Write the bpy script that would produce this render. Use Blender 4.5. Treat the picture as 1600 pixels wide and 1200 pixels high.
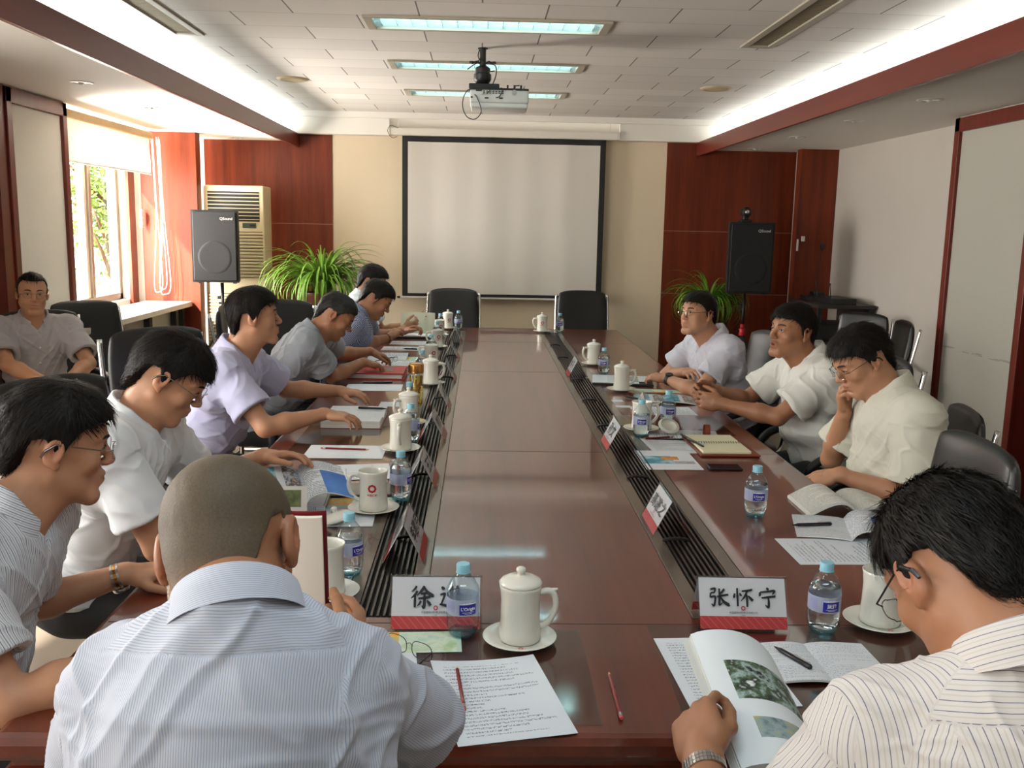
import bpy, bmesh, math, random
import numpy as np
from math import sin, cos, pi, radians, sqrt, atan2
from mathutils import Vector, Matrix, Euler

for o in list(bpy.data.objects): bpy.data.objects.remove(o)
SC = bpy.context.scene
COL = SC.collection
random.seed(4); NPR = np.random.RandomState(7)

# ------------------------------------------------------------------ camera
cam_d = bpy.data.cameras.new('camera'); cam = bpy.data.objects.new('camera', cam_d); COL.objects.link(cam)
cam_d.sensor_width = 36.0; cam_d.lens = 1476.5*36.0/1600.0; cam_d.clip_start = .05; cam_d.clip_end = 200
_y, _p, _r = radians(2.0166), radians(9.4446), radians(1.1238)
_f = Vector((sin(_y)*cos(_p), cos(_y)*cos(_p), -sin(_p))); _rt = Vector((cos(_y), -sin(_y), 0)); _up = _rt.cross(_f)
_r2 = _rt*cos(_r)+_up*sin(_r); _u2 = -_rt*sin(_r)+_up*cos(_r)
_m = Matrix.Identity(4)
for i in range(3):
    _m[i][0] = _r2[i]; _m[i][1] = _u2[i]; _m[i][2] = -_f[i]
_m.translation = Vector((-0.185, 0, 1.61)); cam.matrix_world = _m
SC.camera = cam

# ------------------------------------------------------------------ world, sun, lights, exposure
SC.view_settings.view_transform = 'Standard'; SC.view_settings.look = 'None'
SC.view_settings.exposure = -0.08; SC.view_settings.gamma = 1.0
w = bpy.data.worlds.new('world'); SC.world = w; w.use_nodes = True
wn = w.node_tree; wn.nodes.clear()
wo = wn.nodes.new('ShaderNodeOutputWorld'); wb = wn.nodes.new('ShaderNodeBackground')
sky = wn.nodes.new('ShaderNodeTexSky'); sky.sky_type = 'HOSEK_WILKIE'; sky.turbidity = 4.0; sky.ground_albedo = .5
sky.sun_direction = Vector((-.38, -.80, .50)).normalized()
mx = wn.nodes.new('ShaderNodeMixRGB'); mx.inputs[0].default_value = .55; mx.inputs[2].default_value = (1.0, .97, .92, 1)
wn.links.new(sky.outputs[0], mx.inputs[1]); wn.links.new(mx.outputs[0], wb.inputs[0]); wb.inputs[1].default_value = 6.0
wn.links.new(wb.outputs[0], wo.inputs[0])

def light(name, kind, loc, rot, energy, col, **kw):
    d = bpy.data.lights.new(name, kind); d.energy = energy; d.color = col
    for k, v in kw.items(): setattr(d, k, v)
    o = bpy.data.objects.new(name, d); o.location = loc; o.rotation_euler = rot; COL.objects.link(o); return o
sun = light('sun', 'SUN', (-8, -6, 9), (0, 0, 0), 22.0, (1.0, .93, .82), angle=radians(1.2))
sun.rotation_euler = Vector((.38, .80, -.50)).to_track_quat('-Z', 'Y').to_euler()
# cool fluorescent strips lying on the cove ledges behind the two wooden fascias (they shine upwards)
for sx in (-1, 1):
    light('cove_strip_light', 'AREA', (2.14*sx, 3.6, 2.47), (pi, 0, 0), 74.0 if sx < 0 else 25.0, (.86, .95, 1.0),
          shape='RECTANGLE', size=.10, size_y=11.6)
# daylight portals in the three window openings on the left wall
for (y0, y1) in ((6.95, 8.7), (1.9, 3.4), (-1.8, 1.0)):
    p = light('window_daylight', 'AREA', (-3.52, (y0+y1)/2, 1.50), (0, -pi/2, 0), (110 if y0 > 6 else 78 if y0 > 1 else 30)*(y1-y0), (1.0, .97, .93),
              shape='RECTANGLE', size=1.25, size_y=y1-y0)

# cool fluorescent ceiling fittings over the near half of the table
for yy in (-.10, 1.25):
    light('near_troffer_light', 'AREA', (-.165, yy, 2.63), (0, 0, 0), 11.0, (.72, .90, 1.0), shape='RECTANGLE', size=1.15, size_y=.2)
# sunlight thrown back up into the far window by the bright paving outside
gb = light('paving_bounce', 'AREA', (-4.05, 7.85, .35), (0, 0, 0), 560.0, (1.0, .95, .86), shape='RECTANGLE', size=.9, size_y=1.5)
gb.rotation_euler = Vector((1.35, 0, 1.75)).to_track_quat('-Z', 'Y').to_euler()

# ------------------------------------------------------------------ helpers
def link(o, parent=None):
    COL.objects.link(o)
    if parent is not None: o.parent = parent
    return o
def tag(o, label=None, cat=None, group=None, kind=None):
    if label: o['label'] = label
    if cat: o['category'] = cat
    if group: o['group'] = group
    if kind: o['kind'] = kind
    return o
def thing(name, label, cat, loc=(0, 0, 0), rz=0, group=None, rot=None):
    o = bpy.data.objects.new(name, None); o.empty_display_size = .05; COL.objects.link(o)
    o.location = loc; o.rotation_euler = rot if rot else (0, 0, rz)
    return tag(o, label, cat, group)
def kids(o): return [c for c in bpy.data.objects if c.parent == o]
def dup(root, loc=None, rz=None, label=None, group=None, skip=()):
    def cp(o, par):
        c = o.copy(); COL.objects.link(c)
        if par is not None: c.parent = par
        for ch in KIDS(o):
            if ch.name.split('.')[0] in skip: continue
            cp(ch, c)
        return c
    r = cp(root, None)
    if loc is not None: r.location = loc
    if rz is not None: r.rotation_euler = (0, 0, rz)
    if label: r['label'] = label
    if group: r['group'] = group
    return r
def KIDS(o): return list(o.children)

class MB:
    """collects geometry for one mesh object"""
    def __init__(s): s.v = []; s.f = []; s.mi = []; s.m = 0
    def add(s, vs, fs, M=None, mi=None):
        b = len(s.v)
        if M is not None: vs = [M @ Vector(v) for v in vs]
        s.v += [tuple(v) for v in vs]
        for f in fs: s.f.append([b+i for i in f]); s.mi.append(s.m if mi is None else mi)
        return s
    def box(s, c, d, M=None, mi=None, bev=0):
        x, y, z = [q/2 for q in d]; cx, cy, cz = c
        if bev <= 0:
            vs = [(cx+i*x, cy+j*y, cz+k*z) for k in (-1, 1) for j in (-1, 1) for i in (-1, 1)]
            return s.add(vs, [(0, 2, 3, 1), (4, 5, 7, 6), (0, 1, 5, 4), (2, 6, 7, 3), (0, 4, 6, 2), (1, 3, 7, 5)], M, mi)
        bm = bmesh.new(); bmesh.ops.create_cube(bm, size=1)
        for v in bm.verts: v.co = Vector((cx+v.co.x*2*x, cy+v.co.y*2*y, cz+v.co.z*2*z))
        bmesh.ops.bevel(bm, geom=bm.edges[:], offset=min(bev, x*.95, y*.95, z*.95), segments=3, profile=.5, affect='EDGES')
        bm.verts.index_update()
        s.add([v.co.copy() for v in bm.verts], [[v.index for v in f.verts] for f in bm.faces], M, mi); bm.free(); return s
    def lathe(s, prof, n=32, M=None, mi=None, cap0=False, cap1=False):
        vs = []; fs = []
        for (r, z) in prof:
            for k in range(n):
                a = 2*pi*k/n; vs.append((r*cos(a), r*sin(a), z))
        for i in range(len(prof)-1):
            for k in range(n):
                k2 = (k+1) % n; fs.append((i*n+k, i*n+k2, (i+1)*n+k2, (i+1)*n+k))
        if cap0: fs.append(tuple(range(n-1, -1, -1)))
        if cap1: fs.append(tuple((len(prof)-1)*n+k for k in range(n)))
        return s.add(vs, fs, M, mi)
    def tube(s, pts, r, n=8, mi=None, closed=False, cap=True, sy=1.0, up=None):
        pts = [Vector(p) for p in pts]; N = len(pts); rr = r if isinstance(r, (list, tuple)) else [r]*N
        vs = []; fs = []; prev = None
        for i, p in enumerate(pts):
            if closed: t = pts[(i+1) % N]-pts[i-1]
            else: t = pts[min(i+1, N-1)]-pts[max(i-1, 0)]
            t.normalize()
            if prev is None:
                a = Vector(up) if up else (Vector((0, 0, 1)) if abs(t.z) < .9 else Vector((1, 0, 0)))
                prev = (a-t*a.dot(t)).normalized()
            else: prev = (prev-t*prev.dot(t)).normalized()
            b = t.cross(prev)
            for k in range(n):
                a = 2*pi*k/n; vs.append(p+prev*(cos(a)*rr[i])+b*(sin(a)*rr[i]*sy))
        M_ = N if closed else N-1
        for i in range(M_):
            for k in range(n):
                k2 = (k+1) % n; j = (i+1) % N; fs.append((i*n+k, i*n+k2, j*n+k2, j*n+k))
        if cap and not closed:
            fs.append(tuple(range(n-1, -1, -1))); fs.append(tuple((N-1)*n+k for k in range(n)))
        return s.add(vs, fs, None, mi)
    def grid(s, P, mi=None, flip=False):
        h = len(P); wd = len(P[0]); vs = [v for r in P for v in r]
        fs = []
        for i in range(h-1):
            for j in range(wd-1):
                q = (i*wd+j, i*wd+j+1, (i+1)*wd+j+1, (i+1)*wd+j); fs.append(q[::-1] if flip else q)
        return s.add(vs, fs, None, mi)
    def build(s, name, mats, parent=None, smooth=False, auto=None, loc=None):
        me = bpy.data.meshes.new(name); me.from_pydata(s.v, [], s.f)
        if not isinstance(mats, (list, tuple)): mats = [mats]
        for m in mats: me.materials.append(m)
        if len(mats) > 1: me.polygons.foreach_set('material_index', s.mi)
        if smooth: me.polygons.foreach_set('use_smooth', [True]*len(me.polygons))
        if smooth and auto: me.set_sharp_from_angle(angle=radians(auto))
        me.update(); o = bpy.data.objects.new(name, me); link(o, parent)
        if loc: o.location = loc
        return o

def rect_holes(mb, u0, u1, v0, v1, holes, fn, flip=False):
    """tile the rectangle [u0,u1]x[v0,v1] leaving the holes (u0,u1,v0,v1) open; fn maps (u,v) to a point"""
    us = sorted({u0, u1, *[h[0] for h in holes], *[h[1] for h in holes]}); vs = sorted({v0, v1, *[h[2] for h in holes], *[h[3] for h in holes]})
    for i in range(len(us)-1):
        for j in range(len(vs)-1):
            a, b, c, d = us[i], us[i+1], vs[j], vs[j+1]; cu, cv = (a+b)/2, (c+d)/2
            if not (u0 <= cu <= u1 and v0 <= cv <= v1): continue
            if any(h[0] < cu < h[1] and h[2] < cv < h[3] for h in holes): continue
            q = [fn(a, c), fn(b, c), fn(b, d), fn(a, d)]
            if flip: q = q[::-1]
            mb.add(q, [(0, 1, 2, 3)])

def text_mesh(body, size, name, mat, parent, M, extrude=0.0, offset=0.0, shear=0, align='CENTER', spacing=1.0, bend=None):
    c = bpy.data.curves.new(name, 'FONT'); c.body = body; c.size = size; c.extrude = extrude; c.offset = offset
    c.shear = shear; c.align_x = align; c.align_y = 'CENTER'; c.space_character = spacing; c.resolution_u = 3
    t = bpy.data.objects.new(name, c); COL.objects.link(t)
    dg = bpy.context.evaluated_depsgraph_get(); me = bpy.data.meshes.new_from_object(t.evaluated_get(dg))
    bpy.data.objects.remove(t); bpy.data.curves.remove(c)
    me.name = name
    if bend:
        for v in me.vertices: v.co = bend(v.co)
    else: me.transform(M)
    me.materials.clear(); me.materials.append(mat)
    return link(bpy.data.objects.new(name, me), parent)

# ------------------------------------------------------------------ materials
class NT:
    def __init__(s, name):
        s.m = bpy.data.materials.new(name); s.m.use_nodes = True; s.t = s.m.node_tree; s.n = s.t.nodes; s.l = s.t.links
        s.b = s.n['Principled BSDF']; s.out = s.n['Material Output']
    def node(s, t, **kw):
        n = s.n.new(t)
        for k, v in kw.items():
            if k.startswith('i_'):
                key = k[2:]; key = int(key) if key.isdigit() else key.replace('_', ' ')
                n.inputs[key].default_value = v
            else: setattr(n, k, v)
        return n
    def link(s, a, b): s.l.new(a, b)
    def math(s, op, a, b=None, c=None, clamp=False):
        n = s.n.new('ShaderNodeMath'); n.operation = op; n.use_clamp = clamp
        for i, x in enumerate((a, b, c)):
            if x is None: continue
            if hasattr(x, 'is_output') or hasattr(x, 'links'): s.l.new(x, n.inputs[i])
            else: n.inputs[i].default_value = x
        return n.outputs[0]
    def mix(s, f, a, b):
        n = s.n.new('ShaderNodeMixRGB')
        for i, x in enumerate((f, a, b)):
            if hasattr(x, 'links'): s.l.new(x, n.inputs[i])
            elif i == 0: n.inputs[0].default_value = x
            else: n.inputs[i].default_value = (*x[:3], 1)
        return n.outputs[0]
    def ramp(s, f, stops, interp='LINEAR'):
        n = s.n.new('ShaderNodeValToRGB'); n.color_ramp.interpolation = interp; e = n.color_ramp.elements
        while len(e) > 1: e.remove(e[-1])
        e[0].position = stops[0][0]; e[0].color = (*stops[0][1], 1)
        for p, c in stops[1:]:
            q = e.new(p); q.color = (*c, 1)
        s.l.new(f, n.inputs[0]); return n.outputs[0]
    def noise(s, scale, detail=4, vec=None, rough=.5, stretch=None):
        if vec is None: vec = s.coord()
        if stretch: vec = s.map(vec, scale=stretch)
        n = s.n.new('ShaderNodeTexNoise'); n.inputs['Scale'].default_value = scale; n.inputs['Detail'].default_value = detail
        n.inputs['Roughness'].default_value = rough
        s.l.new(vec, n.inputs['Vector']); return n.outputs['Fac']
    def coord(s, k='Object'):
        n = s.n.new('ShaderNodeTexCoord'); return n.outputs[k]
    def pos(s): return s.n.new('ShaderNodeNewGeometry').outputs['Position']
    def map(s, v, scale=(1, 1, 1), loc=(0, 0, 0), rot=(0, 0, 0)):
        n = s.n.new('ShaderNodeMapping'); n.inputs['Scale'].default_value = scale; n.inputs['Location'].default_value = loc
        n.inputs['Rotation'].default_value = rot; s.l.new(v, n.inputs['Vector']); return n.outputs[0]
    def xyz(s, v):
        n = s.n.new('ShaderNodeSeparateXYZ'); s.l.new(v, n.inputs[0]); return n.outputs
    def attr(s, name):
        n = s.n.new('ShaderNodeAttribute'); n.attribute_name = name; return n
    def bump(s, h, strength=.2, dist=.01):
        n = s.n.new('ShaderNodeBump'); n.inputs['Strength'].default_value = strength; n.inputs['Distance'].default_value = dist
        s.l.new(h, n.inputs['Height']); s.l.new(n.outputs[0], s.b.inputs['Normal']); return n
    def col(s, c):
        if hasattr(c, 'links'): s.l.new(c, s.b.inputs['Base Color'])
        else: s.b.inputs['Base Color'].default_value = (*c[:3], 1)
    def set(s, **kw):
        for k, v in kw.items():
            k = k.replace('_', ' ')
            if hasattr(v, 'links'): s.l.new(v, s.b.inputs[k])
            else: s.b.inputs[k].default_value = v
        return s

def simple(name, c, rough=.5, metal=0, var=.06, vscale=20, bump=0, bscale=200, spec=.5, coat=0, coat_rough=.1, sheen=0):
    t = NT(name); n = t.noise(vscale, 3)
    lo = [x*(1-var) for x in c]; hi = [min(1, x*(1+var)) for x in c]
    t.col(t.mix(n, lo, hi)); t.set(Roughness=rough, Metallic=metal)
    t.b.inputs['Specular IOR Level'].default_value = spec
    if coat: t.set(Coat_Weight=coat, Coat_Roughness=coat_rough)
    if bump: t.bump(t.noise(bscale, 2), bump, .002)
    return t.m
def emis(name, c, strength):
    t = NT(name); t.col(c); e = t.b.inputs['Emission Color']; e.default_value = (*c, 1); t.b.inputs['Emission Strength'].default_value = strength
    return t.m
def srgb(*c): return tuple(((x/255)/12.92 if x/255 <= .04045 else ((x/255+.055)/1.055)**2.4) for x in c)

def wood(name, dark, light, rough, axis='z', scale=1.0, coat=0, coat_rough=.05, spec=.5):
    t = NT(name); v = t.pos()
    st = {'z': (14, 14, .7), 'y': (14, .6, 14), 'x': (.6, 14, 14)}[axis]
    n1 = t.noise(1.0*scale, 5, v, .6, stretch=st); n2 = t.noise(9*scale, 3, v, .6, stretch=st)
    f = t.math('ADD', t.math('MULTIPLY', n1, .75), t.math('MULTIPLY', n2, .25))
    t.col(t.ramp(f, [(.3, dark), (.7, light)])); t.set(Roughness=rough)
    t.b.inputs['Specular IOR Level'].default_value = spec
    if coat: t.set(Coat_Weight=coat, Coat_Roughness=coat_rough)
    return t.m
MAT = {}
# =================================================================== ROOM
XL, XR, YB, YF, ZC, ZS = -3.25, 3.20, 9.5, -3.2, 2.65, 2.39
def mats_room():
    t = NT('plaster'); n = t.noise(3, 4); t.col(t.mix(n, srgb(205, 198, 186), srgb(222, 216, 206))); t.set(Roughness=.8); t.bump(t.noise(160, 2), .08, .002); MAT['plaster'] = t.m
    t = NT('cream_wall'); p = t.pos(); n = t.noise(1.3, 4, p); b = t.noise(7, 6, p, .7)
    c = t.mix(n, srgb(224, 204, 172), srgb(238, 222, 196)); k = t.ramp(b, [(.66, (0, 0, 0)), (.74, (1, 1, 1))])
    t.col(t.mix(t.math('MULTIPLY', k, .5), c, srgb(205, 178, 140))); t.set(Roughness=.7); t.bump(t.noise(60, 3, p), .1, .002); MAT['cream'] = t.m
    t = NT('right_wall_paint'); p = t.pos(); x = t.xyz(p)
    n = t.noise(2, 4, p); t.col(t.mix(n, srgb(196, 188, 178), srgb(206, 199, 190))); t.set(Roughness=.75); MAT['rwall'] = t.m
    # fabric acoustic panel with a scuffed line at chair back height
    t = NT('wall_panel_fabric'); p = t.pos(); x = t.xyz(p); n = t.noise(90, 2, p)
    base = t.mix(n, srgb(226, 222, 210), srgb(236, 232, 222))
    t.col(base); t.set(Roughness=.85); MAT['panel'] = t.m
    t = NT('wall_panel_fabric_shaded'); p = t.pos(); x = t.xyz(p); n = t.noise(90, 2, p); base = t.mix(n, srgb(178, 175, 163), srgb(188, 185, 174)); line = t.math('LESS_THAN', t.math('ABSOLUTE', t.math('SUBTRACT', x[2], .86)), .009); k = t.math('MULTIPLY', line, t.math('GREATER_THAN', t.noise(1.0, 4, t.map(p, scale=(1, 6, 60))), .54)); t.col(t.mix(t.math('MULTIPLY', k, .5), base, srgb(120, 112, 100))); t.set(Roughness=.85); MAT['panel_shaded'] = t.m  # left panel's fabric again, darkened: the right side's shade put into the colour
    # staggered mineral fibre ceiling boards
    t = NT('ceiling_boards'); p = t.pos(); x = t.xyz(p)
    row = t.math('DIVIDE', t.math('SUBTRACT', x[1], 4.70), .33)
    rf = t.math('FRACT', row); ri = t.math('FLOOR', row)
    par = t.math('MODULO', t.math('ADD', ri, 100), 2.0)
    colx = t.math('DIVIDE', t.math('ADD', t.math('ADD', x[0], .515), t.math('MULTIPLY', par, -.3175)), .635)
    cf = t.math('FRACT', t.math('ADD', colx, 100)); ci = t.math('FLOOR', colx)
    gl = t.math('LESS_THAN', rf, .022); tk = t.math('LESS_THAN', cf, .012)
    g = t.math('MAXIMUM', t.math('MULTIPLY', gl, .35), t.math('MULTIPLY', tk, .8))
    wn_ = t.node('ShaderNodeTexWhiteNoise', noise_dimensions='2D'); cb = t.node('ShaderNodeCombineXYZ')
    t.link(ri, cb.inputs[0]); t.link(ci, cb.inputs[1]); t.link(cb.outputs[0], wn_.inputs[0])
    base = t.mix(wn_.outputs[0], srgb(208, 202, 194), srgb(222, 216, 208))
    base = t.mix(t.math('MULTIPLY', t.ramp(t.noise(240, 2, p), [(.62, (0, 0, 0)), (.7, (1, 1, 1))]), .25), base, srgb(150, 145, 138))
    t.col(t.mix(g, base, srgb(60, 55, 50))); t.set(Roughness=.9)
    t.bump(t.math('SUBTRACT', 1.0, t.math('MAXIMUM', gl, tk)), .5, .004); MAT['ceil'] = t.m
    MAT['soffit'] = simple('soffit_paint', srgb(234, 229, 220), .75, var=.02, vscale=2)
    MAT['wood'] = wood('cherry_panelling', srgb(90, 35, 20), srgb(132, 57, 30), .42, 'z', 1.0, spec=.3)
    MAT['woodfas'] = wood('cherry_fascia', srgb(96, 36, 26), srgb(120, 50, 38), .30, 'y', 1.0)
    MAT['woodtrim'] = wood('cherry_trim', srgb(92, 30, 20), srgb(122, 44, 30), .35, 'z', 1.5)
    MAT['seam'] = simple('pale_seam', srgb(150, 110, 95), .5)
    t = NT('carpet'); p = t.pos(); n = t.noise(3, 3, p); f = t.noise(350, 3, p, .7)
    t.col(t.mix(f, t.mix(n, srgb(112, 100, 88), srgb(128, 116, 102)), srgb(165, 152, 135))); t.set(Roughness=.95); t.bump(f, .6, .004); MAT['floor'] = t.m
    MAT['alu'] = simple('window_bronze_aluminium', srgb(120, 105, 90), .4, .6)
    MAT['alu_lt'] = simple('window_pale_aluminium', srgb(190, 178, 160), .4, .4)
    t = NT('window_glass'); t.n.remove(t.b); tr = t.node('ShaderNodeBsdfTransparent'); gl_ = t.node('ShaderNodeBsdfGlossy'); gl_.inputs['Roughness'].default_value = .02
    m_ = t.node('ShaderNodeMixShader'); m_.inputs[0].default_value = .06; t.link(tr.outputs[0], m_.inputs[1]); t.link(gl_.outputs[0], m_.inputs[2]); t.link(m_.outputs[0], t.out.inputs[0]); MAT['glass'] = t.m
    MAT['white_paint'] = simple('white_paint', srgb(228, 222, 210), .5, var=.02)
    MAT['black'] = simple('black_plastic', (.012, .012, .013), .45)
    MAT['skirting'] = simple('beige_skirting_stone', srgb(150, 138, 118), .5, var=.1)
mats_room()
def struct(name, mb, m, parent=None, **k):
    o = mb.build(name, m, parent, **k)
    if parent is None: o['kind'] = 'structure'
    return o

m = MB(); m.add([(XL-.3, YF, 0), (XR+1.6, YF, 0), (XR+1.6, YB+.2, 0), (XL-.3, YB+.2, 0)], [(0, 1, 2, 3)]); struct('floor', m, MAT['floor'])
# main ceiling with openings for troffers and air grilles
TROF = [(-.165, y) for y in (5.18, 6.48, 7.79)]
GRIL = [(-1.86, 3.95, 5.62), (1.37, 3.95, 5.55)]
holes = [(x-.60, x+.60, y-.13, y+.13) for x, y in TROF] + [(x-.055, x+.055, a, b) for x, a, b in GRIL]
m = MB(); rect_holes(m, -2.36, 2.33, YF, 9.2, holes, lambda u, v: (u, v, ZC), flip=True)
m.m = 1
for sx, X in ((-1, -2.36), (1, 2.33)):           # cove back walls
    q = [(X, YF, ZS), (X, YB, ZS), (X, YB, ZC), (X, YF, ZC)]; m.add(q, [(0, 1, 2, 3) if sx < 0 else (3, 2, 1, 0)])
# stepped end of the raised ceiling above the screen, with a slot for the screen case
m.box((-.015, 9.215, 2.625), (4.69, .03, .06)); m.box((-.015, 9.3, 2.62), (4.69, .15, .02))
m.box((-1.72, 9.435, 2.54), (1.28, .13, .17)); m.box((1.72, 9.435, 2.54), (1.16, .13, .17)); m.box((.03, 9.47, 2.55), (2.24, .06, .15))
struct('ceiling', m, [MAT['ceil'], MAT['soffit']])
# lowered side soffits with the wooden fascias
for nm, X0, X1, XF, s in (('ceiling_soffit_left', XL-.02, -2.36, -1.96, -1), ('ceiling_soffit_right', XR+.02, 2.33, 1.92, 1)):
    m = MB(); a, b = sorted((X0, XF+s*.02)); m.box(((a+b)/2, (YF+YB)/2, ZS+.02), (b-a, YB-YF, .04)); o = struct(nm, m, MAT['soffit'])
    m = MB(); m.box((XF+s*.012, (YF+YB)/2, 2.395), (.024, YB-YF, .13), bev=.003); tr = struct('trim_%d' % (1 if s < 0 else 2), m, MAT['woodfas'])
# walls
m = MB(); m.box((-.007, YB+.05, 1.25), (3.28, .1, 2.5)); struct('wall_back', m, MAT['cream'])
m = MB()
for x0, x1 in ((-2.88, -1.647), (1.633, 2.92)): m.box(((x0+x1)/2, YB+.04, 1.25), (x1-x0, .1, 2.5))
struct('wall_back_panelling', m, MAT['wood'])
m = MB()
for x0, x1 in ((-2.88, -1.647), (1.633, 2.92)):
    for z in (.98, 1.60): m.box(((x0+x1)/2, YB-.0105, z), (x1-x0, .003, .006))
struct('trim_3', m, MAT['seam'])
m = MB(); m.box((-2.93, YB+.05, 1.25), (.1, .12, 2.5)); m.box((2.965, YB+.05, 1.25), (.09, .12, 2.5)); m.box((-3.1, YB+.05, 1.25), (.3, .1, 2.5)); m.box((3.1, YB+.05, 1.25), (.2, .1, 2.5)); struct('trim_4', m, MAT['white_paint'])
m = MB(); m.box((-3.01, 8.87, 1.25), (.50, .14, 2.5)); m.box((-3.335, 8.745, 1.25), (.03, .17, 2.5)); m.box((-3.43, 8.668, 1.56), (.16, .012, 1.32)); struct('pillar_left', m, MAT['wood'])
m = MB(); m.box((3.03, 9.16, 1.25), (.38, .12, 2.5)); struct('pillar_right', m, MAT['wood'])
# left wall with three window openings
WIN = [(6.95, 8.66, .90, 2.22), (1.9, 3.4, .90, 2.22), (-1.8, 1.0, .90, 2.22)]
m = MB(); rect_holes(m, YF, 8.85, 0, ZC, [(a, b, c, d) for a, b, c, d in WIN], lambda u, v: (XL-.10, u, v), flip=True)
for a, b, c, d in WIN:
    for q in ([(a, c), (b, c)], [(b, c), (b, d)], [(b, d), (a, d)], [(a, d), (a, c)]):
        (u0, v0), (u1, v1) = q
        m.add([(XL-.10, u0, v0), (XL-.10, u1, v1), (XL-.26, u1, v1), (XL-.26, u0, v0)], [(0, 1, 2, 3)])
m.box((XL-.05, 8.83, 1.5), (.1, .04, 2.2)); struct('wall_left', m, MAT['plaster'])
m = MB(); rect_holes(m, YF, YB, 0, ZC, [(4.1, 5.36, 0, 2.12)], lambda u, v: (XR, u, v)); struct('wall_right', m, MAT['rwall'])
m = MB(); m.add([(XL-.3, YF, 0), (XR+.2, YF, 0), (XR+.2, YF, ZC), (XL-.3, YF, ZC)], [(3, 2, 1, 0)]); struct('wall_front', m, MAT['plaster'])
# dark corridor behind the doorway
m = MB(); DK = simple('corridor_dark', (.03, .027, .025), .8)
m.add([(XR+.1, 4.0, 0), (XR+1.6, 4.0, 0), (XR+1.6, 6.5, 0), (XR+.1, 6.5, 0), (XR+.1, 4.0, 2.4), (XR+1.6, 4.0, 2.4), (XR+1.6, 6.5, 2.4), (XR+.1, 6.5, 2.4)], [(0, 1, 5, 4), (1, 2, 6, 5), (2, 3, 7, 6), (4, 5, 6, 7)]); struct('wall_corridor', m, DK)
m = MB(); m.box((XR+.01, 5.375, 1.08), (.2, .09, 2.16), bev=.005); m.box((XR+.01, 4.06, 1.08), (.2, .09, 2.16), bev=.005); m.box((XR+.01, 4.72, 2.16), (.2, 1.40, .09), bev=.005)
struct('door_1', m, MAT['woodtrim'])
def boxed_panel(name, X, y0, y1, sgn, fw=.065, depth=.25):
    """upholstered wall panel standing proud of the wall in a wooden frame"""
    m = MB(); xm = X+sgn*depth/2; m.box((xm, (y0+y1)/2, ZS/2+.04), (depth, y1-y0, ZS-.08)); o = struct(name, m, MAT['panel'] if sgn < 0 else MAT['panel_shaded'])
    f = MB(); a, b = y0, y1; xf = X-sgn*.006
    f.box((xf, a+fw/2, 1.23), (.035, fw, 2.3), bev=.004); f.box((xf, b-fw/2, 1.23), (.035, fw, 2.3), bev=.004)
    f.box((xf, (a+b)/2, 2.335), (.035, b-a, .09), bev=.004); f.box((xf, (a+b)/2, .15), (.035, b-a, .17), bev=.004); f.box((X+sgn*depth/2, b-.005, 1.2), (depth, .012, 2.38)); f.box((X+sgn*depth/2, a+.005, 1.2), (depth, .012, 2.38))
    f.build('panel_frame', MAT['woodtrim'], o); return o
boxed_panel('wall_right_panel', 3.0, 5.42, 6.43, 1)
boxed_panel('wall_left_panel', -3.05, 5.93, 6.77, -1)
boxed_panel('wall_left_panel', -3.05, 3.9, 4.7, -1)
m = MB(); m.box((-3.17, 5.87, 1.2), (.26, .11, 2.38)); struct('pillar_left', m, MAT['woodtrim'])
m = MB(); m.box((3.18, 7.95, .05), (.03, 2.7, .10)); m.box((2.985, 5.93, .035), (.03, 1.0, .07)); struct('baseboard_right', m, MAT['skirting'])
# windows
def window(n, a, b, c, d, mull):
    m = MB(); X = XL-.20
    for q in ((a+.03, (c+d)/2, .06, d-c), (b-.03, (c+d)/2, .06, d-c)): m.box((X, q[0], q[1]), (.08, q[2], q[3]), bev=.004)
    for z in (c+.03, d-.03): m.box((X, (a+b)/2, z), (.08, b-a, .06), bev=.004)
    o = struct('window_%d' % n, m, MAT['alu'])
    for y in mull:
        mm = MB(); mm.box((X+.0, y-.02, (c+d)/2), (.06, .05, d-c-.12), bev=.004); mm.build('window_mullion', MAT['alu_lt'], o)
        mm = MB(); mm.box((X+.02, y+.04, (c+d)/2), (.06, .045, d-c-.12), bev=.004); mm.build('sash_stile', MAT['alu'], o)
    g = MB(); g.add([(X, a, c), (X, b, c), (X, b, d), (X, a, d)], [(0, 1, 2, 3)]); g.build('glass_pane', MAT['glass'], o)
    return o
window(1, *WIN[0], [7.98]); window(2, *WIN[1], [2.65]); window(3, *WIN[2], [-.9, 0.0])

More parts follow.
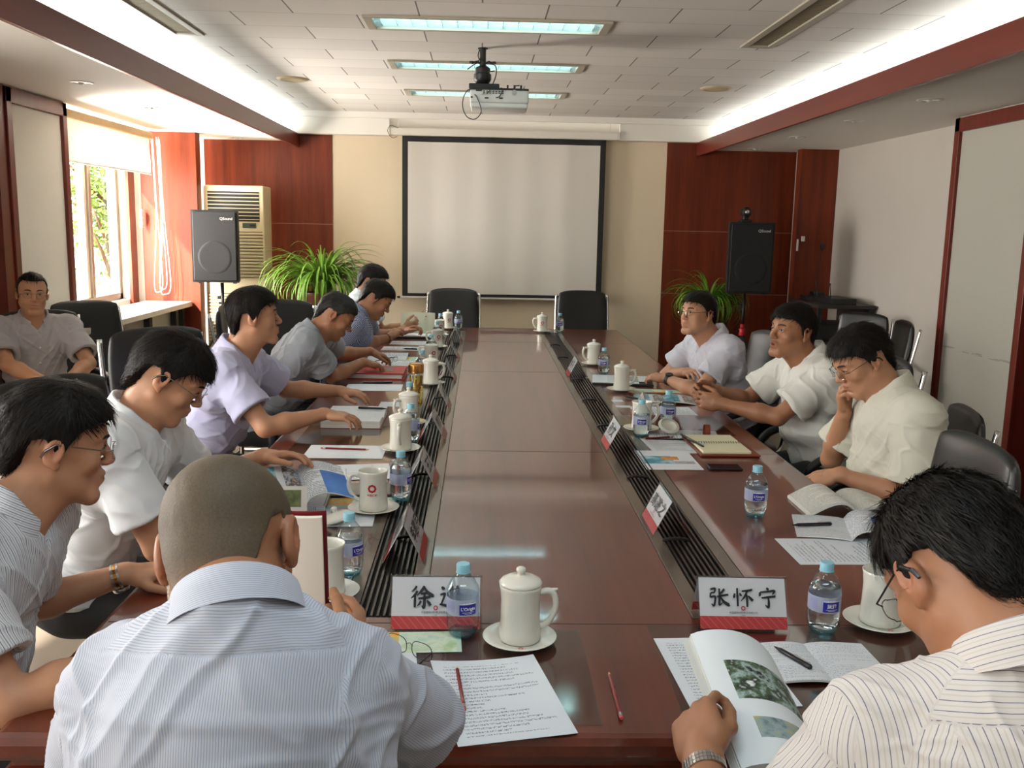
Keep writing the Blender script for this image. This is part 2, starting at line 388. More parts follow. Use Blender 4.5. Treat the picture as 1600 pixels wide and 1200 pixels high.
# --------- outside the windows: lawn strip, garden wall and shrubs
MAT['lawn'] = simple('outside_paving', srgb(214, 206, 190), .8, var=.15, vscale=3)
m = MB(); m.add([(-30, -25, -.4), (XL-.3, -25, -.4), (XL-.3, 35, -.4), (-30, 35, -.4)], [(0, 1, 2, 3)]); struct('ground_outside', m, MAT['lawn'])
t = NT('outside_leaves'); n = t.noise(4, 3); t.col(t.mix(n, srgb(70, 110, 40), srgb(150, 180, 90))); t.set(Roughness=.6); MAT['leaf_out'] = t.m
MAT['bark'] = simple('tree_bark', srgb(96, 76, 58), .9, var=.2)
def tree(x, y, h, r, label, seed, n=2600):
    rs = random.Random(seed); root = thing('garden_tree', label, 'tree', (x, y, -.4), group='trees outside the window')
    tr = MB(); tr.tube([(0, 0, 0), (.06, .03, h*.35), (-.04, .06, h*.62), (.05, 0, h*.86)], [.11, .09, .06, .03], 8)
    for k in range(7):
        a = rs.uniform(0, 2*pi); z = h*rs.uniform(.3, .7); tr.tube([(0, 0, z), (cos(a)*r*.45, sin(a)*r*.45, z+h*.12), (cos(a)*r*.8, sin(a)*r*.8, z+h*.2)], [.04, .025, .012], 6)
    tr.build('trunk', MAT['bark'], root, smooth=True)
    lf = MB()
    for k in range(n):
        u = rs.uniform(-1, 1); a = rs.uniform(0, 2*pi); q = rs.random()**.45
        cl = .75+.25*sin(a*3+u*5)
        p = Vector((cos(a)*sqrt(1-u*u)*r*q*cl, sin(a)*sqrt(1-u*u)*r*q*cl, h*.62+u*h*.42*q*cl))
        s = rs.uniform(.05, .11); M = Matrix.Translation(p) @ Euler((rs.uniform(-1, 1), rs.uniform(-1, 1), rs.uniform(0, 6.3))).to_matrix().to_4x4()
        lf.add([(0, 0, 0), (s*.35, s*.5, .01), (0, s*1.3, 0), (-s*.35, s*.5, .01)], [(0, 1, 2), (0, 2, 3)], M)
    lf.build('foliage', MAT['leaf_out'], root)
tree(-6.0, 15.2, 3.6, 1.0, 'leafy green tree outside the window, seen in the left pane', 1)
tree(-6.2, 17.6, 3.4, .9, 'leafy tree outside the window, seen beside the mullion in the right pane', 2)
# =================================================================== FIXED EQUIPMENT
m = MB(); m.box((0, 3.1, 2.9), (6.9, 12.9, .12)); struct('roof', m, MAT['plaster'])
def mats_eq():
    MAT['frame_grey'] = simple('troffer_frame', srgb(176, 168, 150), .5, var=.04)
    t = NT('troffer_reflector'); t.col(srgb(206, 222, 222)); t.set(Roughness=.3, Metallic=.2); t.set(Roughness=.35); MAT['reflector'] = t.m
    MAT['tube'] = emis('fluorescent_tube_glow', (.70, .96, .98), 12.0)
    MAT['louvre'] = simple('louvre_blade', srgb(200, 214, 214), .25, .6)
    MAT['grille'] = simple('grille_metal', srgb(150, 138, 115), .5, .2)
    MAT['dark'] = simple('grille_dark', (.03, .027, .022), .8)
    MAT['chrome'] = simple('chrome', (.78, .78, .78), .12, 1.0, var=.02)
    MAT['satin'] = simple('satin_metal', (.55, .54, .52), .3, 1.0)
    MAT['mirror'] = simple('lamp_reflector', (.85, .83, .78), .15, 1.0)
    MAT['discs'] = simple('speaker_disc', srgb(196, 176, 138), .6)
    MAT['cream_plastic'] = simple('cream_plastic', srgb(226, 208, 168), .45, var=.03)
    MAT['white_plastic'] = simple('white_plastic', srgb(225, 222, 214), .4, var=.03)
    MAT['proj'] = simple('projector_white', srgb(206, 206, 202), .4, var=.03)
    MAT['cable'] = simple('black_cable', (.01, .01, .01), .5)
    t = NT('projection_cloth'); p = t.coord(); n = t.noise(1.2, 2, t.map(p, scale=(4, 1, .25))); t.col(t.mix(n, srgb(214, 207, 197), srgb(224, 218, 209))); t.set(Roughness=.75); MAT['screen'] = t.m
    MAT['screen_black'] = simple('screen_black_border', (.012, .011, .012), .6)
    t = NT('roller_blind_cloth'); t.n.remove(t.b); a = t.node('ShaderNodeBsdfDiffuse'); a.inputs[0].default_value = (*srgb(226, 214, 192), 1); b = t.node('ShaderNodeBsdfTranslucent'); b.inputs[0].default_value = (*srgb(226, 206, 176), 1); mm = t.node('ShaderNodeMixShader'); mm.inputs[0].default_value = .16; t.link(a.outputs[0], mm.inputs[1]); t.link(b.outputs[0], mm.inputs[2]); t.link(mm.outputs[0], t.out.inputs[0]); MAT['blind'] = t.m
    MAT['cord'] = simple('white_cord', srgb(240, 236, 228), .6)
    t = NT('sill_stone'); n = t.noise(30, 5); t.col(t.mix(n, srgb(196, 188, 176), srgb(214, 206, 194))); t.set(Roughness=.35); MAT['sill'] = t.m
    MAT['cab_grey'] = simple('radiator_cover_grey', srgb(165, 158, 146), .5)
    MAT['grey_tolex'] = simple('speaker_cabinet', (.010, .010, .011), .7, bump=.2)
    t = NT('speaker_grille'); v = t.coord(); vo = t.node('ShaderNodeTexVoronoi', i_Scale=160.0); t.link(v, vo.inputs['Vector']); t.col(t.mix(vo.outputs['Distance'], (.003, .003, .003), (.012, .012, .013))); t.set(Roughness=.6); MAT['sgrille'] = t.m
    MAT['logo_grey'] = simple('logo_silver', srgb(200, 200, 200), .3, .3)
    MAT['red_plastic'] = simple('red_plastic', srgb(190, 30, 40), .4)
    MAT['lcd'] = simple('lcd_window', srgb(88, 100, 84), .2)
    MAT['pot'] = simple('ceramic_pot', srgb(90, 50, 36), .35)
    MAT['soil'] = simple('soil', srgb(50, 36, 26), .9, var=.3)
    t = NT('spider_leaf'); n = t.noise(6, 2); t.col(t.mix(n, srgb(64, 116, 24), srgb(140, 182, 62))); t.set(Roughness=.45)
    t.b.inputs['Subsurface Weight'].default_value = 0.0; MAT['leaf'] = t.m
mats_eq()

# ---- ceiling things
def troffer():
    r = thing('ceiling_light', '', 'ceiling light')
    f = MB()
    for sx in (-1, 1): f.box((sx*.615, 0, -.004), (.045, .31, .016), bev=.003)
    for sy in (-1, 1): f.box((0, sy*.145, -.004), (1.2, .03, .016), bev=.003)
    f.build('frame', MAT['frame_grey'], r)
    q = MB(); L = .6; W = .13; D = .09
    q.add([(-L, -W, 0), (L, -W, 0), (L, -W*.6, D), (-L, -W*.6, D), (-L, W*.6, D), (L, W*.6, D), (L, W, 0), (-L, W, 0)], [(0, 1, 2, 3), (3, 2, 5, 4), (4, 5, 6, 7), (0, 3, 4, 7), (1, 6, 5, 2)])
    q.build('reflector', MAT['reflector'], r)
    for sy in (-.06, .06):
        t_ = MB(); t_.tube([(-.57, sy, .055), (.57, sy, .055)], .014, 10); t_.build('fluorescent_tube', MAT['tube'], r, smooth=True)
        for sx in (-1, 1): e = MB(); e.box((sx*.585, sy, .055), (.03, .034, .04), bev=.004); e.build('lamp_holder', MAT['white_plastic'], r)
    lv = MB()
    for k in range(15): lv.box((-.56+k*.08, 0, .018), (.003, .25, .028))
    lv.box((0, 0, .018), (1.19, .003, .028)); lv.build('louvre', MAT['louvre'], r)
    return r
T0 = troffer()
for i, ((x, y), lb) in enumerate(zip(TROF, ('long recessed louvred light in front of the projector, nearest of the three', 'long recessed louvred light crossed by the projector mount', 'long recessed louvred light nearest the screen, behind the projector body'))):
    o = T0 if i == 0 else dup(T0); o.location = (x, y, ZC); tag(o, lb, 'ceiling light', 'recessed fluorescent lights'); o.rotation_euler.z = 0
for (x, a, b), lb in zip(GRIL, ('long slotted air grille beside the left cove light', 'long slotted air grille beside the right cove light')):
    r = thing('air_grille', lb, 'air vent', (x, (a+b)/2, ZC), group='ceiling air grilles'); f = MB(); L = (b-a)
    for sx in (-1, 1): f.box((sx*.075, 0, -.003), (.04, L+.08, .012), bev=.003)
    for sy in (-1, 1): f.box((0, sy*(L/2+.02), -.003), (.11, .04, .012), bev=.003)
    f.build('frame', MAT['frame_grey'], r)
    s = MB(); s.box((0, 0, .06), (.11, L, .01)); s.build('duct', MAT['dark'], r)
    s = MB(); n = int(L/.03)
    for k in range(n): s.box((0, -L/2+(k+.5)*L/n, .012), (.11, .004, .02))
    s.build('slats', MAT['grille'], r)
for x, y, lb in ((-1.58, 7.25, 'round tan ceiling speaker disc on the left side of the ceiling'), (1.535, 7.2, 'round tan ceiling speaker disc on the right side of the ceiling')):
    r = thing('ceiling_speaker', lb, 'ceiling speaker', (x, y, ZC), group='ceiling speakers')
    m = MB(); m.lathe([(.0, -.012), (.06, -.012), (.115, -.007), (.118, 0)], 32); m.build('cover', MAT['discs'], r, smooth=True)
    m = MB(); m.lathe([(.085, -.012), (.09, -.014), (.095, -.010)], 32); m.build('ring', MAT['frame_grey'], r, smooth=True)
def downlight():
    r = thing('downlight', '', 'downlight'); m = MB(); m.lathe([(.048, .002), (.05, -.006), (.068, -.004), (.070, .0)], 28); m.build('trim_ring', MAT['white_plastic'], r, smooth=True)
    m = MB(); m.lathe([(.0, -.001), (.02, -.002), (.048, -.003)], 28); m.build('reflector', MAT['mirror'], r, smooth=True)
    m = MB(); m.lathe([(.0, -.016), (.012, -.014), (.016, -.002)], 14); m.build('bulb', MAT['white_plastic'], r, smooth=True); return r
D0 = downlight(); k = 0
for sx, ys, X, side in ((-1, (5.78, 6.96, 8.12, 9.28), -2.52, 'left'), (1, (5.64, 6.77, 7.98, 9.2), 2.42, 'right')):
    for i, y in enumerate(ys):
        o = D0 if k == 0 else dup(D0); k += 1; o.location = (X, y, ZS)
        tag(o, 'round recessed downlight in the %s soffit, %s' % (side, ('nearest the camera', 'second from the camera', 'third from the camera', 'farthest, by the back wall')[i]), 'downlight', 'soffit downlights')

# ---- projector
pr = thing('projector', 'white ceiling projector hanging upside down with a dangling black cable', 'projector', (-.09, 5.85, 2.30))
m = MB(); m.box((0, .02, .062), (.345, .26, .075), bev=.012); m.box((0, .02, .012), (.335, .25, .03), bev=.01); m.build('casing', MAT['proj'], pr, smooth=True, auto=40)
m = MB(); m.box((0, .02, .104), (.345, .25, .012), bev=.004); m.box((-.09, .0, .125), (.18, .14, .03), bev=.006); m.box((.05, .02, .118), (.22, .03, .015))
for a in (.05, .09, .13): m.tube([(a, -.02, .11), (a, -.02, .14)], .006, 8)
m.tube([(.09, -.02, .112), (.095, -.03, .135), (.12, -.03, .138)], .004, 6); m.build('mounting_plate', MAT['black'], pr)
m = MB(); m.box((-.162, -.1115, .055), (.012, .003, .01)); m.box((-.12, -.1115, .095), (.035, .003, .012))
for k in range(7):
    for j in range(2): m.box((-.09+k*.018, -.1115, .09-j*.010), (.013, .003, .006))
for k in range(5): m.lathe([(0, -.002), (.004, -.002), (.004, .002)], 10, Matrix.Translation((-.115+k*.016, -.111, .071)) @ Matrix.Rotation(pi/2, 4, 'X'))
for x in (-.075, .01): m.box((x, -.1115, .052), (.022, .003, .008))
m.build('ports', MAT['dark'], pr)
m = MB(); m.lathe([(0, 0), (.016, 0)], 20, Matrix.Translation((.088, -.1112, .085)) @ Matrix.Rotation(pi/2, 4, 'X')); m.build('speaker_vent', MAT['satin'], pr)
m = MB(); m.lathe([(.0, 0), (.035, 0), (.038, .01), (.03, .05), (.028, .052)], 24, Matrix.Translation((.08, .15, .05)) @ Matrix.Rotation(-pi/2, 4, 'X')); m.build('lens', MAT['black'], pr, smooth=True)
m = MB(); m.tube([(-.10, 0, .13), (-.10, 0, .35)], .019, 16); m.lathe([(0, .345), (.03, .345), (.03, .35), (0, .352)], 16, Matrix.Translation((-.10, 0, -.0)))
m.lathe([(.02, .14), (.04, .15), (.052, .17), (.052, .20), (.044, .205), (.044, .235), (.03, .245), (.02, .246)], 20, Matrix.Translation((-.10, 0, 0)))
m.box((-.10, 0, .285), (.03, .03, .02))
for s in (-1, 1): m.tube([(-.10, 0, .255), (-.10+s*.035, -.01, .272), (-.10+s*.065, -.01, .262)], .006, 6); m.lathe([(0, 0), (.014, 0), (.014, .01), (0, .01)], 12, Matrix.Translation((-.10+s*.066, -.01, .262)))
m.build('ceiling_bracket', MAT['black'], pr, smooth=True, auto=40)
def loop(pts, n=10):
    """Catmull-Rom through the points"""
    P = [Vector(p) for p in pts]; P = [P[0]]+P+[P[-1]]; out = []
    for i in range(1, len(P)-2):
        for k in range(n):
            t_ = k/n; a, b, c, d = P[i-1], P[i], P[i+1], P[i+2]
            out.append(.5*((2*b)+(c-a)*t_+(2*a-5*b+4*c-d)*t_*t_+(3*b-a-3*c+d)*t_**3))
    out.append(P[-2]); return out
m = MB(); m.tube(loop([(-.12, -.05, .125), (-.19, -.10, .09), (-.215, -.14, .01), (-.19, -.16, -.06), (-.14, -.16, -.075), (-.105, -.15, -.03), (-.125, -.125, .04), (-.145, -.112, .07)]), .0028, 6)
m.tube(loop([(-.10, -.01, .26), (-.03, -.03, .25), (-.02, -.03, .20), (-.04, -.02, .14)]), .0032, 6); m.tube(loop([(-.13, 0, .27), (-.19, -.02, .225), (-.14, -.02, .26), (-.11, -.02, .28), (-.06, -.02, .22), (-.03, -.02, .22)]), .003, 6)
m.tube(loop([(.01, -.04, .12), (.02, -.12, .10), (.0, -.125, .06), (-.02, -.118, .055)]), .003, 6); m.tube(loop([(-.05, -.05, .12), (-.06, -.12, .09), (-.072, -.118, .075)]), .0028, 6)
m.tube(loop([(-.12, -.0, .34), (-.128, -.02, .30), (-.11, -.02, .27)]), .003, 6); m.build('cables', MAT['cable'], pr, smooth=True)

# ---- projection screen
sc = thing('projection_screen', 'large white pull-down projection screen with black border on the back wall', 'projection screen', (.028, 9.38, 2.49))
m = MB(); m.box((0, 0, 0), (2.2, .075, .07), bev=.01); m.build('housing', MAT['white_paint'], sc)
m = MB(); m.box((-1.105, 0, 0), (.012, .08, .075), bev=.003); m.box((1.105, 0, 0), (.012, .08, .075), bev=.003); m.tube([(-1.02, 0, .03), (-1.02, 0, .12)], .006, 6); m.tube([(1.02, 0, .03), (1.02, 0, .12)], .006, 6); m.build('end_cap', MAT['white_plastic'], sc)
def sag(u): return .006*sin(u*7.0)+.004*sin(u*17+1)
for nm, x0, x1, z0, z1, dy, mt in (('screen_border', -.985, .985, -1.575, -.03, .002, MAT['screen_black']), ('screen_cloth', -.93, .93, -1.545, -.09, -.001, MAT['screen'])):
    m = MB(); P = [[(x0+(x1-x0)*i/48, dy+sag(x0+(x1-x0)*i/48), z0+(z1-z0)*j/6) for i in range(49)] for j in range(7)]; m.grid(P); m.build(nm, mt, sc, smooth=True)
m = MB(); m.tube([(-1.0, .0, -1.585), (1.0, .0, -1.585)], .010, 10); m.build('bottom_bar', MAT['white_plastic'], sc)
m = MB(); m.box((-1.02, 0, -1.585), (.03, .02, .02)); m.box((1.02, 0, -1.585), (.03, .02, .02)); m.build('bar_cap', MAT['black'], sc)
m = MB(); m.tube(loop([(-1.02, -.04, .03), (-1.09, -.05, .05), (-1.12, -.05, .0), (-1.08, -.05, -.06), (-1.03, -.04, -.05)]), .0025, 6); m.build('cable', MAT['cable'], sc)

# ---- window blind, cords, sill counter, wall remote
bl = thing('roller_blind', 'cream roller blind pulled partly down over the window', 'window blind', (-3.08, 7.67, 2.33))
m = MB(); m.box((0, 0, 0), (.05, 1.80, .06), bev=.01); m.build('cassette', simple('blind_cassette', srgb(214, 186, 140), .5), bl)
m = MB(); m.grid([[(-.0-.004*sin(j*.8), -.88+1.76*i/10, -.03-.29*j/8) for i in range(11)] for j in range(9)]); m.build('cloth', MAT['blind'], bl, smooth=True)
m = MB(); m.tube([(0, -.88, -.325), (0, .88, -.325)], .008, 8); m.build('bottom_rail', MAT['white_plastic'], bl)
m = MB()
for dx, dz, dy, sw in ((0, -1.36, .93, .04), (.05, -1.38, .96, .05), (.02, -1.34, 1.0, .035)):
    m.tube(loop([(dx, dy, -.0), (dx+.01, dy+.01, -.7), (dx-sw*.9, dy+.03, dz+.08), (dx, dy+.03, dz), (dx+sw, dy+.03, dz+.1), (dx+.02, dy+.02, -.7), (dx+.012, dy, -.02)], 8), .004, 6)
m.build('cord', MAT['cord'], bl, smooth=True)
ct = thing('window_counter', 'pale stone window counter over a grey radiator cover', 'counter', (-3.04, 7.56, 0))
m = MB(); m.box((0, 0, .855), (.42, 2.44, .045), bev=.006); m.build('counter_top', MAT['sill'], ct)
m = MB(); m.box((-.06, 0, .42), (.30, 2.40, .83)); m.build('casing', MAT['cab_grey'], ct)
for y in (-1.1, -.4, .3, .98, 1.17):
    m = MB(); m.box((.12, y, .415), (.05, .07, .83), bev=.004); m.build('post', MAT['dark'], ct)
for y in (-.75, -.05, .64):
    m = MB()
    for k in range(7): m.box((.093, y, .68-k*.03), (.008, .34, .008))
    m.build('vent_grille', MAT['dark'], ct)
m = MB(); m.box((0, 0, 0), (.02, .05, .16), bev=.006); o = m.build('wall_remote', MAT['white_plastic'], loc=(-3.24, 8.735, 1.62)); tag(o, 'small white remote control holder beside the window frame', 'remote holder')
sw = thing('light_switch', 'small white switch on the dark wood pillar at right', 'light switch', (2.905, 9.09, 1.55)); m = MB(); m.box((0, 0, 0), (.035, .012, .05), bev=.003); m.build('plate', MAT['white_plastic'], sw); m = MB(); m.box((0, -.008, 0), (.015, .006, .025), bev=.002); m.build('rocker', MAT['white_plastic'], sw)
sw = thing('light_switch', 'narrow white switch strip hanging at the edge of the dark wood pillar', 'light switch', (2.855, 9.09, 1.49)); m = MB(); m.box((0, 0, 0), (.018, .012, .11), bev=.003); m.build('plate', MAT['white_plastic'], sw); m = MB(); m.tube([(0, .0, .05), (.0, 0, .85)], .002, 5); m.build('wire', MAT['cable'], sw)
ol = thing('wall_outlet', 'beige double socket low on the framed right wall panel', 'socket', (2.992, 6.08, .33)); m = MB(); m.box((0, 0, 0), (.014, .075, .115), bev=.003); m.build('plate', MAT['cream_plastic'], ol); m = MB(); m.box((-.008, 0, .025), (.002, .02, .012)); m.box((-.008, 0, -.025), (.002, .02, .012)); m.build('sockets', MAT['dark'], ol)

# ---- standing air conditioner
ac = thing('air_conditioner', 'tall cream floor-standing air conditioner in the left back corner', 'air conditioner', (-2.465, 9.05, 0))
m = MB(); m.box((0, .03, .97), (.55, .32, 1.93), bev=.015); m.build('cabinet', MAT['cream_plastic'], ac)
m = MB(); m.box((.0, -.128, 1.745), (.47, .01, .27)); m.build('outlet_recess', MAT['dark'], ac)
for k in range(8):
    m = MB(); m.box((.0, -.138, 1.86-k*.033), (.47, .022, .007), Matrix.Identity(4)); m.build('louvre_blade', MAT['cream_plastic'], ac)
m = MB(); m.box((.14, -.133, 1.575), (.125, .008, .045), bev=.003); m.build('display', MAT['lcd'], ac)
m = MB(); m.box((.17, -.138, 1.575), (.05, .002, .02)); m.build('display_digits', MAT['dark'], ac)
m = MB()
for k in range(34):
    z = 1.50-k*.030
    if .95 < z < 1.08: continue
    m.box((.0, -.134, z), (.52, .012, .012), bev=.003)
m.build('intake_grille', MAT['cream_plastic'], ac)
m = MB()
for k in range(35):
    z = 1.515-k*.030
    if .97 < z < 1.07: continue
    m.box((.0, -.1315, z), (.52, .002, .006))
m.build('intake_gaps', simple('intake_shadow_gap', srgb(110, 88, 56), .7), ac)

# ---- loudspeakers on stands
def loudspeaker(x, y, z, lab, rz=0, sc_=1.0):
    r = thing('loudspeaker', lab, 'loudspeaker', (x, y, z), rz, 'loudspeakers'); W, H, D = .40, .63, .34
    m = MB(); m.add([(-W/2, -D/2, 0), (W/2, -D/2, 0), (W/2*.72, D/2, 0), (-W/2*.72, D/2, 0), (-W/2, -D/2, H), (W/2, -D/2, H), (W/2*.72, D/2, H), (-W/2*.72, D/2, H)], [(0, 3, 2, 1), (4, 5, 6, 7), (0, 1, 5, 4), (1, 2, 6, 5), (2, 3, 7, 6), (3, 0, 4, 7)]); m.build('cabinet', MAT['grey_tolex'], r)
    m = MB(); m.box((0, -D/2-.008, H/2), (W-.03, .016, H-.03), bev=.006); g = m.build('front_grille', MAT['sgrille'], r)
    m = MB(); m.lathe([(0, .002), (.12, .002), (.135, .003), (.145, 0)], 32, Matrix.Translation((0, -D/2-.0165, .22)) @ Matrix.Rotation(pi/2, 4, 'X')); m.build('woofer', MAT['sgrille'], r, smooth=True)
    text_mesh('QSound', .033, 'logo', MAT['logo_grey'], r, Matrix.Translation((.105, -D/2-.020, H-.075)) @ Matrix.Rotation(pi/2, 4, 'X'), extrude=.001, offset=.0006)
    m = MB()
    for sx in (-1, 1): m.box((sx*.15, -.1, -.006), (.03, .03, .012)); m.box((sx*.12, .1, -.006), (.03, .03, .012))
    m.build('foot', MAT['black'], r); return r
loudspeaker(-2.525, 8.62, 1.075, 'black loudspeaker on a tripod in front of the cream air conditioner', .05)
loudspeaker(2.235, 8.62, 1.06, 'black loudspeaker on a tripod against the right wood panelling', -.05)
def stand(x, y, h, lab):
    r = thing('speaker_stand', lab, 'speaker stand', (x, y, 0), group='speaker stands')
    m = MB(); m.tube([(0, 0, .12), (0, 0, .72)], .019, 14); m.tube([(0, 0, .70), (0, 0, h-.012)], .015, 14); m.build('pole', MAT['black'], r, smooth=True)
    m = MB(); m.lathe([(.0, .66), (.028, .66), (.03, .69), (.03, .72), (.022, .73), (0, .73)], 16); m.lathe([(0, .735), (.02, .735), (.02, .765), (0, .765)], 16); m.build('collar', MAT['red_plastic'], r, smooth=True, auto=40)
    m = MB(); m.box((-.03, 0, .93), (.03, .02, .03), bev=.004); m.box((-.025, 0, .88), (.02, .02, .02), bev=.004); m.lathe([(0, 0), (.012, 0), (.012, .02)], 10, Matrix.Translation((-.05, 0, .7)) @ Matrix.Rotation(pi/2, 4, 'Y')); m.build('clamp_knob', MAT['black'], r)
    for k in range(3):
        a = radians(-90+120*k+20); m = MB(); m.tube([(cos(a)*.02, sin(a)*.02, .66), (cos(a)*.30, sin(a)*.30, .25), (cos(a)*.42, sin(a)*.42, .025)], .011, 8)
        m.tube([(cos(a)*.02, sin(a)*.02, .16), (cos(a)*.29, sin(a)*.29, .27)], .007, 8); l = m.build('leg', MAT['black'], r, smooth=True)
        m = MB(); m.lathe([(0, 0), (.016, 0), (.016, .03), (0, .035)], 12, Matrix.Translation((cos(a)*.425, sin(a)*.425, 0))); m.build('rubber_foot', MAT['dark'], l)
stand(-2.51, 8.62, 1.075, 'black tripod stand with a red collar, left of the back wall')
stand(2.235, 8.62, 1.06, 'black tripod stand with a red collar, at the right side')
cm = thing('conference_camera', 'small black camera standing on top of the right loudspeaker', 'camera', (2.20, 8.60, 1.69))
m = MB(); m.box((0, 0, .012), (.10, .09, .024), bev=.006); m.box((0, 0, .04), (.05, .05, .04), bev=.008); m.build('base', MAT['black'], cm)
m = MB(); m.lathe([(0, -.05), (.035, -.05), (.045, -.03), (.045, .04), (.03, .05), (0, .052)], 20, Matrix.Translation((0, 0, .09)) @ Matrix.Rotation(pi/2, 4, 'X')); m.build('camera_head', MAT['black'], cm, smooth=True, auto=40)
m = MB(); m.lathe([(0, .0), (.018, .0), (.022, -.006)], 16, Matrix.Translation((0, -.053, .09)) @ Matrix.Rotation(pi/2, 4, 'X')); m.build('lens', MAT['satin'], cm, smooth=True)

# ---- potted spider plants
def plant(x, y, top, R, lab, seed, n):
    rs = random.Random(seed); r = thing('potted_plant', lab, 'plant', (x, y, 0), group='potted spider plants'); hz = top-.62
    m = MB(); m.lathe([(0, 0), (.13, 0), (.15, .02), (.19, hz-.05), (.20, hz-.03), (.20, hz), (.18, hz), (.175, hz-.03), (0, hz-.035)], 28); m.build('pot', MAT['pot'], r, smooth=True, auto=40)
    m = MB(); m.lathe([(.0, hz-.02), (.174, hz-.028)], 24); m.build('soil', MAT['soil'], r)
    for k in range(n):
        a = rs.uniform(0, 2*pi); L = rs.uniform(.55, 1.0)*R*1.55; up = rs.uniform(.25, 1.0); w_ = rs.uniform(.008, .014)
        dr = Vector((cos(a), sin(a), 0)); sd = Vector((-sin(a), cos(a), 0)); p = Vector((cos(a)*.06*rs.random(), sin(a)*.06*rs.random(), hz-.02)); el = radians(48+38*up+rs.uniform(-6, 6)); P = []
        N = 11; dl = L/N; cv = radians(rs.uniform(9, 19))*(1.25-.5*up)
        tw = rs.uniform(-.3, .3)
        for i in range(N+1):
            wv = w_*min(1, .45+i*.25)*max(.03, (1-(i/N)**2.2)); s2 = (sd*cos(tw*i/N)+Vector((0, 0, 1))*sin(tw*i/N)*.6)
            P.append([p-s2*wv+Vector((0, 0, wv*.5)), p.copy(), p+s2*wv+Vector((0, 0, wv*.5))]); p = p+(dr*cos(el)+Vector((0, 0, 1))*sin(el))*dl; el -= cv*(1+i*.08)
        m = MB() if k % max(1, n//90) == 0 else m
        m.grid(P)
        if (k+1) % max(1, n//90) == 0 or k == n-1: m.build('leaf', MAT['leaf'], r, smooth=True)
plant(-1.60, 8.55, 1.62, .60, 'bright green spider plant in a pot left of the screen', 5, 270)
plant(2.0, 8.95, 1.50, .42, 'green spider plant in a pot behind the right loudspeaker', 6, 240)

# ---- equipment rack table with receivers and microphone
rk = thing('equipment_rack', 'dark equipment trolley against the right wall carrying audio gear', 'rack', (2.93, 8.32, 0))
m = MB(); RW = simple('rack_black_wood', (.025, .02, .018), .5); m.box((0, 0, .99), (.50, .78, .03), bev=.004); m.build('shelf', RW, rk)
for zz in (.67, .12): m = MB(); m.box((0, 0, zz), (.46, .72, .02)); m.build('shelf', RW, rk)
m = MB(); m.box((.20, 0, .55), (.01, .70, .84)); m.build('side_panel', RW, rk)
for sx in (-1, 1):
    for sy in (-1, 1): m = MB(); m.box((sx*.22, sy*.35, .4875), (.035, .035, .975)); m.build('post', MAT['black'], rk)
def gear(nm, lab, cat, loc, d, par_mat, extra=None):
    r = thing(nm, lab, cat, loc); m = MB(); m.box((0, 0, d[2]/2), d, bev=.004); m.build('casing', par_mat, r)
    m = MB(); m.box((-.0, -d[1]/2-.003, d[2]/2), (d[0]*.9, .006, d[2]*.7)); m.build('front_panel', MAT['dark'], r)
    if extra: extra(r, d)
    return r
def ant(r, d):
    for s in (-1, 1): m = MB(); m.tube([(-.1, s*d[1]*.38, d[2]), (-.12, s*d[1]*.42, d[2]+.12)], .004, 6); m.lathe([(0, 0), (.007, 0), (.007, .02)], 8, Matrix.Translation((-.12, s*d[1]*.42, d[2]+.11))); m.build('antenna', MAT['black'], r)
gear('wireless_receiver', 'black wireless receiver with two short aerials on the trolley', 'receiver', (2.93, 8.22, 1.005), (.22, .42, .05), MAT['black'], ant)
gear('audio_amplifier', 'black amplifier on the middle shelf of the trolley', 'amplifier', (2.93, 8.32, .685), (.36, .45, .14), MAT['black'])
gear('video_player', 'dark flat player lying on the trolley near the microphone', 'player', (2.92, 8.56, 1.005), (.30, .22, .035), MAT['grey_tolex'])
mc = thing('gooseneck_microphone', 'black gooseneck microphone standing on the trolley by the white wall', 'microphone', (2.90, 8.60, 1.042))
m = MB(); m.box((0, 0, .018), (.10, .13, .035), bev=.01); m.build('base', MAT['black'], mc)
m = MB(); m.tube(loop([(0, 0, .03), (.005, .0, .2), (.01, -.005, .34), (.015, -.01, .42)]), .0042, 8); m.build('gooseneck', MAT['black'], mc, smooth=True)
m = MB(); m.lathe([(0, .41), (.012, .415), (.019, .44), (.018, .465), (.008, .48), (0, .482)], 16, Matrix.Translation((.016, -.01, 0))); m.build('windscreen', MAT['dark'], mc, smooth=True)
tg = MB(); tg.box((0, 0, 0), (.002, .045, .10)); o = tg.build('paper_tag', MAT['white_plastic'], rk, loc=(-.255, -.18, .86))
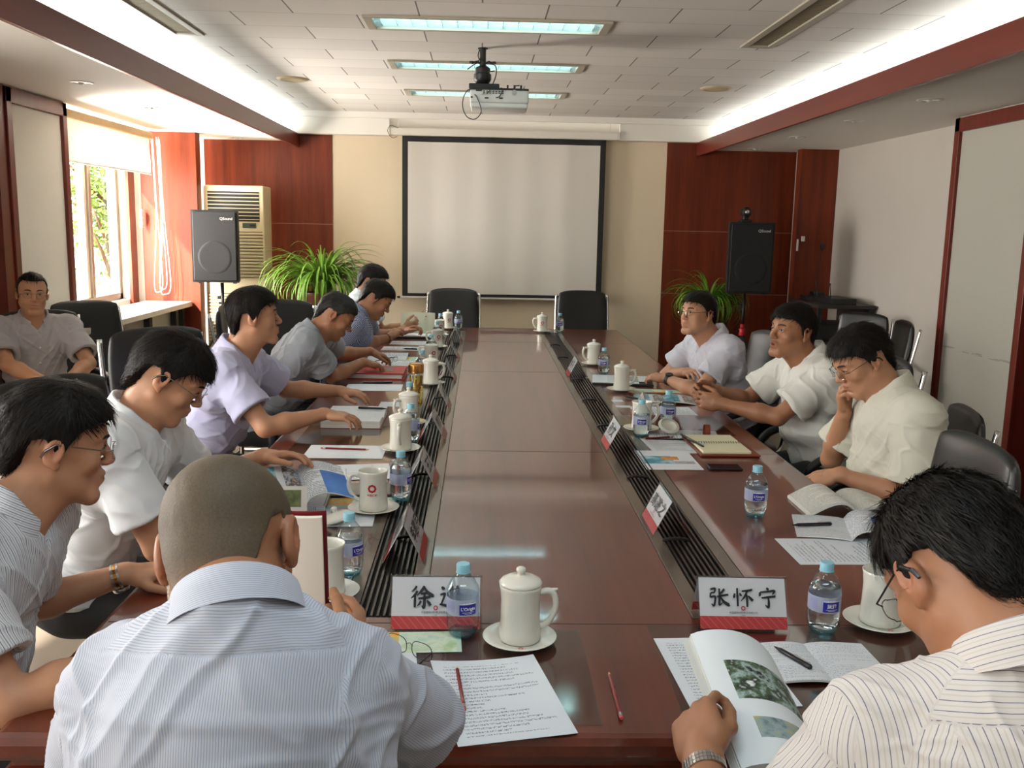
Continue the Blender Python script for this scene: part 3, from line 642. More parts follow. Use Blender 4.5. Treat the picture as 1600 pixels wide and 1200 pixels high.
# =================================================================== TABLE
TZ = .75
MAT['tabletop'] = wood('table_varnished_wood', srgb(80, 27, 13), srgb(112, 43, 23), .30, 'y', .9, coat=.75, coat_rough=.045, spec=.6)
MAT['tablelow'] = wood('table_dark_wood', srgb(30, 12, 9), srgb(44, 18, 12), .35, 'z', .9, coat=.3, coat_rough=.15)
MAT['trough'] = simple('cable_trough_band', srgb(112, 98, 86), .22, .35, var=.05)
MAT['rib'] = simple('cable_trough_rib', srgb(70, 60, 54), .3, .5)
tb = thing('conference_table', 'very long polished red-brown conference table filling the middle of the room', 'table', (0, 4.795, 0))
Y0, Y1 = -3.305, 3.305
def edge_profile_top(mb, x0, x1, y0, y1, z1, e0):
    """slab with a stepped moulded edge"""
    prof = [(0, z1-.10), (0, z1-.072), (-.012, z1-.066), (-.012, z1-.052), (.006, z1-.046), (.012, z1-.036), (.012, z1-.016), (.006, z1-.004), (-.004, z1)]
    rings = []
    for o, z in prof: rings.append([(x0-o, y0-o, z), (x1+o, y0-o, z), (x1+o, y1+o, z), (x0-o, y1+o, z)])
    vs = [v for r in rings for v in r]; fs = []
    for i in range(len(rings)-1):
        for k in range(4): fs.append((i*4+k, i*4+(k+1) % 4, (i+1)*4+(k+1) % 4, (i+1)*4+k))
    fs.append((3, 2, 1, 0)); mb.add(vs, fs)
m = MB(); edge_profile_top(m, -.988, .988, Y0+.012, Y1-.012, TZ, 0); m.f.pop()
def tp(u, v): return (u, v, TZ)
rect_holes(m, -.984, .984, Y0+.016, Y1-.016, [(-.49, -.30, Y0+.50, Y1-.30), (.30, .49, Y0+.50, Y1-.30)], tp)
m.build('table_top', MAT['tabletop'], tb)
m = MB()                                       # joint lines between the boards
for y in (Y0+.47, -1.22, .82, 2.3): m.box((0, y, TZ+.0001), (1.96, .0025, .0006))
for x in (-.302, .302): m.box((x, .0, TZ+.0001), (.0025, 6.5, .0006))
m.build('board_joints', MAT['dark'], tb)
for s in (-1, 1):
    m = MB()
    for a, b in ((.302, .340), (.452, .488)): m.box((s*(a+b)/2, .10, TZ-.002), (b-a, 5.80, .006), bev=.0015)
    c = m.build('cable_trough', MAT['trough'], tb)
    m = MB(); m.box((s*.396, .10, TZ-.022), (.115, 5.80, .006)); m.build('trough_floor', MAT['dark'], c)
    m = MB()
    for k in range(8): m.box((s*(.347+k*.0142), .10, TZ-.004), (.0055, 5.80, .012))
    m.build('trough_ribs', MAT['rib'], c)
    for y in (2.519, 3.185, 4.046, 4.668, 5.316, 6.227, 6.9):
        m = MB(); m.tube(loop([(s*.37-.035, 0, 0), (s*.37-.02, -.006, .006), (s*.37, -.009, .008), (s*.37+.02, -.006, .006), (s*.37+.035, 0, 0)], 4), .005, 6); m.build('cable_port', MAT['black'], c, loc=(0, y-4.795, TZ+.004))
for (x, y, w_, d_) in ((0, Y0+.22, 1.70, .03), (0, Y1-.22, 1.70, .03)):
    m = MB(); m.box((x, y, .335), (w_, d_, .63), bev=.004); m.box((x, y, .03), (w_+.03, d_+.03, .06), bev=.004); m.build('end_panel', MAT['tablelow'], tb)
for s in (-1, 1):
    m = MB(); m.box((s*.60, 0, .335), (.03, 5.9, .63)); m.build('modesty_panel', MAT['tablelow'], tb)

# =================================================================== TABLETOP THINGS
def mats_items():
    t = NT('porcelain'); t.col(srgb(226, 224, 212)); t.set(Roughness=.18, Coat_Weight=.6, Coat_Roughness=.05); MAT['porcelain'] = t.m
    MAT['emblem'] = simple('red_emblem', srgb(184, 28, 48), .3)
    # PET plastic: mostly see-through with reflective grazing edges
    def clear(name, c, edge, f0=.08, rough=.05):
        t = NT(name); t.n.remove(t.b); tr = t.node('ShaderNodeBsdfTransparent'); tr.inputs[0].default_value = (*c, 1)
        tr2 = t.node('ShaderNodeBsdfTransparent'); tr2.inputs[0].default_value = (*edge, 1)
        lw = t.node('ShaderNodeLayerWeight'); lw.inputs[0].default_value = .35; m0 = t.node('ShaderNodeMixShader'); t.link(t.math('POWER', lw.outputs['Facing'], 2.5), m0.inputs[0]); t.link(tr.outputs[0], m0.inputs[1]); t.link(tr2.outputs[0], m0.inputs[2])
        g = t.node('ShaderNodeBsdfGlossy'); g.inputs['Roughness'].default_value = rough
        fr = t.math('MULTIPLY', t.math('POWER', lw.outputs['Facing'], 4.0), .55); lw.inputs[0].default_value = .5
        m1 = t.node('ShaderNodeMixShader'); t.link(t.math('ADD', fr, f0, clamp=True), m1.inputs[0]); t.link(m0.outputs[0], m1.inputs[1]); t.link(g.outputs[0], m1.inputs[2]); t.link(m1.outputs[0], t.out.inputs[0]); return t.m
    MAT['pet'] = clear('bottle_clear_plastic', (.90, .95, .96), (.62, .76, .80), .07)
    MAT['petblue'] = clear('bottle_base_blue', (.62, .92, .97), (.30, .78, .88), .1)
    MAT['acrylic'] = clear('acrylic', (.95, .96, .96), (.70, .74, .74), .05)
    MAT['lens'] = clear('spectacle_lens', (.96, .97, .98), (.85, .88, .9), .03)
    MAT['pad'] = clear('clear_desk_pad', (.90, .91, .90), (.8, .82, .8), .06, .08)
    t = NT('water'); t.col((.93, .98, 1)); t.set(Roughness=.0, IOR=1.33, Transmission_Weight=1.0); MAT['water'] = t.m
    t = NT('green_tea'); t.col((.85, .62, .10)); t.set(Roughness=.0, IOR=1.33, Transmission_Weight=.9); MAT['tea'] = t.m
    MAT['tealeaf'] = simple('tea_leaves', srgb(96, 84, 20), .6)
    MAT['cap'] = simple('pale_blue_cap', srgb(140, 196, 212), .4)
    MAT['lab_white'] = simple('label_white', srgb(196, 202, 222), .4)
    MAT['lab_blue'] = simple('label_blue', srgb(30, 28, 150), .35)
    MAT['lab_txt'] = simple('label_text_white', srgb(230, 232, 240), .4)
    MAT['lab_dim'] = simple('label_text_violet', srgb(120, 124, 190), .5)
    MAT['card'] = simple('name_card_white', srgb(222, 220, 224), .6, var=.015)
    t = NT('name_card_red'); x = t.xyz(t.coord()); d = t.math('FRACT', t.math('MULTIPLY', t.math('ADD', x[0], t.math('MULTIPLY', x[2], 1.0)), 60)); t.col(t.mix(t.math('MULTIPLY', t.math('LESS_THAN', d, .2), .35), srgb(196, 52, 56), srgb(226, 130, 128))); t.set(Roughness=.5); MAT['cardred'] = t.m
    MAT['ink'] = simple('black_ink', srgb(26, 26, 30), .5)
    MAT['gold'] = simple('gold_metal', srgb(205, 150, 84), .22, 1.0)
    MAT['pencil_red'] = simple('pencil_red_lacquer', srgb(120, 22, 26), .25)
    MAT['pencil_wood'] = simple('pencil_wood', srgb(220, 180, 130), .6)
    MAT['eraser'] = simple('pink_eraser', srgb(205, 92, 92), .7)
    MAT['leather_br'] = simple('brown_leather', srgb(120, 56, 34), .45, bump=.2)
    MAT['screen_off'] = simple('phone_glass', (.01, .01, .012), .08)
    MAT['book_red'] = simple('dark_red_cover', srgb(118, 26, 34), .35)
    MAT['folder_red'] = simple('red_folder', srgb(176, 40, 46), .4)
    MAT['wire'] = simple('thin_metal_frame', srgb(150, 146, 140), .2, 1.0)
    MAT['blackpen'] = simple('black_pen', (.015, .015, .018), .25)
mats_items()
def page(name, base, rows=0, margin=(.085, .125), ink=srgb(70, 72, 80), pics=(), dens=.62, axis=0, glyph=330, cols=None, blue=False):
    """printed paper: rows of broken glyphs plus picture blocks, in the sheet's own metres (object space)"""
    t = NT(name); v = t.coord(); x = t.xyz(v); X, Y = (x[0], x[1]) if axis == 0 else (x[1], x[0])
    c = t.mix(t.noise(8, 2, v), [q*.97 for q in base], base)
    if rows:
        r = t.math('MULTIPLY', Y, rows); rf = t.math('FRACT', t.math('ADD', r, 500)); ri = t.math('FLOOR', r)
        wn_ = t.node('ShaderNodeTexWhiteNoise', noise_dimensions='1D'); t.link(ri, wn_.inputs['W'])
        band = t.math('MULTIPLY', t.math('GREATER_THAN', rf, .30), t.math('LESS_THAN', rf, .78))
        end = t.math('SUBTRACT', t.math('MULTIPLY', wn_.outputs[0], margin[0]*1.9), margin[0]*.75)
        inx = t.math('MULTIPLY', t.math('GREATER_THAN', X, -margin[0]), t.math('LESS_THAN', X, t.math('MINIMUM', t.math('ADD', end, .02), margin[0])))
        iny = t.math('LESS_THAN', t.math('ABSOLUTE', Y), margin[1])
        cb = t.node('ShaderNodeCombineXYZ'); t.link(t.math('MULTIPLY', X, glyph), cb.inputs[0]); t.link(t.math('MULTIPLY', Y, rows*3.1), cb.inputs[1])
        n = t.node('ShaderNodeTexNoise'); n.inputs['Scale'].default_value = 1.0; n.inputs['Detail'].default_value = 2; t.link(cb.outputs[0], n.inputs['Vector'])
        g = t.math('GREATER_THAN', n.outputs['Fac'], 1-dens+.08)
        k = t.math('MULTIPLY', t.math('MULTIPLY', band, t.math('MULTIPLY', inx, iny)), g)
        c = t.mix(t.math('MULTIPLY', k, .8), c, ink)
    for (x0, x1, y0, y1, stops, sc_) in pics:
        inr = t.math('MULTIPLY', t.math('MULTIPLY', t.math('GREATER_THAN', x[0], x0), t.math('LESS_THAN', x[0], x1)), t.math('MULTIPLY', t.math('GREATER_THAN', x[1], y0), t.math('LESS_THAN', x[1], y1)))
        n = t.noise(sc_, 4, v, .6); n2 = t.ramp(n, [(.32+.36*i/(len(stops)-1), s) for i, s in enumerate(stops)]); c = t.mix(inr, c, n2)
    t.col(c); t.set(Roughness=.5); return t.m
WH = srgb(226, 232, 238)
MAT['p_text'] = page('printed_sheet', WH, 84, dens=.56, glyph=420)
MAT['p_blank'] = page('white_sheet', WH, 0)
MAT['p_hand'] = page('handwritten_sheet', srgb(222, 226, 230), 150, (.09, .13), srgb(90, 95, 120), dens=.52, glyph=420)
MAT['p_cream'] = page('cream_notebook_page', srgb(228, 224, 190), 120, (.07, .04), srgb(120, 120, 110), dens=.42, glyph=260)
TEAL = (srgb(40, 110, 140), srgb(80, 160, 180), srgb(200, 220, 220)); GRN = (srgb(30, 46, 26), srgb(84, 110, 70), srgb(190, 200, 180), srgb(40, 50, 48))
MAT['p_broch'] = page('brochure_cover', srgb(226, 230, 236), 0, pics=((-.095, .02, -.06, .06, TEAL, 12), (-.02, .045, .0, .05, (srgb(230, 190, 60), srgb(226, 120, 50), srgb(90, 160, 70)), 25), (.02, .095, -.06, -.02, (srgb(90, 100, 110), srgb(180, 190, 200), srgb(120, 110, 80)), 60)))
MAT['p_mag'] = page('magazine_text_page', srgb(224, 224, 214), 190, (.07, .11), srgb(90, 96, 96), dens=.6, glyph=520)
MAT['p_photo'] = page('photo_page', srgb(228, 234, 236), 0, pics=((-.055, .075, -.02, .075, (srgb(226, 232, 230), srgb(30, 40, 34), srgb(84, 104, 76), srgb(170, 190, 186), srgb(24, 28, 26)), 32), (-.045, .075, -.105, -.06, (srgb(60, 80, 90), srgb(150, 170, 170), srgb(190, 180, 110)), 28)))
MAT['p_green'] = page('green_brochure', srgb(190, 214, 196), 0, pics=((-.10, -.02, -.03, .05, (srgb(226, 150, 40), srgb(240, 190, 90), srgb(180, 190, 120)), 35), (-.02, .10, -.06, .05, (srgb(150, 200, 180), srgb(214, 228, 206), srgb(170, 200, 150)), 16)))
MAT['p_tworects'] = page('two_photo_page', srgb(230, 230, 224), 0, pics=((-.03, .03, .01, .05, GRN, 70), (-.03, .03, -.045, -.005, (srgb(50, 60, 40), srgb(200, 190, 80), srgb(220, 220, 214), srgb(60, 40, 40)), 80)))
MAT['p_blue'] = page('blue_picture_page', srgb(220, 226, 232), 110, (.09, .12), pics=((-.01, .10, -.10, .04, (srgb(40, 100, 190), srgb(60, 120, 205), srgb(80, 140, 215)), 5),))
MAT['p_collage'] = page('photo_collage_page', srgb(216, 222, 226), 0, pics=((-.09, .0, -.10, .10, TEAL, 14), (.02, .09, -.09, .10, (srgb(90, 96, 110), srgb(200, 206, 214), srgb(60, 60, 60), srgb(222, 180, 140)), 45)))
MAT['page_edge'] = simple('page_block_edge', srgb(222, 222, 216), .7, var=.08, vscale=600)

def on_table(name, lab, cat, x, y, rz=0, group=None, dz=0): return thing(name, lab, cat, (x, y, TZ+dz), rz, group)
def sheet(nm, lab, cat, x, y, rz, mat, w_=.21, h_=.297, dz=.0006, curl=0, group=None, seed=0, lift=None):
    rs = random.Random(seed+int(abs(x*1000))); m = MB(); n = 12; P = []
    for j in range(n+1):
        row = []
        for i in range(9):
            u, v = i/8-.5, j/n-.5; z = curl*(.012*(2*u)**2*(.5+v)+.006*max(0, v-.1)*6*(.5-u))
            if lift: z += lift(u, v)
            row.append((u*w_, v*h_, max(0, z)))
        P.append(row)
    m.grid(P); b = [[(p[0], p[1], p[2]-.0005) for p in r] for r in P]; m.grid(b, flip=True)
    o = m.build(nm, mat, smooth=True); o.location = (x, y, TZ+dz); o.rotation_euler.z = rz; return tag(o, lab, cat, group)
# ---- lidded porcelain cup
def ring_emblem(parent, R, z, s, mat, ang):
    """red toothed ring with small text beneath, wrapped on the cup"""
    m = MB(); n = 32; a0 = ang; vs = []; fs = []
    for k in range(n):
        a = 2*pi*k/n; ro = s*(1+.05*cos(8*a)); ri = s*(.52+.10*cos(8*a))
        for r_ in (ro, ri):
            u, v = r_*cos(a), r_*sin(a); th = a0+u/R; vs.append(((R+.0006)*cos(th), (R+.0006)*sin(th), z+v))
    for k in range(n):
        k2 = (k+1) % n; fs.append((2*k, 2*k2, 2*k2+1, 2*k+1))
    m.add(vs, fs); e = m.build('emblem', mat, parent)
    text_mesh('中国建材', s*.62, 'lettering', mat, parent, None, offset=.0002, bend=lambda c: Vector(((R+.0007)*cos(a0+c.x/R), (R+.0007)*sin(a0+c.x/R), z-s*1.65+c.y)))
def cup(lidded=True):
    r = thing('tea_mug', '', 'mug'); m = MB()
    m.lathe([(0, .004), (.036, .004), (.040, .001), (.044, .006), (.0435, .02), (.041, .05), (.0405, .09), (.043, .115), (.0445, .122), (.0432, .123), (.041, .118), (.0385, .09), (.039, .04), (.036, .012), (0, .010)], 40)
    m.build('mug_body', MAT['porcelain'], r, smooth=True)
    m = MB(); m.tube(loop([(.040, 0, .104), (.058, 0, .108), (.070, 0, .100), (.074, 0, .075), (.066, 0, .05), (.052, 0, .034), (.040, 0, .030)], 7), [.0062]*3+[.0066]*37+[.0062]*3, 10, sy=1.25); m.tube([(.064, 0, .108), (.078, 0, .112)], [.006, .002], 8); m.build('handle', MAT['porcelain'], r, smooth=True)
    if lidded:
        m = MB(); m.lathe([(.036, .120), (.0445, .1235), (.0455, .127), (.040, .133), (.026, .139), (.010, .1415), (.0075, .144), (.0085, .149), (.0105, .152), (.0095, .157), (.005, .1595), (0, .160)], 36); m.build('lid', MAT['porcelain'], r, smooth=True)
    ring_emblem(r, .0406, .075, .0125, MAT['emblem'], pi*.5 if False else -pi/2)
    return r
def saucer():
    r = thing('saucer', '', 'saucer'); m = MB()
    m.lathe([(0, .004), (.03, .004), (.032, .001), (.034, .004), (.055, .008), (.076, .0155), (.078, .017), (.076, .0175), (.055, .0115), (.034, .0075), (0, .0070)], 44); m.build('dish', MAT['porcelain'], r, smooth=True)
    m = MB(); n = 20; vs = []
    for k in range(n):
        a = 2*pi*k/n
        for q in (.0055, .003): vs.append((q*cos(a), -.058+q*sin(a), .0135))
    m.add(vs, [(2*k, 2*((k+1) % n), 2*((k+1) % n)+1, 2*k+1) for k in range(n)]); m.build('emblem', MAT['emblem'], r); return r
CL, CO, SA = cup(True), cup(False), saucer(); used = set()
def place(proto, lab, x, y, rz, group, dz=0, cat=None):
    o = proto if proto.name not in used else dup(proto); used.add(proto.name)
    o.location = (x, y, TZ+dz); o.rotation_euler = (0, 0, rz); return tag(o, lab, cat, group)
# x, y, handle rotation, lidded, what singles it out
MUGS = [(-.093, 1.865, 0, 1, 'white lidded porcelain mug at the near end of the table, beside the printed sheet'),
        (-.535, 2.11, pi, 0, 'open white mug with red emblem, half hidden behind the book of the crew-cut man'),
        (-.50, 2.775, pi, 0, 'open white mug with red emblem, its lid propped against the saucer'),
        (-.484, 3.56, -pi/2, 1, 'white lidded mug whose handle points at the camera, by the sheet with a pencil'),
        (-.490, 4.05, -pi*.8, 1, 'white lidded mug directly behind the mug whose handle faces the camera'),
        (-.450, 5.10, .15, 1, 'white lidded mug standing behind the gold-topped tea flask'),
        (-.485, 5.83, pi, 0, 'open white mug with red emblem, third from the far left corner'),
        (-.490, 6.68, pi, 0, 'open white mug with red emblem, second from the far left corner'),
        (-.505, 7.40, pi, 0, 'open white mug with red emblem beside the man with the beads'),
        (-.455, 7.93, pi, 1, 'white lidded mug at the far left end of the table'),
        (.330, 7.80, pi, 1, 'white lidded mug with red emblem at the far right end of the table'),
        (.540, 5.94, -pi*.9, 1, 'white lidded mug beside a bottle, far right row'),
        (.578, 4.98, 0, 1, 'white lidded mug in front of the man with the black watch'),
        (.518, 3.98, .15, 0, 'open white mug behind a bottle on the right, its lid lying upside down beside it'),
        (.712, 1.96, 0, 0, 'white mug half hidden by the head of the man in the pinstriped shirt')]
EMB = {1: 1.1, 2: pi/2+.02, 6: pi/2+.45, 7: pi/2+.4, 8: pi/2+.4, 9: pi/2+.35, 10: pi/2, 0: 2.3, 3: 2.4, 4: 2, 5: 2.5, 11: 2.3, 12: 2.6, 13: 2.6, 14: 1.9}
SAUC = ['white saucer with a small red emblem at the near end of the table', 'white saucer under the mug nearest the held book', 'white saucer against which a loose lid is propped', 'white saucer under the mug whose handle points at the camera', 'white saucer behind the mug whose handle points at the camera',
        'white saucer behind the gold-topped tea flask', 'white saucer under the third mug from the far left corner', 'white saucer under the second mug from the far left corner', 'white saucer under the mug beside the man with beads', 'white saucer at the far left end of the table',
        'white saucer at the far right end of the table', 'white saucer next to the far right water bottle and small pale card', 'white saucer in front of the man with the black watch', 'white saucer behind a bottle, beside the upside-down lid', 'white saucer partly hidden by the head of the pinstriped man']
for i, (x, y, rz, L, lab) in enumerate(MUGS):
    o = place(CL if L else CO, lab, x, y, rz, 'white tea mugs', .0072, 'mug')
    # the emblem sits at its own angle from the handle on each mug
    want = -pi/2 + (EMB[i]-pi/2 if i in (1, 2, 6, 7, 8, 9, 10) else EMB[i]+.4)
    for c in o.children:
        if c.name.split('.')[0] in ('emblem', 'lettering'): c.rotation_euler.z = want+pi/2-rz
    place(SA, SAUC[i], x, y, 0, 'white saucers', 0, 'saucer')
def loose_lid(lab, x, y, z, rot):
    r = thing('mug_lid', lab, 'lid', (x, y, z), rot=rot); m = MB(); m.lathe([(.036, -.004), (.0365, 0), (.0445, -.0005), (.0465, .003), (.041, .009), (.026, .015), (.010, .0175)], 36); m.lathe([(0, .0145), (.01, .0145), (.024, .012), (.036, .005), (.036, 0)], 36); m.build('dome', MAT['porcelain'], r, smooth=True)
    m = MB(); m.lathe([(.010, .0175), (.0075, .020), (.0085, .025), (.0105, .028), (.0095, .033), (.005, .0355), (0, .036)], 24); m.build('knob', MAT['porcelain'], r, smooth=True); return r
loose_lid('white porcelain lid propped on the edge of a saucer beside the open mug', -.594, 2.665, TZ+.014, (.08, -.28, 0))
loose_lid('white porcelain lid lying upside down beside an open mug', .628, 3.93, TZ+.036, (pi+.55, .15, 0))
# ---- small water bottle
def bottle():
    r = thing('water_bottle', '', 'bottle'); m = MB()
    prof = [(.0, .006), (.018, .004), (.024, .001), (.028, .006), (.031, .016), (.0335, .026), (.0345, .036), (.0335, .039), (.0345, .042), (.0348, .050), (.0340, .054), (.0340, .092), (.0350, .096), (.0352, .103), (.0335, .109), (.026, .123), (.018, .133), (.0135, .139), (.0125, .143), (.0125, .147)]
    n = 40; vs = []; fs = []
    for (q, z) in prof:
        for k in range(n):
            a = 2*pi*k/n; g = 1+(.035*cos(a*10) if .008 < z < .040 else .0)+(.03*cos(a*8)*min(1, (z-.105)/.01) if .105 < z < .136 else 0); vs.append((q*g*cos(a), q*g*sin(a), z))
    for i in range(len(prof)-1):
        for k in range(n): fs.append((i*n+k, i*n+(k+1) % n, (i+1)*n+(k+1) % n, (i+1)*n+k))
    m.add(vs, fs); m.build('bottle_body', MAT['pet'], r, smooth=True)
    m = MB(); m.lathe([(.0, .003), (.018, .003), (.026, .006), (.0285, .013), (.027, .015), (0, .013)], 28); m.build('base', MAT['petblue'], r, smooth=True)
    m = MB(); m.lathe([(.0125, .140), (.0155, .141), (.0155, .1425), (.0145, .143), (.0148, .158), (.0135, .160), (0, .1605)], 28); m.build('cap', MAT['cap'], r, smooth=True, auto=35)
    m = MB(); m.lathe([(.0345, .056), (.0347, .057), (.0347, .090), (.0345, .091)], 48); lb = m.build('label', MAT['lab_clear'], r, smooth=True)
    def wrap(c, R=.0349, a0=-pi/2, z=.073): return Vector((R*cos(a0+c.x/R), R*sin(a0+c.x/R), z+c.y))
    m = MB(); m.grid([[wrap(Vector((-.019+.038*i/12, -.014+.023*j, 0)), .0349) for i in range(13)] for j in (0, 1)]); m.build('label_panel', MAT['lab_blue'], r, smooth=True)
    # mountain outline above the panel
    m = MB(); hs = [.0, .002, .001, .004, .0025, .0055, .003, .006, .0035, .004, .0015, .0025, 0]
    m.grid([[wrap(Vector((-.019+.038*i/12, .0085, 0)), .0350) for i in range(13)], [wrap(Vector((-.019+.038*i/12, .0095+hs[i]*.5, 0)), .0350) for i in range(13)]]); m.build('label_mountains', MAT['lab_txt'], r)
    text_mesh("L'Origin", .0098, 'lettering', MAT['lab_txt'], r, None, offset=.0003, bend=lambda c: wrap(c, .0351, -pi/2, .0715))
    m = MB()
    for k, (w2, z) in enumerate(((.026, .064), (.016, .0615))): m.grid([[wrap(Vector((-w2/2+w2*i/8, z-.073+.0008*j, 0)), .0351) for i in range(9)] for j in (0, 1)])
    for k in range(6): m.grid([[wrap(Vector((-.052+.022*i/6, .012-.0042*k+.0011*j, 0)), .0350) for i in range(7)] for j in (0, 1)], mi=1)
    m.grid([[wrap(Vector((.045+.02*i/6, -.012+.022*j, 0)), .0350) for i in range(7)] for j in (0, 1)], mi=1)
    m.build('small_print', [MAT['lab_txt'], MAT['lab_dim']], r); return r
t = NT('bottle_label_film'); t.n.remove(t.b); a = t.node('ShaderNodeBsdfTransparent'); b = t.node('ShaderNodeBsdfDiffuse'); b.inputs[0].default_value = (*srgb(190, 196, 222), 1); mm = t.node('ShaderNodeMixShader'); mm.inputs[0].default_value = .62; t.link(a.outputs[0], mm.inputs[1]); t.link(b.outputs[0], mm.inputs[2]); t.link(mm.outputs[0], t.out.inputs[0]); MAT['lab_clear'] = t.m
def water_fill(lvl):
    pr_ = [(0, .016), (.026, .016), (.030, .020), (.0325, .036), (.0325, .052), (.0325, .092), (.0332, .103), (.032, .108), (.0245, .123), (.0168, .133)]
    P = [p for p in pr_ if p[1] < lvl]; rl = np.interp(lvl, [p[1] for p in pr_], [p[0] for p in pr_]); P += [(rl, lvl), (0, lvl)]
    m = MB(); m.lathe(P, 32); return m
B0 = bottle()
BOT = [(-.213, 1.90, .35, .016, "nearly empty small water bottle at the near end, beside the left name card", 1.0),
       (-.500, 2.25, .9, .100, 'small water bottle behind the half hidden mug and the open book', 1),
       (-.428, 2.90, 1.25, .12, 'small water bottle just behind the open mug with the loose lid', 1),
       (-.455, 3.70, 1.5, .12, 'small water bottle close behind the mug whose handle faces the camera', 1),
       (-.500, 4.22, 2, .12, 'small water bottle next to the gold-topped tea flask, its cap showing between mugs', 1),
       (-.511, 5.33, 2, .12, 'small water bottle whose cap shows above the third pair of left mugs', 1),
       (-.500, 6.12, 2, .12, 'small water bottle behind the third mug from the far left corner', 1),
       (-.500, 6.95, 2, .12, 'small water bottle behind the second mug from the far left corner', 1),
       (-.505, 7.62, 2, .12, 'small water bottle half hidden beside the man with beads', 1),
       (-.366, 7.90, .3, .12, 'small water bottle at the far left end of the table', 1),
       (.479, 7.82, -.1, .12, 'small water bottle at the far right end of the table', 1),
       (.558, 5.57, -.2, .12, 'small water bottle beside the lidded mug in the far right row', 1),
       (.496, 3.86, -.1, .098, 'small water bottle standing in front of the open mug on the right', 1),
       (.654, 4.09, .1, .105, 'small water bottle next to the upside-down lid, by the clasped hands', 1),
       (.663, 2.76, 0, .105, 'small water bottle standing alone on the right half of the table', 1),
       (.571, 1.925, .12, .108, 'small water bottle beside the right name card at the near end', 1)]
for i, (x, y, rz, lv, lab, _) in enumerate(BOT):
    o = place(B0, lab, x, y, rz, 'small water bottles', 0, 'bottle')
    if i == 15:      # this bottle shows the side of the label with the two-character name
        for c in list(o.children):
            if c.name.split('.')[0] == 'lettering': bpy.data.objects.remove(c)
        text_mesh('蓝涧', .0105, 'lettering', MAT['lab_txt'], o, None, offset=.0003, bend=lambda c: Vector((.0351*cos(-pi/2+c.x/.0351), .0351*sin(-pi/2+c.x/.0351), .0715+c.y)))
    if lv > .02: water_fill(lv).build('water', MAT['water'], o, smooth=True, auto=50)
# ---- acrylic name cards
# brush characters as strokes of (x, y, width) on a 100 x 100 box, y up
HANZI = {
 '徐': [[(30, 95, 5), (22, 82, 6), (8, 70, 2)], [(34, 74, 6), (24, 58, 7), (6, 42, 2)], [(24, 56, 5), (24, 30, 7), (24, 4, 6)],
        [(62, 96, 4), (54, 78, 8), (32, 54, 2)], [(62, 92, 5), (76, 70, 8), (100, 54, 9), (104, 52, 2)], [(48, 62, 5), (62, 63, 6), (76, 66, 6)], [(38, 42, 5), (60, 44, 7), (90, 50, 7)],
        [(64, 64, 5), (65, 34, 8), (63, 4, 8), (54, 12, 2)], [(50, 32, 6), (44, 20, 6), (34, 10, 2)], [(76, 34, 3), (84, 24, 8), (92, 12, 7)]],
 '进': [[(44, 76, 5), (64, 79, 7), (88, 84, 6)], [(36, 50, 5), (64, 54, 8), (100, 60, 7)], [(56, 96, 6), (54, 60, 7), (40, 24, 2)], [(78, 98, 7), (78, 60, 7), (76, 22, 5)],
        [(10, 92, 5), (18, 84, 9), (22, 80, 4)], [(4, 58, 4), (20, 62, 7), (24, 58, 6), (14, 30, 5), (6, 14, 3)], [(2, 18, 4), (24, 14, 7), (60, 4, 9), (104, 2, 11), (112, 6, 2)]],
 '张': [[(8, 90, 5), (32, 94, 7), (34, 88, 6), (30, 72, 5)], [(10, 70, 5), (32, 74, 6)], [(10, 70, 6), (6, 48, 6)], [(6, 48, 6), (32, 52, 7), (32, 30, 7), (24, 4, 7), (12, 14, 2)],
        [(84, 92, 7), (68, 74, 6), (54, 64, 2)], [(42, 52, 5), (66, 56, 7), (104, 62, 7)], [(56, 94, 6), (57, 50, 8), (54, 8, 7), (72, 22, 2)], [(62, 50, 5), (78, 26, 9), (104, 8, 11), (108, 8, 2)]],
 '怀': [[(8, 70, 5), (4, 52, 8), (6, 46, 3)], [(34, 72, 4), (40, 60, 8), (40, 56, 3)], [(22, 98, 6), (22, 50, 7), (22, 2, 6)], [(46, 82, 5), (70, 84, 7), (104, 90, 7)], [(76, 84, 6), (62, 56, 7), (40, 30, 2)], [(72, 66, 5), (73, 34, 8), (72, 0, 6)], [(80, 58, 4), (92, 44, 9), (104, 32, 9)]],
 '宁': [[(50, 102, 5), (56, 94, 9), (58, 88, 3)], [(14, 78, 6), (12, 64, 8), (8, 56, 3)], [(16, 78, 5), (54, 82, 6), (90, 86, 8), (84, 72, 5), (78, 66, 2)], [(20, 48, 5), (52, 52, 7), (96, 58, 7)], [(56, 52, 5), (58, 26, 8), (54, 0, 8), (38, 12, 2)]]}
BRUSH = {'徐进': (.050, .064), '张怀宁': (.041, .0535)}
def brush_text(text, parent, M):
    size, adv = BRUSH[text]
    for ci, chx in enumerate(text):
        m = MB(); x0 = (ci-(len(text)-1)/2)*adv-size/2
        for st in HANZI[chx]:
            P = loop([(x, y, w_) for x, y, w_ in st], 7); T = []
            for i, p in enumerate(P):
                a, b = P[max(i-1, 0)], P[min(i+1, len(P)-1)]; d = Vector((b.x-a.x, b.y-a.y, 0)); d = d.normalized() if d.length > 1e-6 else Vector((1, 0, 0)); n_ = Vector((-d.y, d.x, 0)); wv = max(1.1, p.z)*.80
                T.append([Vector((x0+(p.x+n_.x*s*wv)*size/100, (p.y-50+n_.y*s*wv)*size/100, 0)) for s in (-1, 1)])
            m.grid([[M @ q for q in r_] for r_ in T], flip=True)
        m.build('lettering', MAT['ink'], parent)
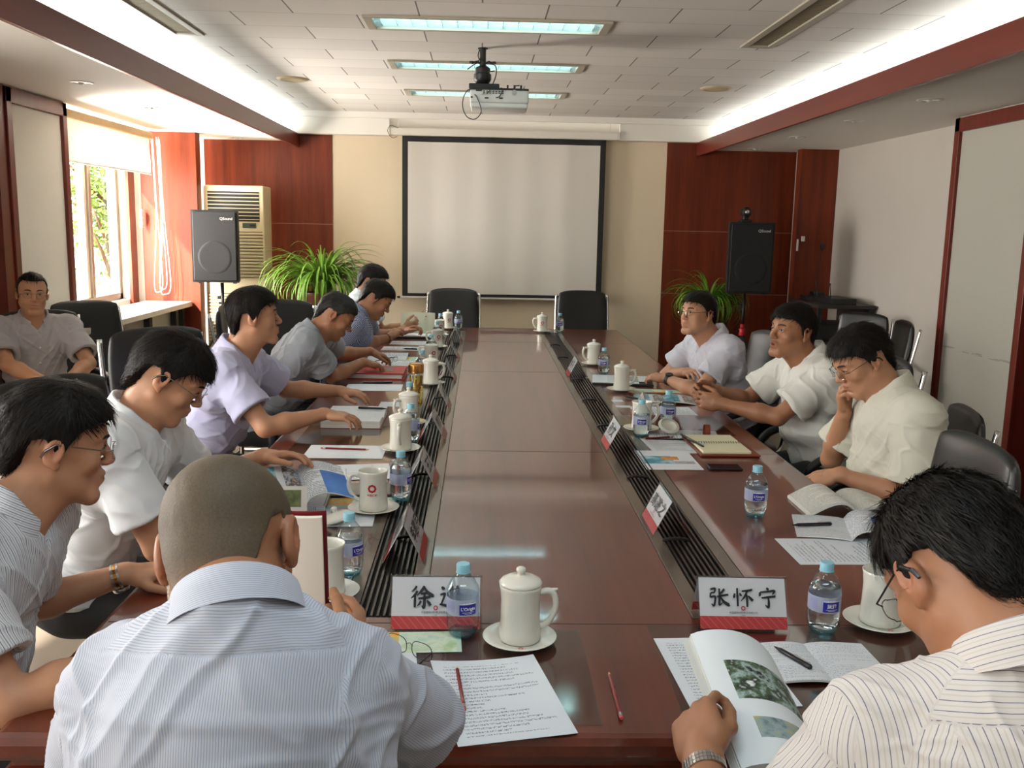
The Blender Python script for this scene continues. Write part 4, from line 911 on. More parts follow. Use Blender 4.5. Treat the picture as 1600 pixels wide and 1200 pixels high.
def namecard(x, y, rz, text, lab, h=.105, sp=.108):
    """A-frame: local x runs along the ridge, faces look to -y and +y"""
    r = on_table('name_card', lab, 'name card', x, y, rz, 'acrylic name cards'); W = .20
    def face(u, v, s, off=0): d = sp/2*(1-v)+off; return Vector((u*W/2, -s*d, .002+h*v))
    for s in (1, -1):
        m = MB(); th = .003; a = [face(u, v, s, .003) for u, v in ((-1, -.0), (1, -.0), (1, 1), (-1, 1))]; b = [face(u, v, s, -.0) for u, v in ((-1, 0), (1, 0), (1, 1), (-1, 1))]
        m.add(a+b, [(0, 1, 2, 3), (7, 6, 5, 4), (0, 4, 5, 1), (1, 5, 6, 2), (2, 6, 7, 3), (3, 7, 4, 0)]); m.build('acrylic_sheet', MAT['acrylic'], r)
    m = MB(); m.tube([face(-1, 1, 1), face(1, 1, 1)], .0028, 8); m.build('ridge', MAT['acrylic'], r)
    for s in (1, -1):
        def pt(u, v, off): return face(u, v, s, off)
        m = MB(); m.add([pt(-.95, .27, .0005), pt(.95, .27, .0005), pt(.95, .97, .0005), pt(-.95, .97, .0005)], [(0, 1, 2, 3)])
        m.add([pt(-.95, .04, .0005), pt(.95, .04, .0005), pt(.95, .27, .0005), pt(-.95, .27, .0005)], [(0, 1, 2, 3)], mi=1); m.build('card', [MAT['card'], MAT['cardred']], r)
        ez = Vector((0, s*sp/2, h)).normalized(); ex = Vector((s, 0, 0)); n = ex.cross(ez)
        def mk(u, v, off=.0042): M = Matrix((ex, ez, n)).transposed().to_4x4(); M.translation = pt(u, v, off); return M
        fs = .052 if len(text) > 2 else .060; kx = (fs*1.28)*.5
        nch = len(text)
        if text in BRUSH:
            brush_text(text, r, mk(0, .63)); 
        else: text_mesh(text, fs, 'lettering', MAT['ink'], r, mk(0, .62) @ Matrix.Diagonal((1.0, .86, 1, 1)), offset=.0006, shear=.12, spacing=1.25 if nch == 2 else 1.18)
        m = MB(); ng = 20; M = mk(0, .43); vs = []
        for k in range(ng):
            a_ = 2*pi*k/ng
            for q in (.0050, .0028): vs.append((q*cos(a_), q*sin(a_), 0))
        m.add(vs, [(2*k, 2*((k+1) % ng), 2*((k+1) % ng)+1, 2*k+1) for k in range(ng)], M); m.build('emblem', MAT['emblem'], r)
        text_mesh('中国建筑材料集团有限公司', .0052, 'small_print', MAT['ink'], r, mk(0, .345)); text_mesh('CNBM', .003, 'small_print', MAT['ink'], r, mk(0, .30))
    return r
namecard(-.272, 1.968, 0, '徐进', 'acrylic name card reading two brushed characters at the near left end of the table')
namecard(.400, 1.975, -.03, '张怀宁', 'acrylic name card reading three brushed characters at the near right end of the table')
for i, (x, y, lab, tx) in enumerate([(-.372, 2.41, 'acrylic name card on the left cable strip, nearest the camera', '李建民'), (-.374, 3.10, 'acrylic name card on the left cable strip, second from the camera', '王立'), (-.372, 3.80, 'acrylic name card on the left cable strip, third from the camera', '刘文'),
        (-.374, 4.45, 'acrylic name card on the left cable strip, fourth from the camera', '陈明'), (-.370, 5.28, 'acrylic name card on the left cable strip, fifth from the camera', '赵军'), (-.370, 6.12, 'acrylic name card on the left cable strip, sixth from the camera', '周平'), (-.370, 7.05, 'acrylic name card on the left cable strip, farthest from the camera', '高山')]):
    namecard(x, y, pi/2, tx, lab)
for i, (x, y, rz, lab, tx) in enumerate([(.365, 2.65, -pi/2, 'acrylic name card on the right cable strip, nearest the camera', '高进之'), (.368, 3.67, -pi/2, 'acrylic name card on the right cable strip, middle one', '孙文'), (.385, 5.50, -pi/2, 'acrylic name card on the right cable strip, farthest one', '林平'), (.575, 4.27, -pi/2-.12, 'acrylic name card set off the strip, behind the open mug on the right', '张文')]):
    namecard(x, y, rz, tx, lab)
# ---- clear desk pads
for x, y, w_, d_, lab in ((-.27, 1.73, .62, .40, 'clear desk pad at the near left end, under the printed sheet'), (.52, 1.75, .66, .40, 'clear desk pad at the near right end, under the open notebook'), (.66, 4.10, .50, .42, 'clear desk pad on the right, under the mug and magazines of the talking man'), (-.68, 3.70, .46, .62, 'clear desk pad on the left, under the sheet with a pencil'), (-.70, 2.72, .46, .60, 'clear desk pad on the left, under the tablet and brochure')):
    m = MB(); m.box((0, 0, .0009), (w_, d_, .0016), bev=.0005); o = m.build('desk_pad', MAT['pad']); o.location = (x, y, TZ); tag(o, lab, 'desk pad', 'clear desk pads')
# ---- pencils and pens
def pencil(x, y, x2, y2, lab, z=TZ+.0055, L=None):
    a, b = Vector((x, y, z)), Vector((x2, y2, z)); d = (b-a); L = d.length; r = thing('pencil', lab, 'pencil', a, rot=(0, 0, atan2(d.y, d.x)), group='red pencils')
    m = MB(); m.tube([(.016, 0, 0), (L-.018, 0, 0)], .0038, 6); m.build('shaft', MAT['pencil_red'], r)
    m = MB(); m.tube([(.002, 0, 0), (.016, 0, 0)], [.0006, .0037], 10); m.build('tip', MAT['pencil_wood'], r)
    m = MB(); m.tube([(L-.018, 0, 0), (L-.008, 0, 0)], .0040, 10); m.build('ferrule', MAT['satin'], r)
    m = MB(); m.tube([(L-.008, 0, 0), (L, 0, 0)], [.0037, .0030], 10); m.build('eraser', MAT['eraser'], r); return r
def pen(x, y, x2, y2, lab, z=TZ+.006, mt=None):
    a, b = Vector((x, y, z)), Vector((x2, y2, z)); d = b-a; L = d.length; r = thing('pen', lab, 'pen', a, rot=(0, 0, atan2(d.y, d.x)), group='pens')
    m = MB(); m.tube([(.0, 0, 0), (.012, 0, 0), (.02, 0, 0), (L-.004, 0, 0), (L, 0, 0)], [.0008, .003, .005, .0055, .003], 12); m.build('barrel', mt or MAT['blackpen'], r, smooth=True)
    m = MB(); m.tube([(L-.045, 0, .007), (L-.004, 0, .007)], .0015, 6); m.build('clip', MAT['satin'], r); return r
sheet('paper_sheet', 'large white printed agenda sheet at the near end, with a red pencil on it', 'paper', -.140, 1.625, .21, MAT['p_text'], dz=.0024, curl=.5)
pencil(-.222, 1.742, -.203, 1.57, 'dark red pencil lying on the printed agenda sheet', TZ+.0075)
pencil(.076, 1.723, .075, 1.545, 'red pencil lying alone on the bare wood at the near end')
sheet('paper_sheet', 'white sheet partly under the spectacles beside the crew-cut man', 'paper', -.40, 1.70, .1, MAT['p_text'], dz=.002)
sheet('brochure', 'greenish glossy brochure under the clear pad behind the spectacles', 'brochure', -.325, 1.86, .05, MAT['p_green'], .22, .10, dz=.0021)
def spectacles(x, y, z, rz, lab):
    r = thing('eyeglasses', lab, 'glasses', (x, y, z), rz)
    def lens_pts(cx, n=24): return [(cx+.026*(abs(cos(2*pi*k/n))**.7)*(1 if cos(2*pi*k/n) > 0 else -1), 0, .02+.018*(abs(sin(2*pi*k/n))**.7)*(1 if sin(2*pi*k/n) > 0 else -1)) for k in range(n)]
    for s in (-1, 1):
        P = lens_pts(s*.033); m = MB(); m.tube(P, .0009, 6, closed=True); f = m.build('rim', MAT['blackpen'], r, smooth=True)
        m = MB(); m.add(P, [tuple(range(len(P)))]); m.build('lens', MAT['lens'], f)
        m = MB(); m.tube(loop([(s*.059, 0, .026), (s*.064, .01, .026), (s*.066, .07, .016), (s*.064, .12, .004)], 5), [.001]*8+[.0028]*8, 6) if False else m.tube([(s*.059, 0, .026), (s*.064, .01, .026), (s*.066, .07, .016), (s*.064, .125, .004)], [.001, .0012, .0025, .0025], 6); m.build('temple', MAT['blackpen'], r)
    m = MB(); m.tube(loop([(-.008, 0, .024), (0, -.002, .028), (.008, 0, .024)], 4), .001, 6); m.build('bridge', MAT['wire'], r)
spectacles(-.318, 1.79, TZ+.004, 2.5, 'thin dark-framed spectacles lying open on paper beside the crew-cut man')
# ---- right near end
sheet('paper_sheet', 'white printed sheet under the open illustrated book at the near right', 'paper', .305, 1.74, .05, MAT['p_text'], dz=.0022)
def arc_book(nm, lab, cat, x, y, rz, w_, h_, matL, matR, archL=.02, archR=.02, th=.008, cover=None, dz=.0022, tilt=0, group=None):
    """open book/magazine: spine along local y, two arched page sides"""
    r = thing(nm, lab, cat, (x, y, TZ+dz), group=group); r.rotation_euler = (tilt, 0, rz)
    for s, mt, ar in ((-1, matL, archL), (1, matR, archR)):
        n = 12; T, B = [], []
        for i in range(n+1):
            u = i/n; z = ar*sin(pi*min(1, u*1.15))**.8*(1-u*.35)+th*(1-.0*u) if u < .87 else None
            z = th+ar*(sin(pi*u**.7))*(1-.2*u)
            T.append((s*(u*w_), z))
        m = MB(); P = [[(px_-s*w_/2, -h_/2+h_*j, z) for px_, z in T] for j in (0, 1)]; m.grid(P, flip=(s < 0)); o = m.build('page', mt, r, smooth=True); o.location = (s*w_/2, 0, 0)
        m = MB()
        for j in (-1, 1):
            for i in range(n): (a, za), (b, zb) = T[i], T[i+1]; m.add([(a, j*h_/2, 0+max(0, za-th)*.96), (b, j*h_/2, max(0, zb-th)*.96), (b, j*h_/2, zb), (a, j*h_/2, za)], [(0, 1, 2, 3)])
        a, za = T[-1]; m.add([(a, -h_/2, max(0, za-th)*.96), (a, h_/2, max(0, za-th)*.96), (a, h_/2, za), (a, -h_/2, za)], [(0, 1, 2, 3)])
        m.build('page_block', MAT['page_edge'], r)
        if cover:
            m = MB(); m.grid([[(a*1.01, -h_*.505+h_*1.01*j, max(0, za-th)*.96-.0012) for a, za in T] for j in (0, 1)]); m.build('cover', cover, r, smooth=True)
    return r
arc_book('notebook', 'open handwritten notebook at the near right with a dark pen on it', 'notebook', .505, 1.765, .02, .125, .17, MAT['p_hand'], MAT['p_hand'], .006, .005, .004, dz=.0026)
pen(.43, 1.815, .475, 1.72, 'slim dark pen lying on the open handwritten notebook', TZ+.017)
# ---- things on the right
sheet('paper_sheet', 'white printed sheet lying between the near right bottle and the magazine', 'paper', .81, 2.45, pi/2+.02, MAT['p_text'], dz=.0006)
arc_book('magazine', 'open thick magazine with curled pages on the right, near the empty chair', 'magazine', .98, 2.86, 0.0, .15, .21, MAT['p_mag'], MAT['p_mag'], .045, .03, .008, dz=.001)
arc_book('magazine', 'open magazine with a blue picture, in front of the curled magazine', 'magazine', .90, 2.63, -.25, .15, .21, MAT['p_hand'], MAT['p_blue'], .004, .035, .004, dz=.0016)
pen(.735, 2.635, .86, 2.65, 'black pen lying on the magazine with the blue picture', TZ+.014)
sheet('brochure', 'glossy white and teal brochure with an orange shape, beside the right cable strip', 'brochure', .532, 3.46, -pi/2*0+.0, MAT['p_broch'], .21, .297, dz=.0016)
sheet('paper_sheet', 'white sheet peeping out between the brochure and the cream notebook', 'paper', .60, 3.70, .06, MAT['p_text'], .21, .26, dz=.0006)
nb = on_table('notebook', 'open cream spiral notebook in a brown leather cover', 'notebook', .775, 3.68, .02, None, .0016)
m = MB(); m.box((.01, 0, .004), (.235, .33, .008), bev=.003); m.build('leather_cover', MAT['leather_br'], nb)
for s in (-1, 1): m = MB(); m.box((0, s*.075-.0, .013), (.19, .145, .010), bev=.002); o = m.build('page_stack', MAT['p_cream'], nb, loc=(0, 0, 0))
m = MB()
for k in range(18): m.tube([(-.085+k*.01, -.010, .016), (-.085+k*.01, -.006, .0225), (-.085+k*.01, .006, .0225), (-.085+k*.01, .010, .016)], .001, 5)
m.build('spiral', MAT['blackpen'], nb)
m = MB(); m.grid([[(x, y, z) for x in (-.012, .012)] for y, z in [(.17+.03*cos(a)*.6, .03+.028*sin(a)) for a in np.linspace(-pi/2, pi*1.35, 14)]]); m.build('strap', MAT['leather_br'], nb, smooth=True)
pen(.655, 3.84, .70, 3.60, 'black pen lying along the edge of the leather notebook', TZ+.020)
ph = on_table('smartphone', 'black smartphone lying face up on the table edge side of the brochure', 'phone', .718, 3.345, 0); m = MB(); m.box((0, 0, .0045), (.125, .066, .009), bev=.004); m.build('casing', MAT['black'], ph); m = MB(); m.box((0, 0, .0093), (.112, .058, .0006)); m.build('screen', MAT['screen_off'], ph)
sheet('paper_sheet', 'white printed sheet under the upside-down lid on the right', 'paper', .685, 3.90, pi/2-.1, MAT['p_text'], dz=.0006)
pencil(.49, 3.80, .63, 3.845, 'dark red pencil between the bottle and the cream notebook')
arc_book('magazine', 'open magazine with teal and white pictures before the talking man', 'magazine', .76, 4.72, -.12, .15, .22, MAT['p_collage'], MAT['p_collage'], .008, .012, .003, dz=.001)
sheet('paper_sheet', 'white sheet under the magazine before the talking man', 'paper', .70, 4.44, pi/2, MAT['p_text'], dz=.0005)
sheet('paper_card', 'small white card beside the mug of the man with the black watch', 'card', .50, 4.69, .1, MAT['p_blank'], .09, .055)
sheet('paper_card', 'second small white card in front of the name card on the right', 'card', .515, 4.54, -.05, MAT['p_blank'], .09, .055)
fo = on_table('document_folder', 'black folder with white papers and blue cover before the man with the black watch', 'folder', .63, 5.30, -.12); m = MB(); m.box((0, 0, .006), (.34, .30, .012), bev=.003); m.build('cover', MAT['black'], fo); m = MB(); m.box((-.04, 0, .0135), (.26, .27, .003)); m.build('papers', MAT['p_text'], fo); m = MB(); m.box((.07, .02, .0165), (.16, .20, .002)); m.build('blue_leaflet', MAT['p_collage'], fo)
sheet('paper_card', 'small pale card beside the far right bottle', 'card', .47, 5.43, .1, MAT['p_blank'], .07, .055)
sheet('brochure', 'pale green brochure with dark middle near the man with the black watch', 'brochure', .80, 5.0, pi/2-.1, MAT['p_green'], .10, .30, dz=.0005)
pen(.56, 4.78, .66, 4.66, 'thin dark pen under the edge of the teal magazine', TZ+.01)
# ---- things on the left
sheet('paper_sheet', 'white sheet with a pencil across it, left row', 'paper', -.69, 3.53, pi/2, MAT['p_blank'], dz=.0022, group=None)
pencil(-.60, 3.55, -.79, 3.565, 'dark red pencil lying across the white sheet in the left row', TZ+.0065)
sheet('paper_sheet', 'printed sheet lying askew next to the open mug, left row', 'paper', -.64, 3.23, pi/2+.16, MAT['p_text'], dz=.0022)
tbk = on_table('tablet_computer', 'black tablet lying between the printed sheet and the green brochure', 'tablet', -.575, 2.985, .08, None, .002); m = MB(); m.box((0, 0, .004), (.26, .15, .008), bev=.004); m.build('casing', MAT['black'], tbk); m = MB(); m.box((0, 0, .0083), (.24, .13, .0006)); m.build('screen', MAT['screen_off'], tbk)
sheet('brochure', 'green and orange brochure next to the open mug in the left row', 'brochure', -.555, 2.86, .0, MAT['p_green'], .22, .13, dz=.003)
sheet('paper_sheet', 'white sheet under the loose lid, left row', 'paper', -.62, 2.72, pi/2+.04, MAT['p_blank'], .20, .26, dz=.0024)
pencil(-.60, 2.64, -.76, 2.645, 'dark red pencil on the white sheet next to the loose lid', TZ+.0065)
sp = on_table('notebook', 'white spiral-bound notepad beside the held magazine, left row', 'notebook', -.74, 2.84, .05, None, .002); m = MB(); m.box((0, 0, .006), (.18, .14, .012), bev=.002); m.build('page_stack', MAT['p_hand'], sp)
m = MB()
for k in range(14): m.tube([(.085, -.06+k*.0092, .002), (.094, -.06+k*.0092, .007), (.085, -.06+k*.0092, .014)], .001, 5)
m.build('spiral', MAT['wire'], sp)
def thick_book(nm, lab, x, y, rz, w_, h_, th, cov, pg):
    r = on_table(nm, lab, 'book', x, y, rz)
    m = MB(); m.box((0, 0, .0015), (w_+.012, 2*h_+.012, .003), bev=.001); m.build('cover', cov, r)
    for s in (-1, 1):
        m = MB(); n = 10; T = [(s*h_*i/n, .003+th*(1-(1-i/n)**4*.8)*(1-.06*i/n)) for i in range(n+1)]
        m.grid([[(-w_/2, y_, z) for y_, z in T], [(w_/2, y_, z) for y_, z in T]], flip=(s < 0)); m.build('page', pg, r, smooth=True)
        m = MB()
        for xx in (-w_/2, w_/2):
            for i in range(n): (a, za), (b, zb) = T[i], T[i+1]; m.add([(xx, a, .003), (xx, b, .003), (xx, b, zb), (xx, a, za)], [(0, 1, 2, 3)])
        m.add([(-w_/2, s*h_, .003), (w_/2, s*h_, .003), (w_/2, s*h_, T[-1][1]), (-w_/2, s*h_, T[-1][1])], [(0, 1, 2, 3)]); m.build('page_block', MAT['page_edge'], r)
    return r
thick_book('book', 'thick open book with dark red cover under the hand of the man in lavender', -.73, 4.12, 0, .25, .17, .032, MAT['book_red'], page('book_column_page', srgb(226, 230, 236), 100, (.15, .115), srgb(110, 112, 120), dens=.45, axis=1))
pen(-.60, 4.20, -.73, 4.215, 'black and silver pen lying across the thick open book', TZ+.040, None)
sheet('paper_sheet', 'white sheet with a pen on it between the open book and the red folder', 'paper', -.745, 4.99, pi/2+.03, MAT['p_blank'], dz=.0006)
pen(-.83, 5.10, -.66, 5.13, 'silver-tipped pen on the white sheet by the red folder', TZ+.006)
sheet('paper_sheet', 'white slip and papers beside the gold-topped tea flask', 'paper', -.585, 4.52, pi/2, MAT['p_blank'], .12, .16, dz=.0006)
fr_ = on_table('document_folder', 'thick red folder with a grey square pattern, left row', 'folder', -.77, 5.40, 0); m = MB(); m.box((0, 0, .003), (.32, .30, .006), bev=.001); m.box((0, 0, .033), (.32, .30, .006), bev=.001); m.build('cover', MAT['folder_red'], fr_); m = MB(); m.box((0, 0, .018), (.30, .28, .024)); m.build('papers', MAT['page_edge'], fr_)
m = MB(); m.box((.06, .02, .0365), (.06, .20, .001)); m.build('grey_square', simple('grey_speckled_square', srgb(130, 100, 96), .6, var=.5, vscale=90), fr_)
sheet('paper_sheet', 'thick pile of white papers with spectacles on it, left row', 'paper', -.74, 5.82, pi/2, MAT['p_text'], dz=.012)
m = MB(); m.box((0, 0, .006), (.30, .21, .011), bev=.001); o = m.build('paper_stack', MAT['page_edge']); o.location = (-.74, 5.82, TZ); tag(o, 'white paper pile beneath the printed top sheet with spectacles', 'paper stack')
spectacles(-.72, 5.83, TZ+.014, 1.2, 'dark spectacles resting on the white paper pile in the left row')
arc_book('magazine', 'open magazine with a blue picture under the hand of the man in grey', 'magazine', -.78, 6.15, pi/2, .15, .25, MAT['p_hand'], MAT['p_blue'], .01, .02, .006, dz=.001)
sheet('brochure', 'orange and green glossy leaflet next to the third open mug from the far left', 'brochure', -.62, 6.10, 0, MAT['p_green'], .16, .20, dz=.0006)
sheet('paper_sheet', 'white sheet with a black pen, in front of the man in the checked shirt', 'paper', -.72, 6.62, pi/2, MAT['p_text'], .21, .30)
pen(-.72, 6.58, -.62, 6.55, 'black pen held near the white sheet, in front of the checked shirt', TZ+.006)
sheet('paper_sheet', 'white printed sheet farthest up the left row', 'paper', -.70, 6.95, pi/2, MAT['p_text'], .21, .28)
lp = on_table('document_folder', 'thin dark folder flat in front of the man with the beads', 'folder', -.69, 7.32, 0); m = MB(); m.box((0, 0, .008), (.34, .24, .016), bev=.003); m.build('cover', MAT['black'], lp); m = MB(); m.box((0, 0, .0175), (.30, .20, .002)); m.build('papers', MAT['p_blank'], lp)
# ---- tea flask
fl = on_table('tea_flask', 'clear glass tea flask with gold lid and yellow-green tea', 'flask', -.482, 4.39, 0)
m = MB(); m.lathe([(0, .0), (.033, .0), (.035, .004), (.035, .175), (.031, .180), (.031, .183)], 36); m.build('outer_glass', MAT['acrylic'], fl, smooth=True, auto=50)
m = MB(); m.lathe([(0, .022), (.028, .022), (.030, .028), (.030, .165), (0, .165)], 32); m.build('tea', MAT['tea'], fl, smooth=True, auto=50)
m = MB(); m.lathe([(0, .003), (.033, .003), (.033, .018), (0, .020)], 28); m.build('glass_base', MAT['acrylic'], fl, smooth=True)
rs = random.Random(3)
m = MB()
for k in range(40):
    a = rs.uniform(0, 6.28); q = rs.uniform(.005, .024); z = .028+rs.random()**2.2*.10; M = Matrix.Translation((q*cos(a), q*sin(a), z)) @ Euler((rs.uniform(0, 3), rs.uniform(0, 3), a)).to_matrix().to_4x4(); m.add([(0, -.003, 0), (.009, 0, .001), (0, .003, 0), (-.009, 0, -.001)], [(0, 1, 2, 3)], M)
o = m.build('tea_leaves', MAT['tealeaf'], fl); o['kind'] = 'stuff'
m = MB(); m.lathe([(.0, .222), (.031, .222), (.0355, .218), (.0365, .212), (.0365, .184), (.034, .182), (0, .182)], 36); m.build('lid', MAT['gold'], fl, smooth=True, auto=40)
m = MB(); m.lathe([(.0355, .178), (.0362, .181), (.0355, .184)], 36); m.build('collar_ring', MAT['gold'], fl, smooth=True)
# =================================================================== PEOPLE: implicit surfaces meshed into continuous skins
def V3(*a): return np.array(a, dtype=np.float64)
def nrm(v): v = np.asarray(v, float); return v/max(1e-9, np.linalg.norm(v))
class Fld:
    """smooth union / subtraction of tapered capsules and ellipsoids"""
    def __init__(s): s.p = []
    def cone(s, a, b, ra, rb, k=.02, op=1): s.p.append(('c', np.array(a, float), np.array(b, float), ra, rb, k, op)); return s
    def ell(s, c, r, R=None, k=.02, op=1): s.p.append(('e', np.array(c, float), np.array(r, float), np.eye(3) if R is None else np.array(R, float), 0, k, op)); return s
    def chain(s, pts, rs, k=.02, op=1):
        for i in range(len(pts)-1): s.cone(pts[i], pts[i+1], rs[i], rs[i+1], k, op)
        return s
    @staticmethod
    def d(p, X):
        if p[0] == 'c':
            a, b, ra, rb = p[1:5]; ab = b-a; L2 = ab @ ab+1e-12; h = np.clip(((X-a) @ ab)/L2, 0, 1)
            q = X-a-h[:, None]*ab; return np.sqrt((q*q).sum(1))-(ra+(rb-ra)*h)
        c, r, R = p[1:4]; q = (X-c) @ R      # columns of R are the local axes
        k0 = np.sqrt(((q/r)**2).sum(1)); k1 = np.sqrt(((q/(r*r))**2).sum(1))+1e-9
        return k0*(k0-1)/k1
    def ev(s, X, prims=None):
        D = np.full(len(X), 1.0)
        for p in (s.p if prims is None else prims):
            d = s.d(p, X); k = p[5]; op = p[6]
            if op == 1:
                h = np.clip(.5+.5*(D-d)/k, 0, 1); D = D*(1-h)+d*h-k*h*(1-h)
            else:
                h = np.clip(.5-.5*(D+d)/k, 0, 1); D = D*(1-h)+(-d)*h+k*h*(1-h)
        return D
    def bounds(s, pad=.03):
        lo = np.full(3, 1e9); hi = -lo
        for p in s.p:
            if p[6] != 1: continue
            if p[0] == 'c': r = max(p[3], p[4]); lo = np.minimum(lo, np.minimum(p[1], p[2])-r); hi = np.maximum(hi, np.maximum(p[1], p[2])+r)
            else: r = p[2].max(); lo = np.minimum(lo, p[1]-r); hi = np.maximum(hi, p[1]+r)
        return lo-pad, hi+pad
def mesh_field(F, h, post=None, clip=None):
    """sparse surface nets. post(X, D) may edit the field (cuts, noise)"""
    lo, hi = F.bounds(); 
    if clip is not None: lo = np.maximum(lo, clip[0]); hi = np.minimum(hi, clip[1])
    B = 8; bs = B*h; nb = np.maximum(1, np.ceil((hi-lo)/bs).astype(int))
    g = np.stack(np.meshgrid(*[np.arange(n) for n in nb], indexing='ij'), -1).reshape(-1, 3)
    C = lo+(g+.5)*bs; hd = bs*.87
    D = F.ev(C)
    if post is not None: Dp = post(C, D.copy()); near = (np.abs(D) < hd*1.6+.02) | (np.abs(Dp) < hd*1.3)
    else: near = np.abs(D) < hd*1.25+.012
    g = g[near]; C = C[near]
    dc = [F.d(p, C) for p in F.p]
    mn = np.min([d for d, p in zip(dc, F.p) if p[6] == 1], axis=0)
    o = np.arange(B+1); off = np.stack(np.meshgrid(o, o, o, indexing='ij'), -1).reshape(-1, 3)
    n9 = (B+1)**3; val = np.empty((len(g), n9)); 
    act = np.stack([d < (mn+2*hd+.05 if p[6] == 1 else 2*hd+.05) for d, p in zip(dc, F.p)], 1)
    # evaluate in groups of blocks sharing the same active primitives
    keys = {}
    for i, row in enumerate(np.packbits(act, axis=1)): keys.setdefault(row.tobytes(), []).append(i)
    for kk, idx in keys.items():
        idx = np.array(idx); pr_ = [F.p[j] for j in np.nonzero(act[idx[0]])[0]]
        for c0 in range(0, len(idx), 400):
            ii = idx[c0:c0+400]; X = (lo+(g[ii][:, None, :]*B+off[None])*h).reshape(-1, 3)
            d = F.ev(X, pr_)
            if post is not None: d = post(X, d)
            val[ii] = d.reshape(len(ii), n9)
    v = val.reshape(len(g), B+1, B+1, B+1)
    ins = v < 0
    cnt = np.zeros((len(g), B, B, B), int)
    for a in (0, 1):
        for b in (0, 1):
            for c in (0, 1): cnt += ins[:, a:B+a, b:B+b, c:B+c]
    cell = (cnt > 0) & (cnt < 8); bi, ci, cj, ck = np.nonzero(cell)
    P = np.zeros((len(bi), 3)); W = np.zeros(len(bi))
    def cv(a, b, c): return v[bi, ci+a, cj+b, ck+c]
    corners = [(a, b, c) for a in (0, 1) for b in (0, 1) for c in (0, 1)]
    for a in corners:
        for ax in range(3):
            if a[ax]: continue
            b = list(a); b[ax] = 1; va, vb = cv(*a), cv(*b); x = (va < 0) != (vb < 0)
            t = np.where(x, va/np.where(va-vb == 0, 1, va-vb), 0)
            q = np.zeros((len(bi), 3)); q += np.array(a); q[:, ax] += t; P[x] += q[x]; W[x] += 1
    P /= W[:, None]; G = g[bi]*B+np.stack([ci, cj, ck], 1); P = lo+(G+P)*h
    N = nb*B+2; gid = (G[:, 0]*N[1]+G[:, 1])*N[2]+G[:, 2]; srt = np.argsort(gid); sg = gid[srt]
    quads = []
    st = (N[1]*N[2], N[2], 1)
    for ax in range(3):
        u, w_ = (ax+1) % 3, (ax+2) % 3
        # edge from this cell's lowest corner along ax, shared with the cells at -u, -w
        a = cv(0, 0, 0); e = [0, 0, 0]; e[ax] = 1; b = cv(*e); x = ((a < 0) != (b < 0))
        idx = np.nonzero(x)[0]; base = gid[idx]; ok = np.ones(len(idx), bool); Q = [idx]
        for dd in (-st[u], -st[u]-st[w_], -st[w_]):
            t = base+dd; pos = np.clip(np.searchsorted(sg, t), 0, len(sg)-1); ok &= sg[pos] == t; Q.append(srt[pos])
        Q = np.stack(Q, 1)[ok]; fl = (a[idx][ok] < 0); Q[~fl] = Q[~fl][:, ::-1]; quads.append(Q)
    Q = np.concatenate(quads); return P, Q
def vnormals(P, Q):
    n = np.cross(P[Q[:, 2]]-P[Q[:, 0]], P[Q[:, 3]]-P[Q[:, 1]]); N = np.zeros_like(P)
    for k in range(4): np.add.at(N, Q[:, k], n)
    return N/np.maximum(1e-12, np.linalg.norm(N, axis=1))[:, None]
def smooth_mesh(P, Q, it=2, lam=.5):
    for _ in range(it):
        S = np.zeros_like(P); c = np.zeros(len(P))
        for k in range(4):
            a, b = Q[:, k], Q[:, (k+1) % 4]; np.add.at(S, a, P[b]); np.add.at(S, b, P[a]); np.add.at(c, a, 1); np.add.at(c, b, 1)
        P = P*(1-lam)+lam*S/np.maximum(c, 1)[:, None]
    return P
def to_obj(name, P, Q, mats, parent, attrs=None, midx=None):
    me = bpy.data.meshes.new(name); me.vertices.add(len(P)); me.vertices.foreach_set('co', np.ascontiguousarray(P, dtype=np.float32).ravel())
    me.loops.add(len(Q)*4); me.loops.foreach_set('vertex_index', Q.astype(np.int32).ravel()); me.polygons.add(len(Q))
    me.polygons.foreach_set('loop_start', np.arange(0, len(Q)*4, 4, dtype=np.int32)); me.polygons.foreach_set('loop_total', np.full(len(Q), 4, dtype=np.int32))
    me.polygons.foreach_set('use_smooth', np.ones(len(Q), bool))
    if not isinstance(mats, (list, tuple)): mats = [mats]
    for m in mats: me.materials.append(m)
    if midx is not None: me.polygons.foreach_set('material_index', midx.astype(np.int32))
    for k, (dt, arr) in (attrs or {}).items():
        a = me.attributes.new(k, dt, 'POINT')
        if dt == 'FLOAT_COLOR': a.data.foreach_set('color', np.concatenate([arr, np.ones((len(arr), 1))], 1).astype(np.float32).ravel())
        else: a.data.foreach_set('value', arr.astype(np.float32))
    me.update(calc_edges=True); return link(bpy.data.objects.new(name, me), parent)
# cheap vector noise: sum of a few rotated sines
_NR = NPR.randn(40, 3); _NR /= np.linalg.norm(_NR, axis=1)[:, None]; _NP = NPR.rand(40)*6.28
def snoise(X, f, seed=0, n=6):
    r = np.zeros(len(X))
    for i in range(n):
        k = (seed*7+i*3) % 40; d1, d2 = _NR[k], _NR[(k+11) % 40]; r += np.sin((X @ d1)*f*(1+.23*i)+_NP[k]+1.7*np.sin((X @ d2)*f*.7+_NP[(k+5) % 40]))
    return r/n
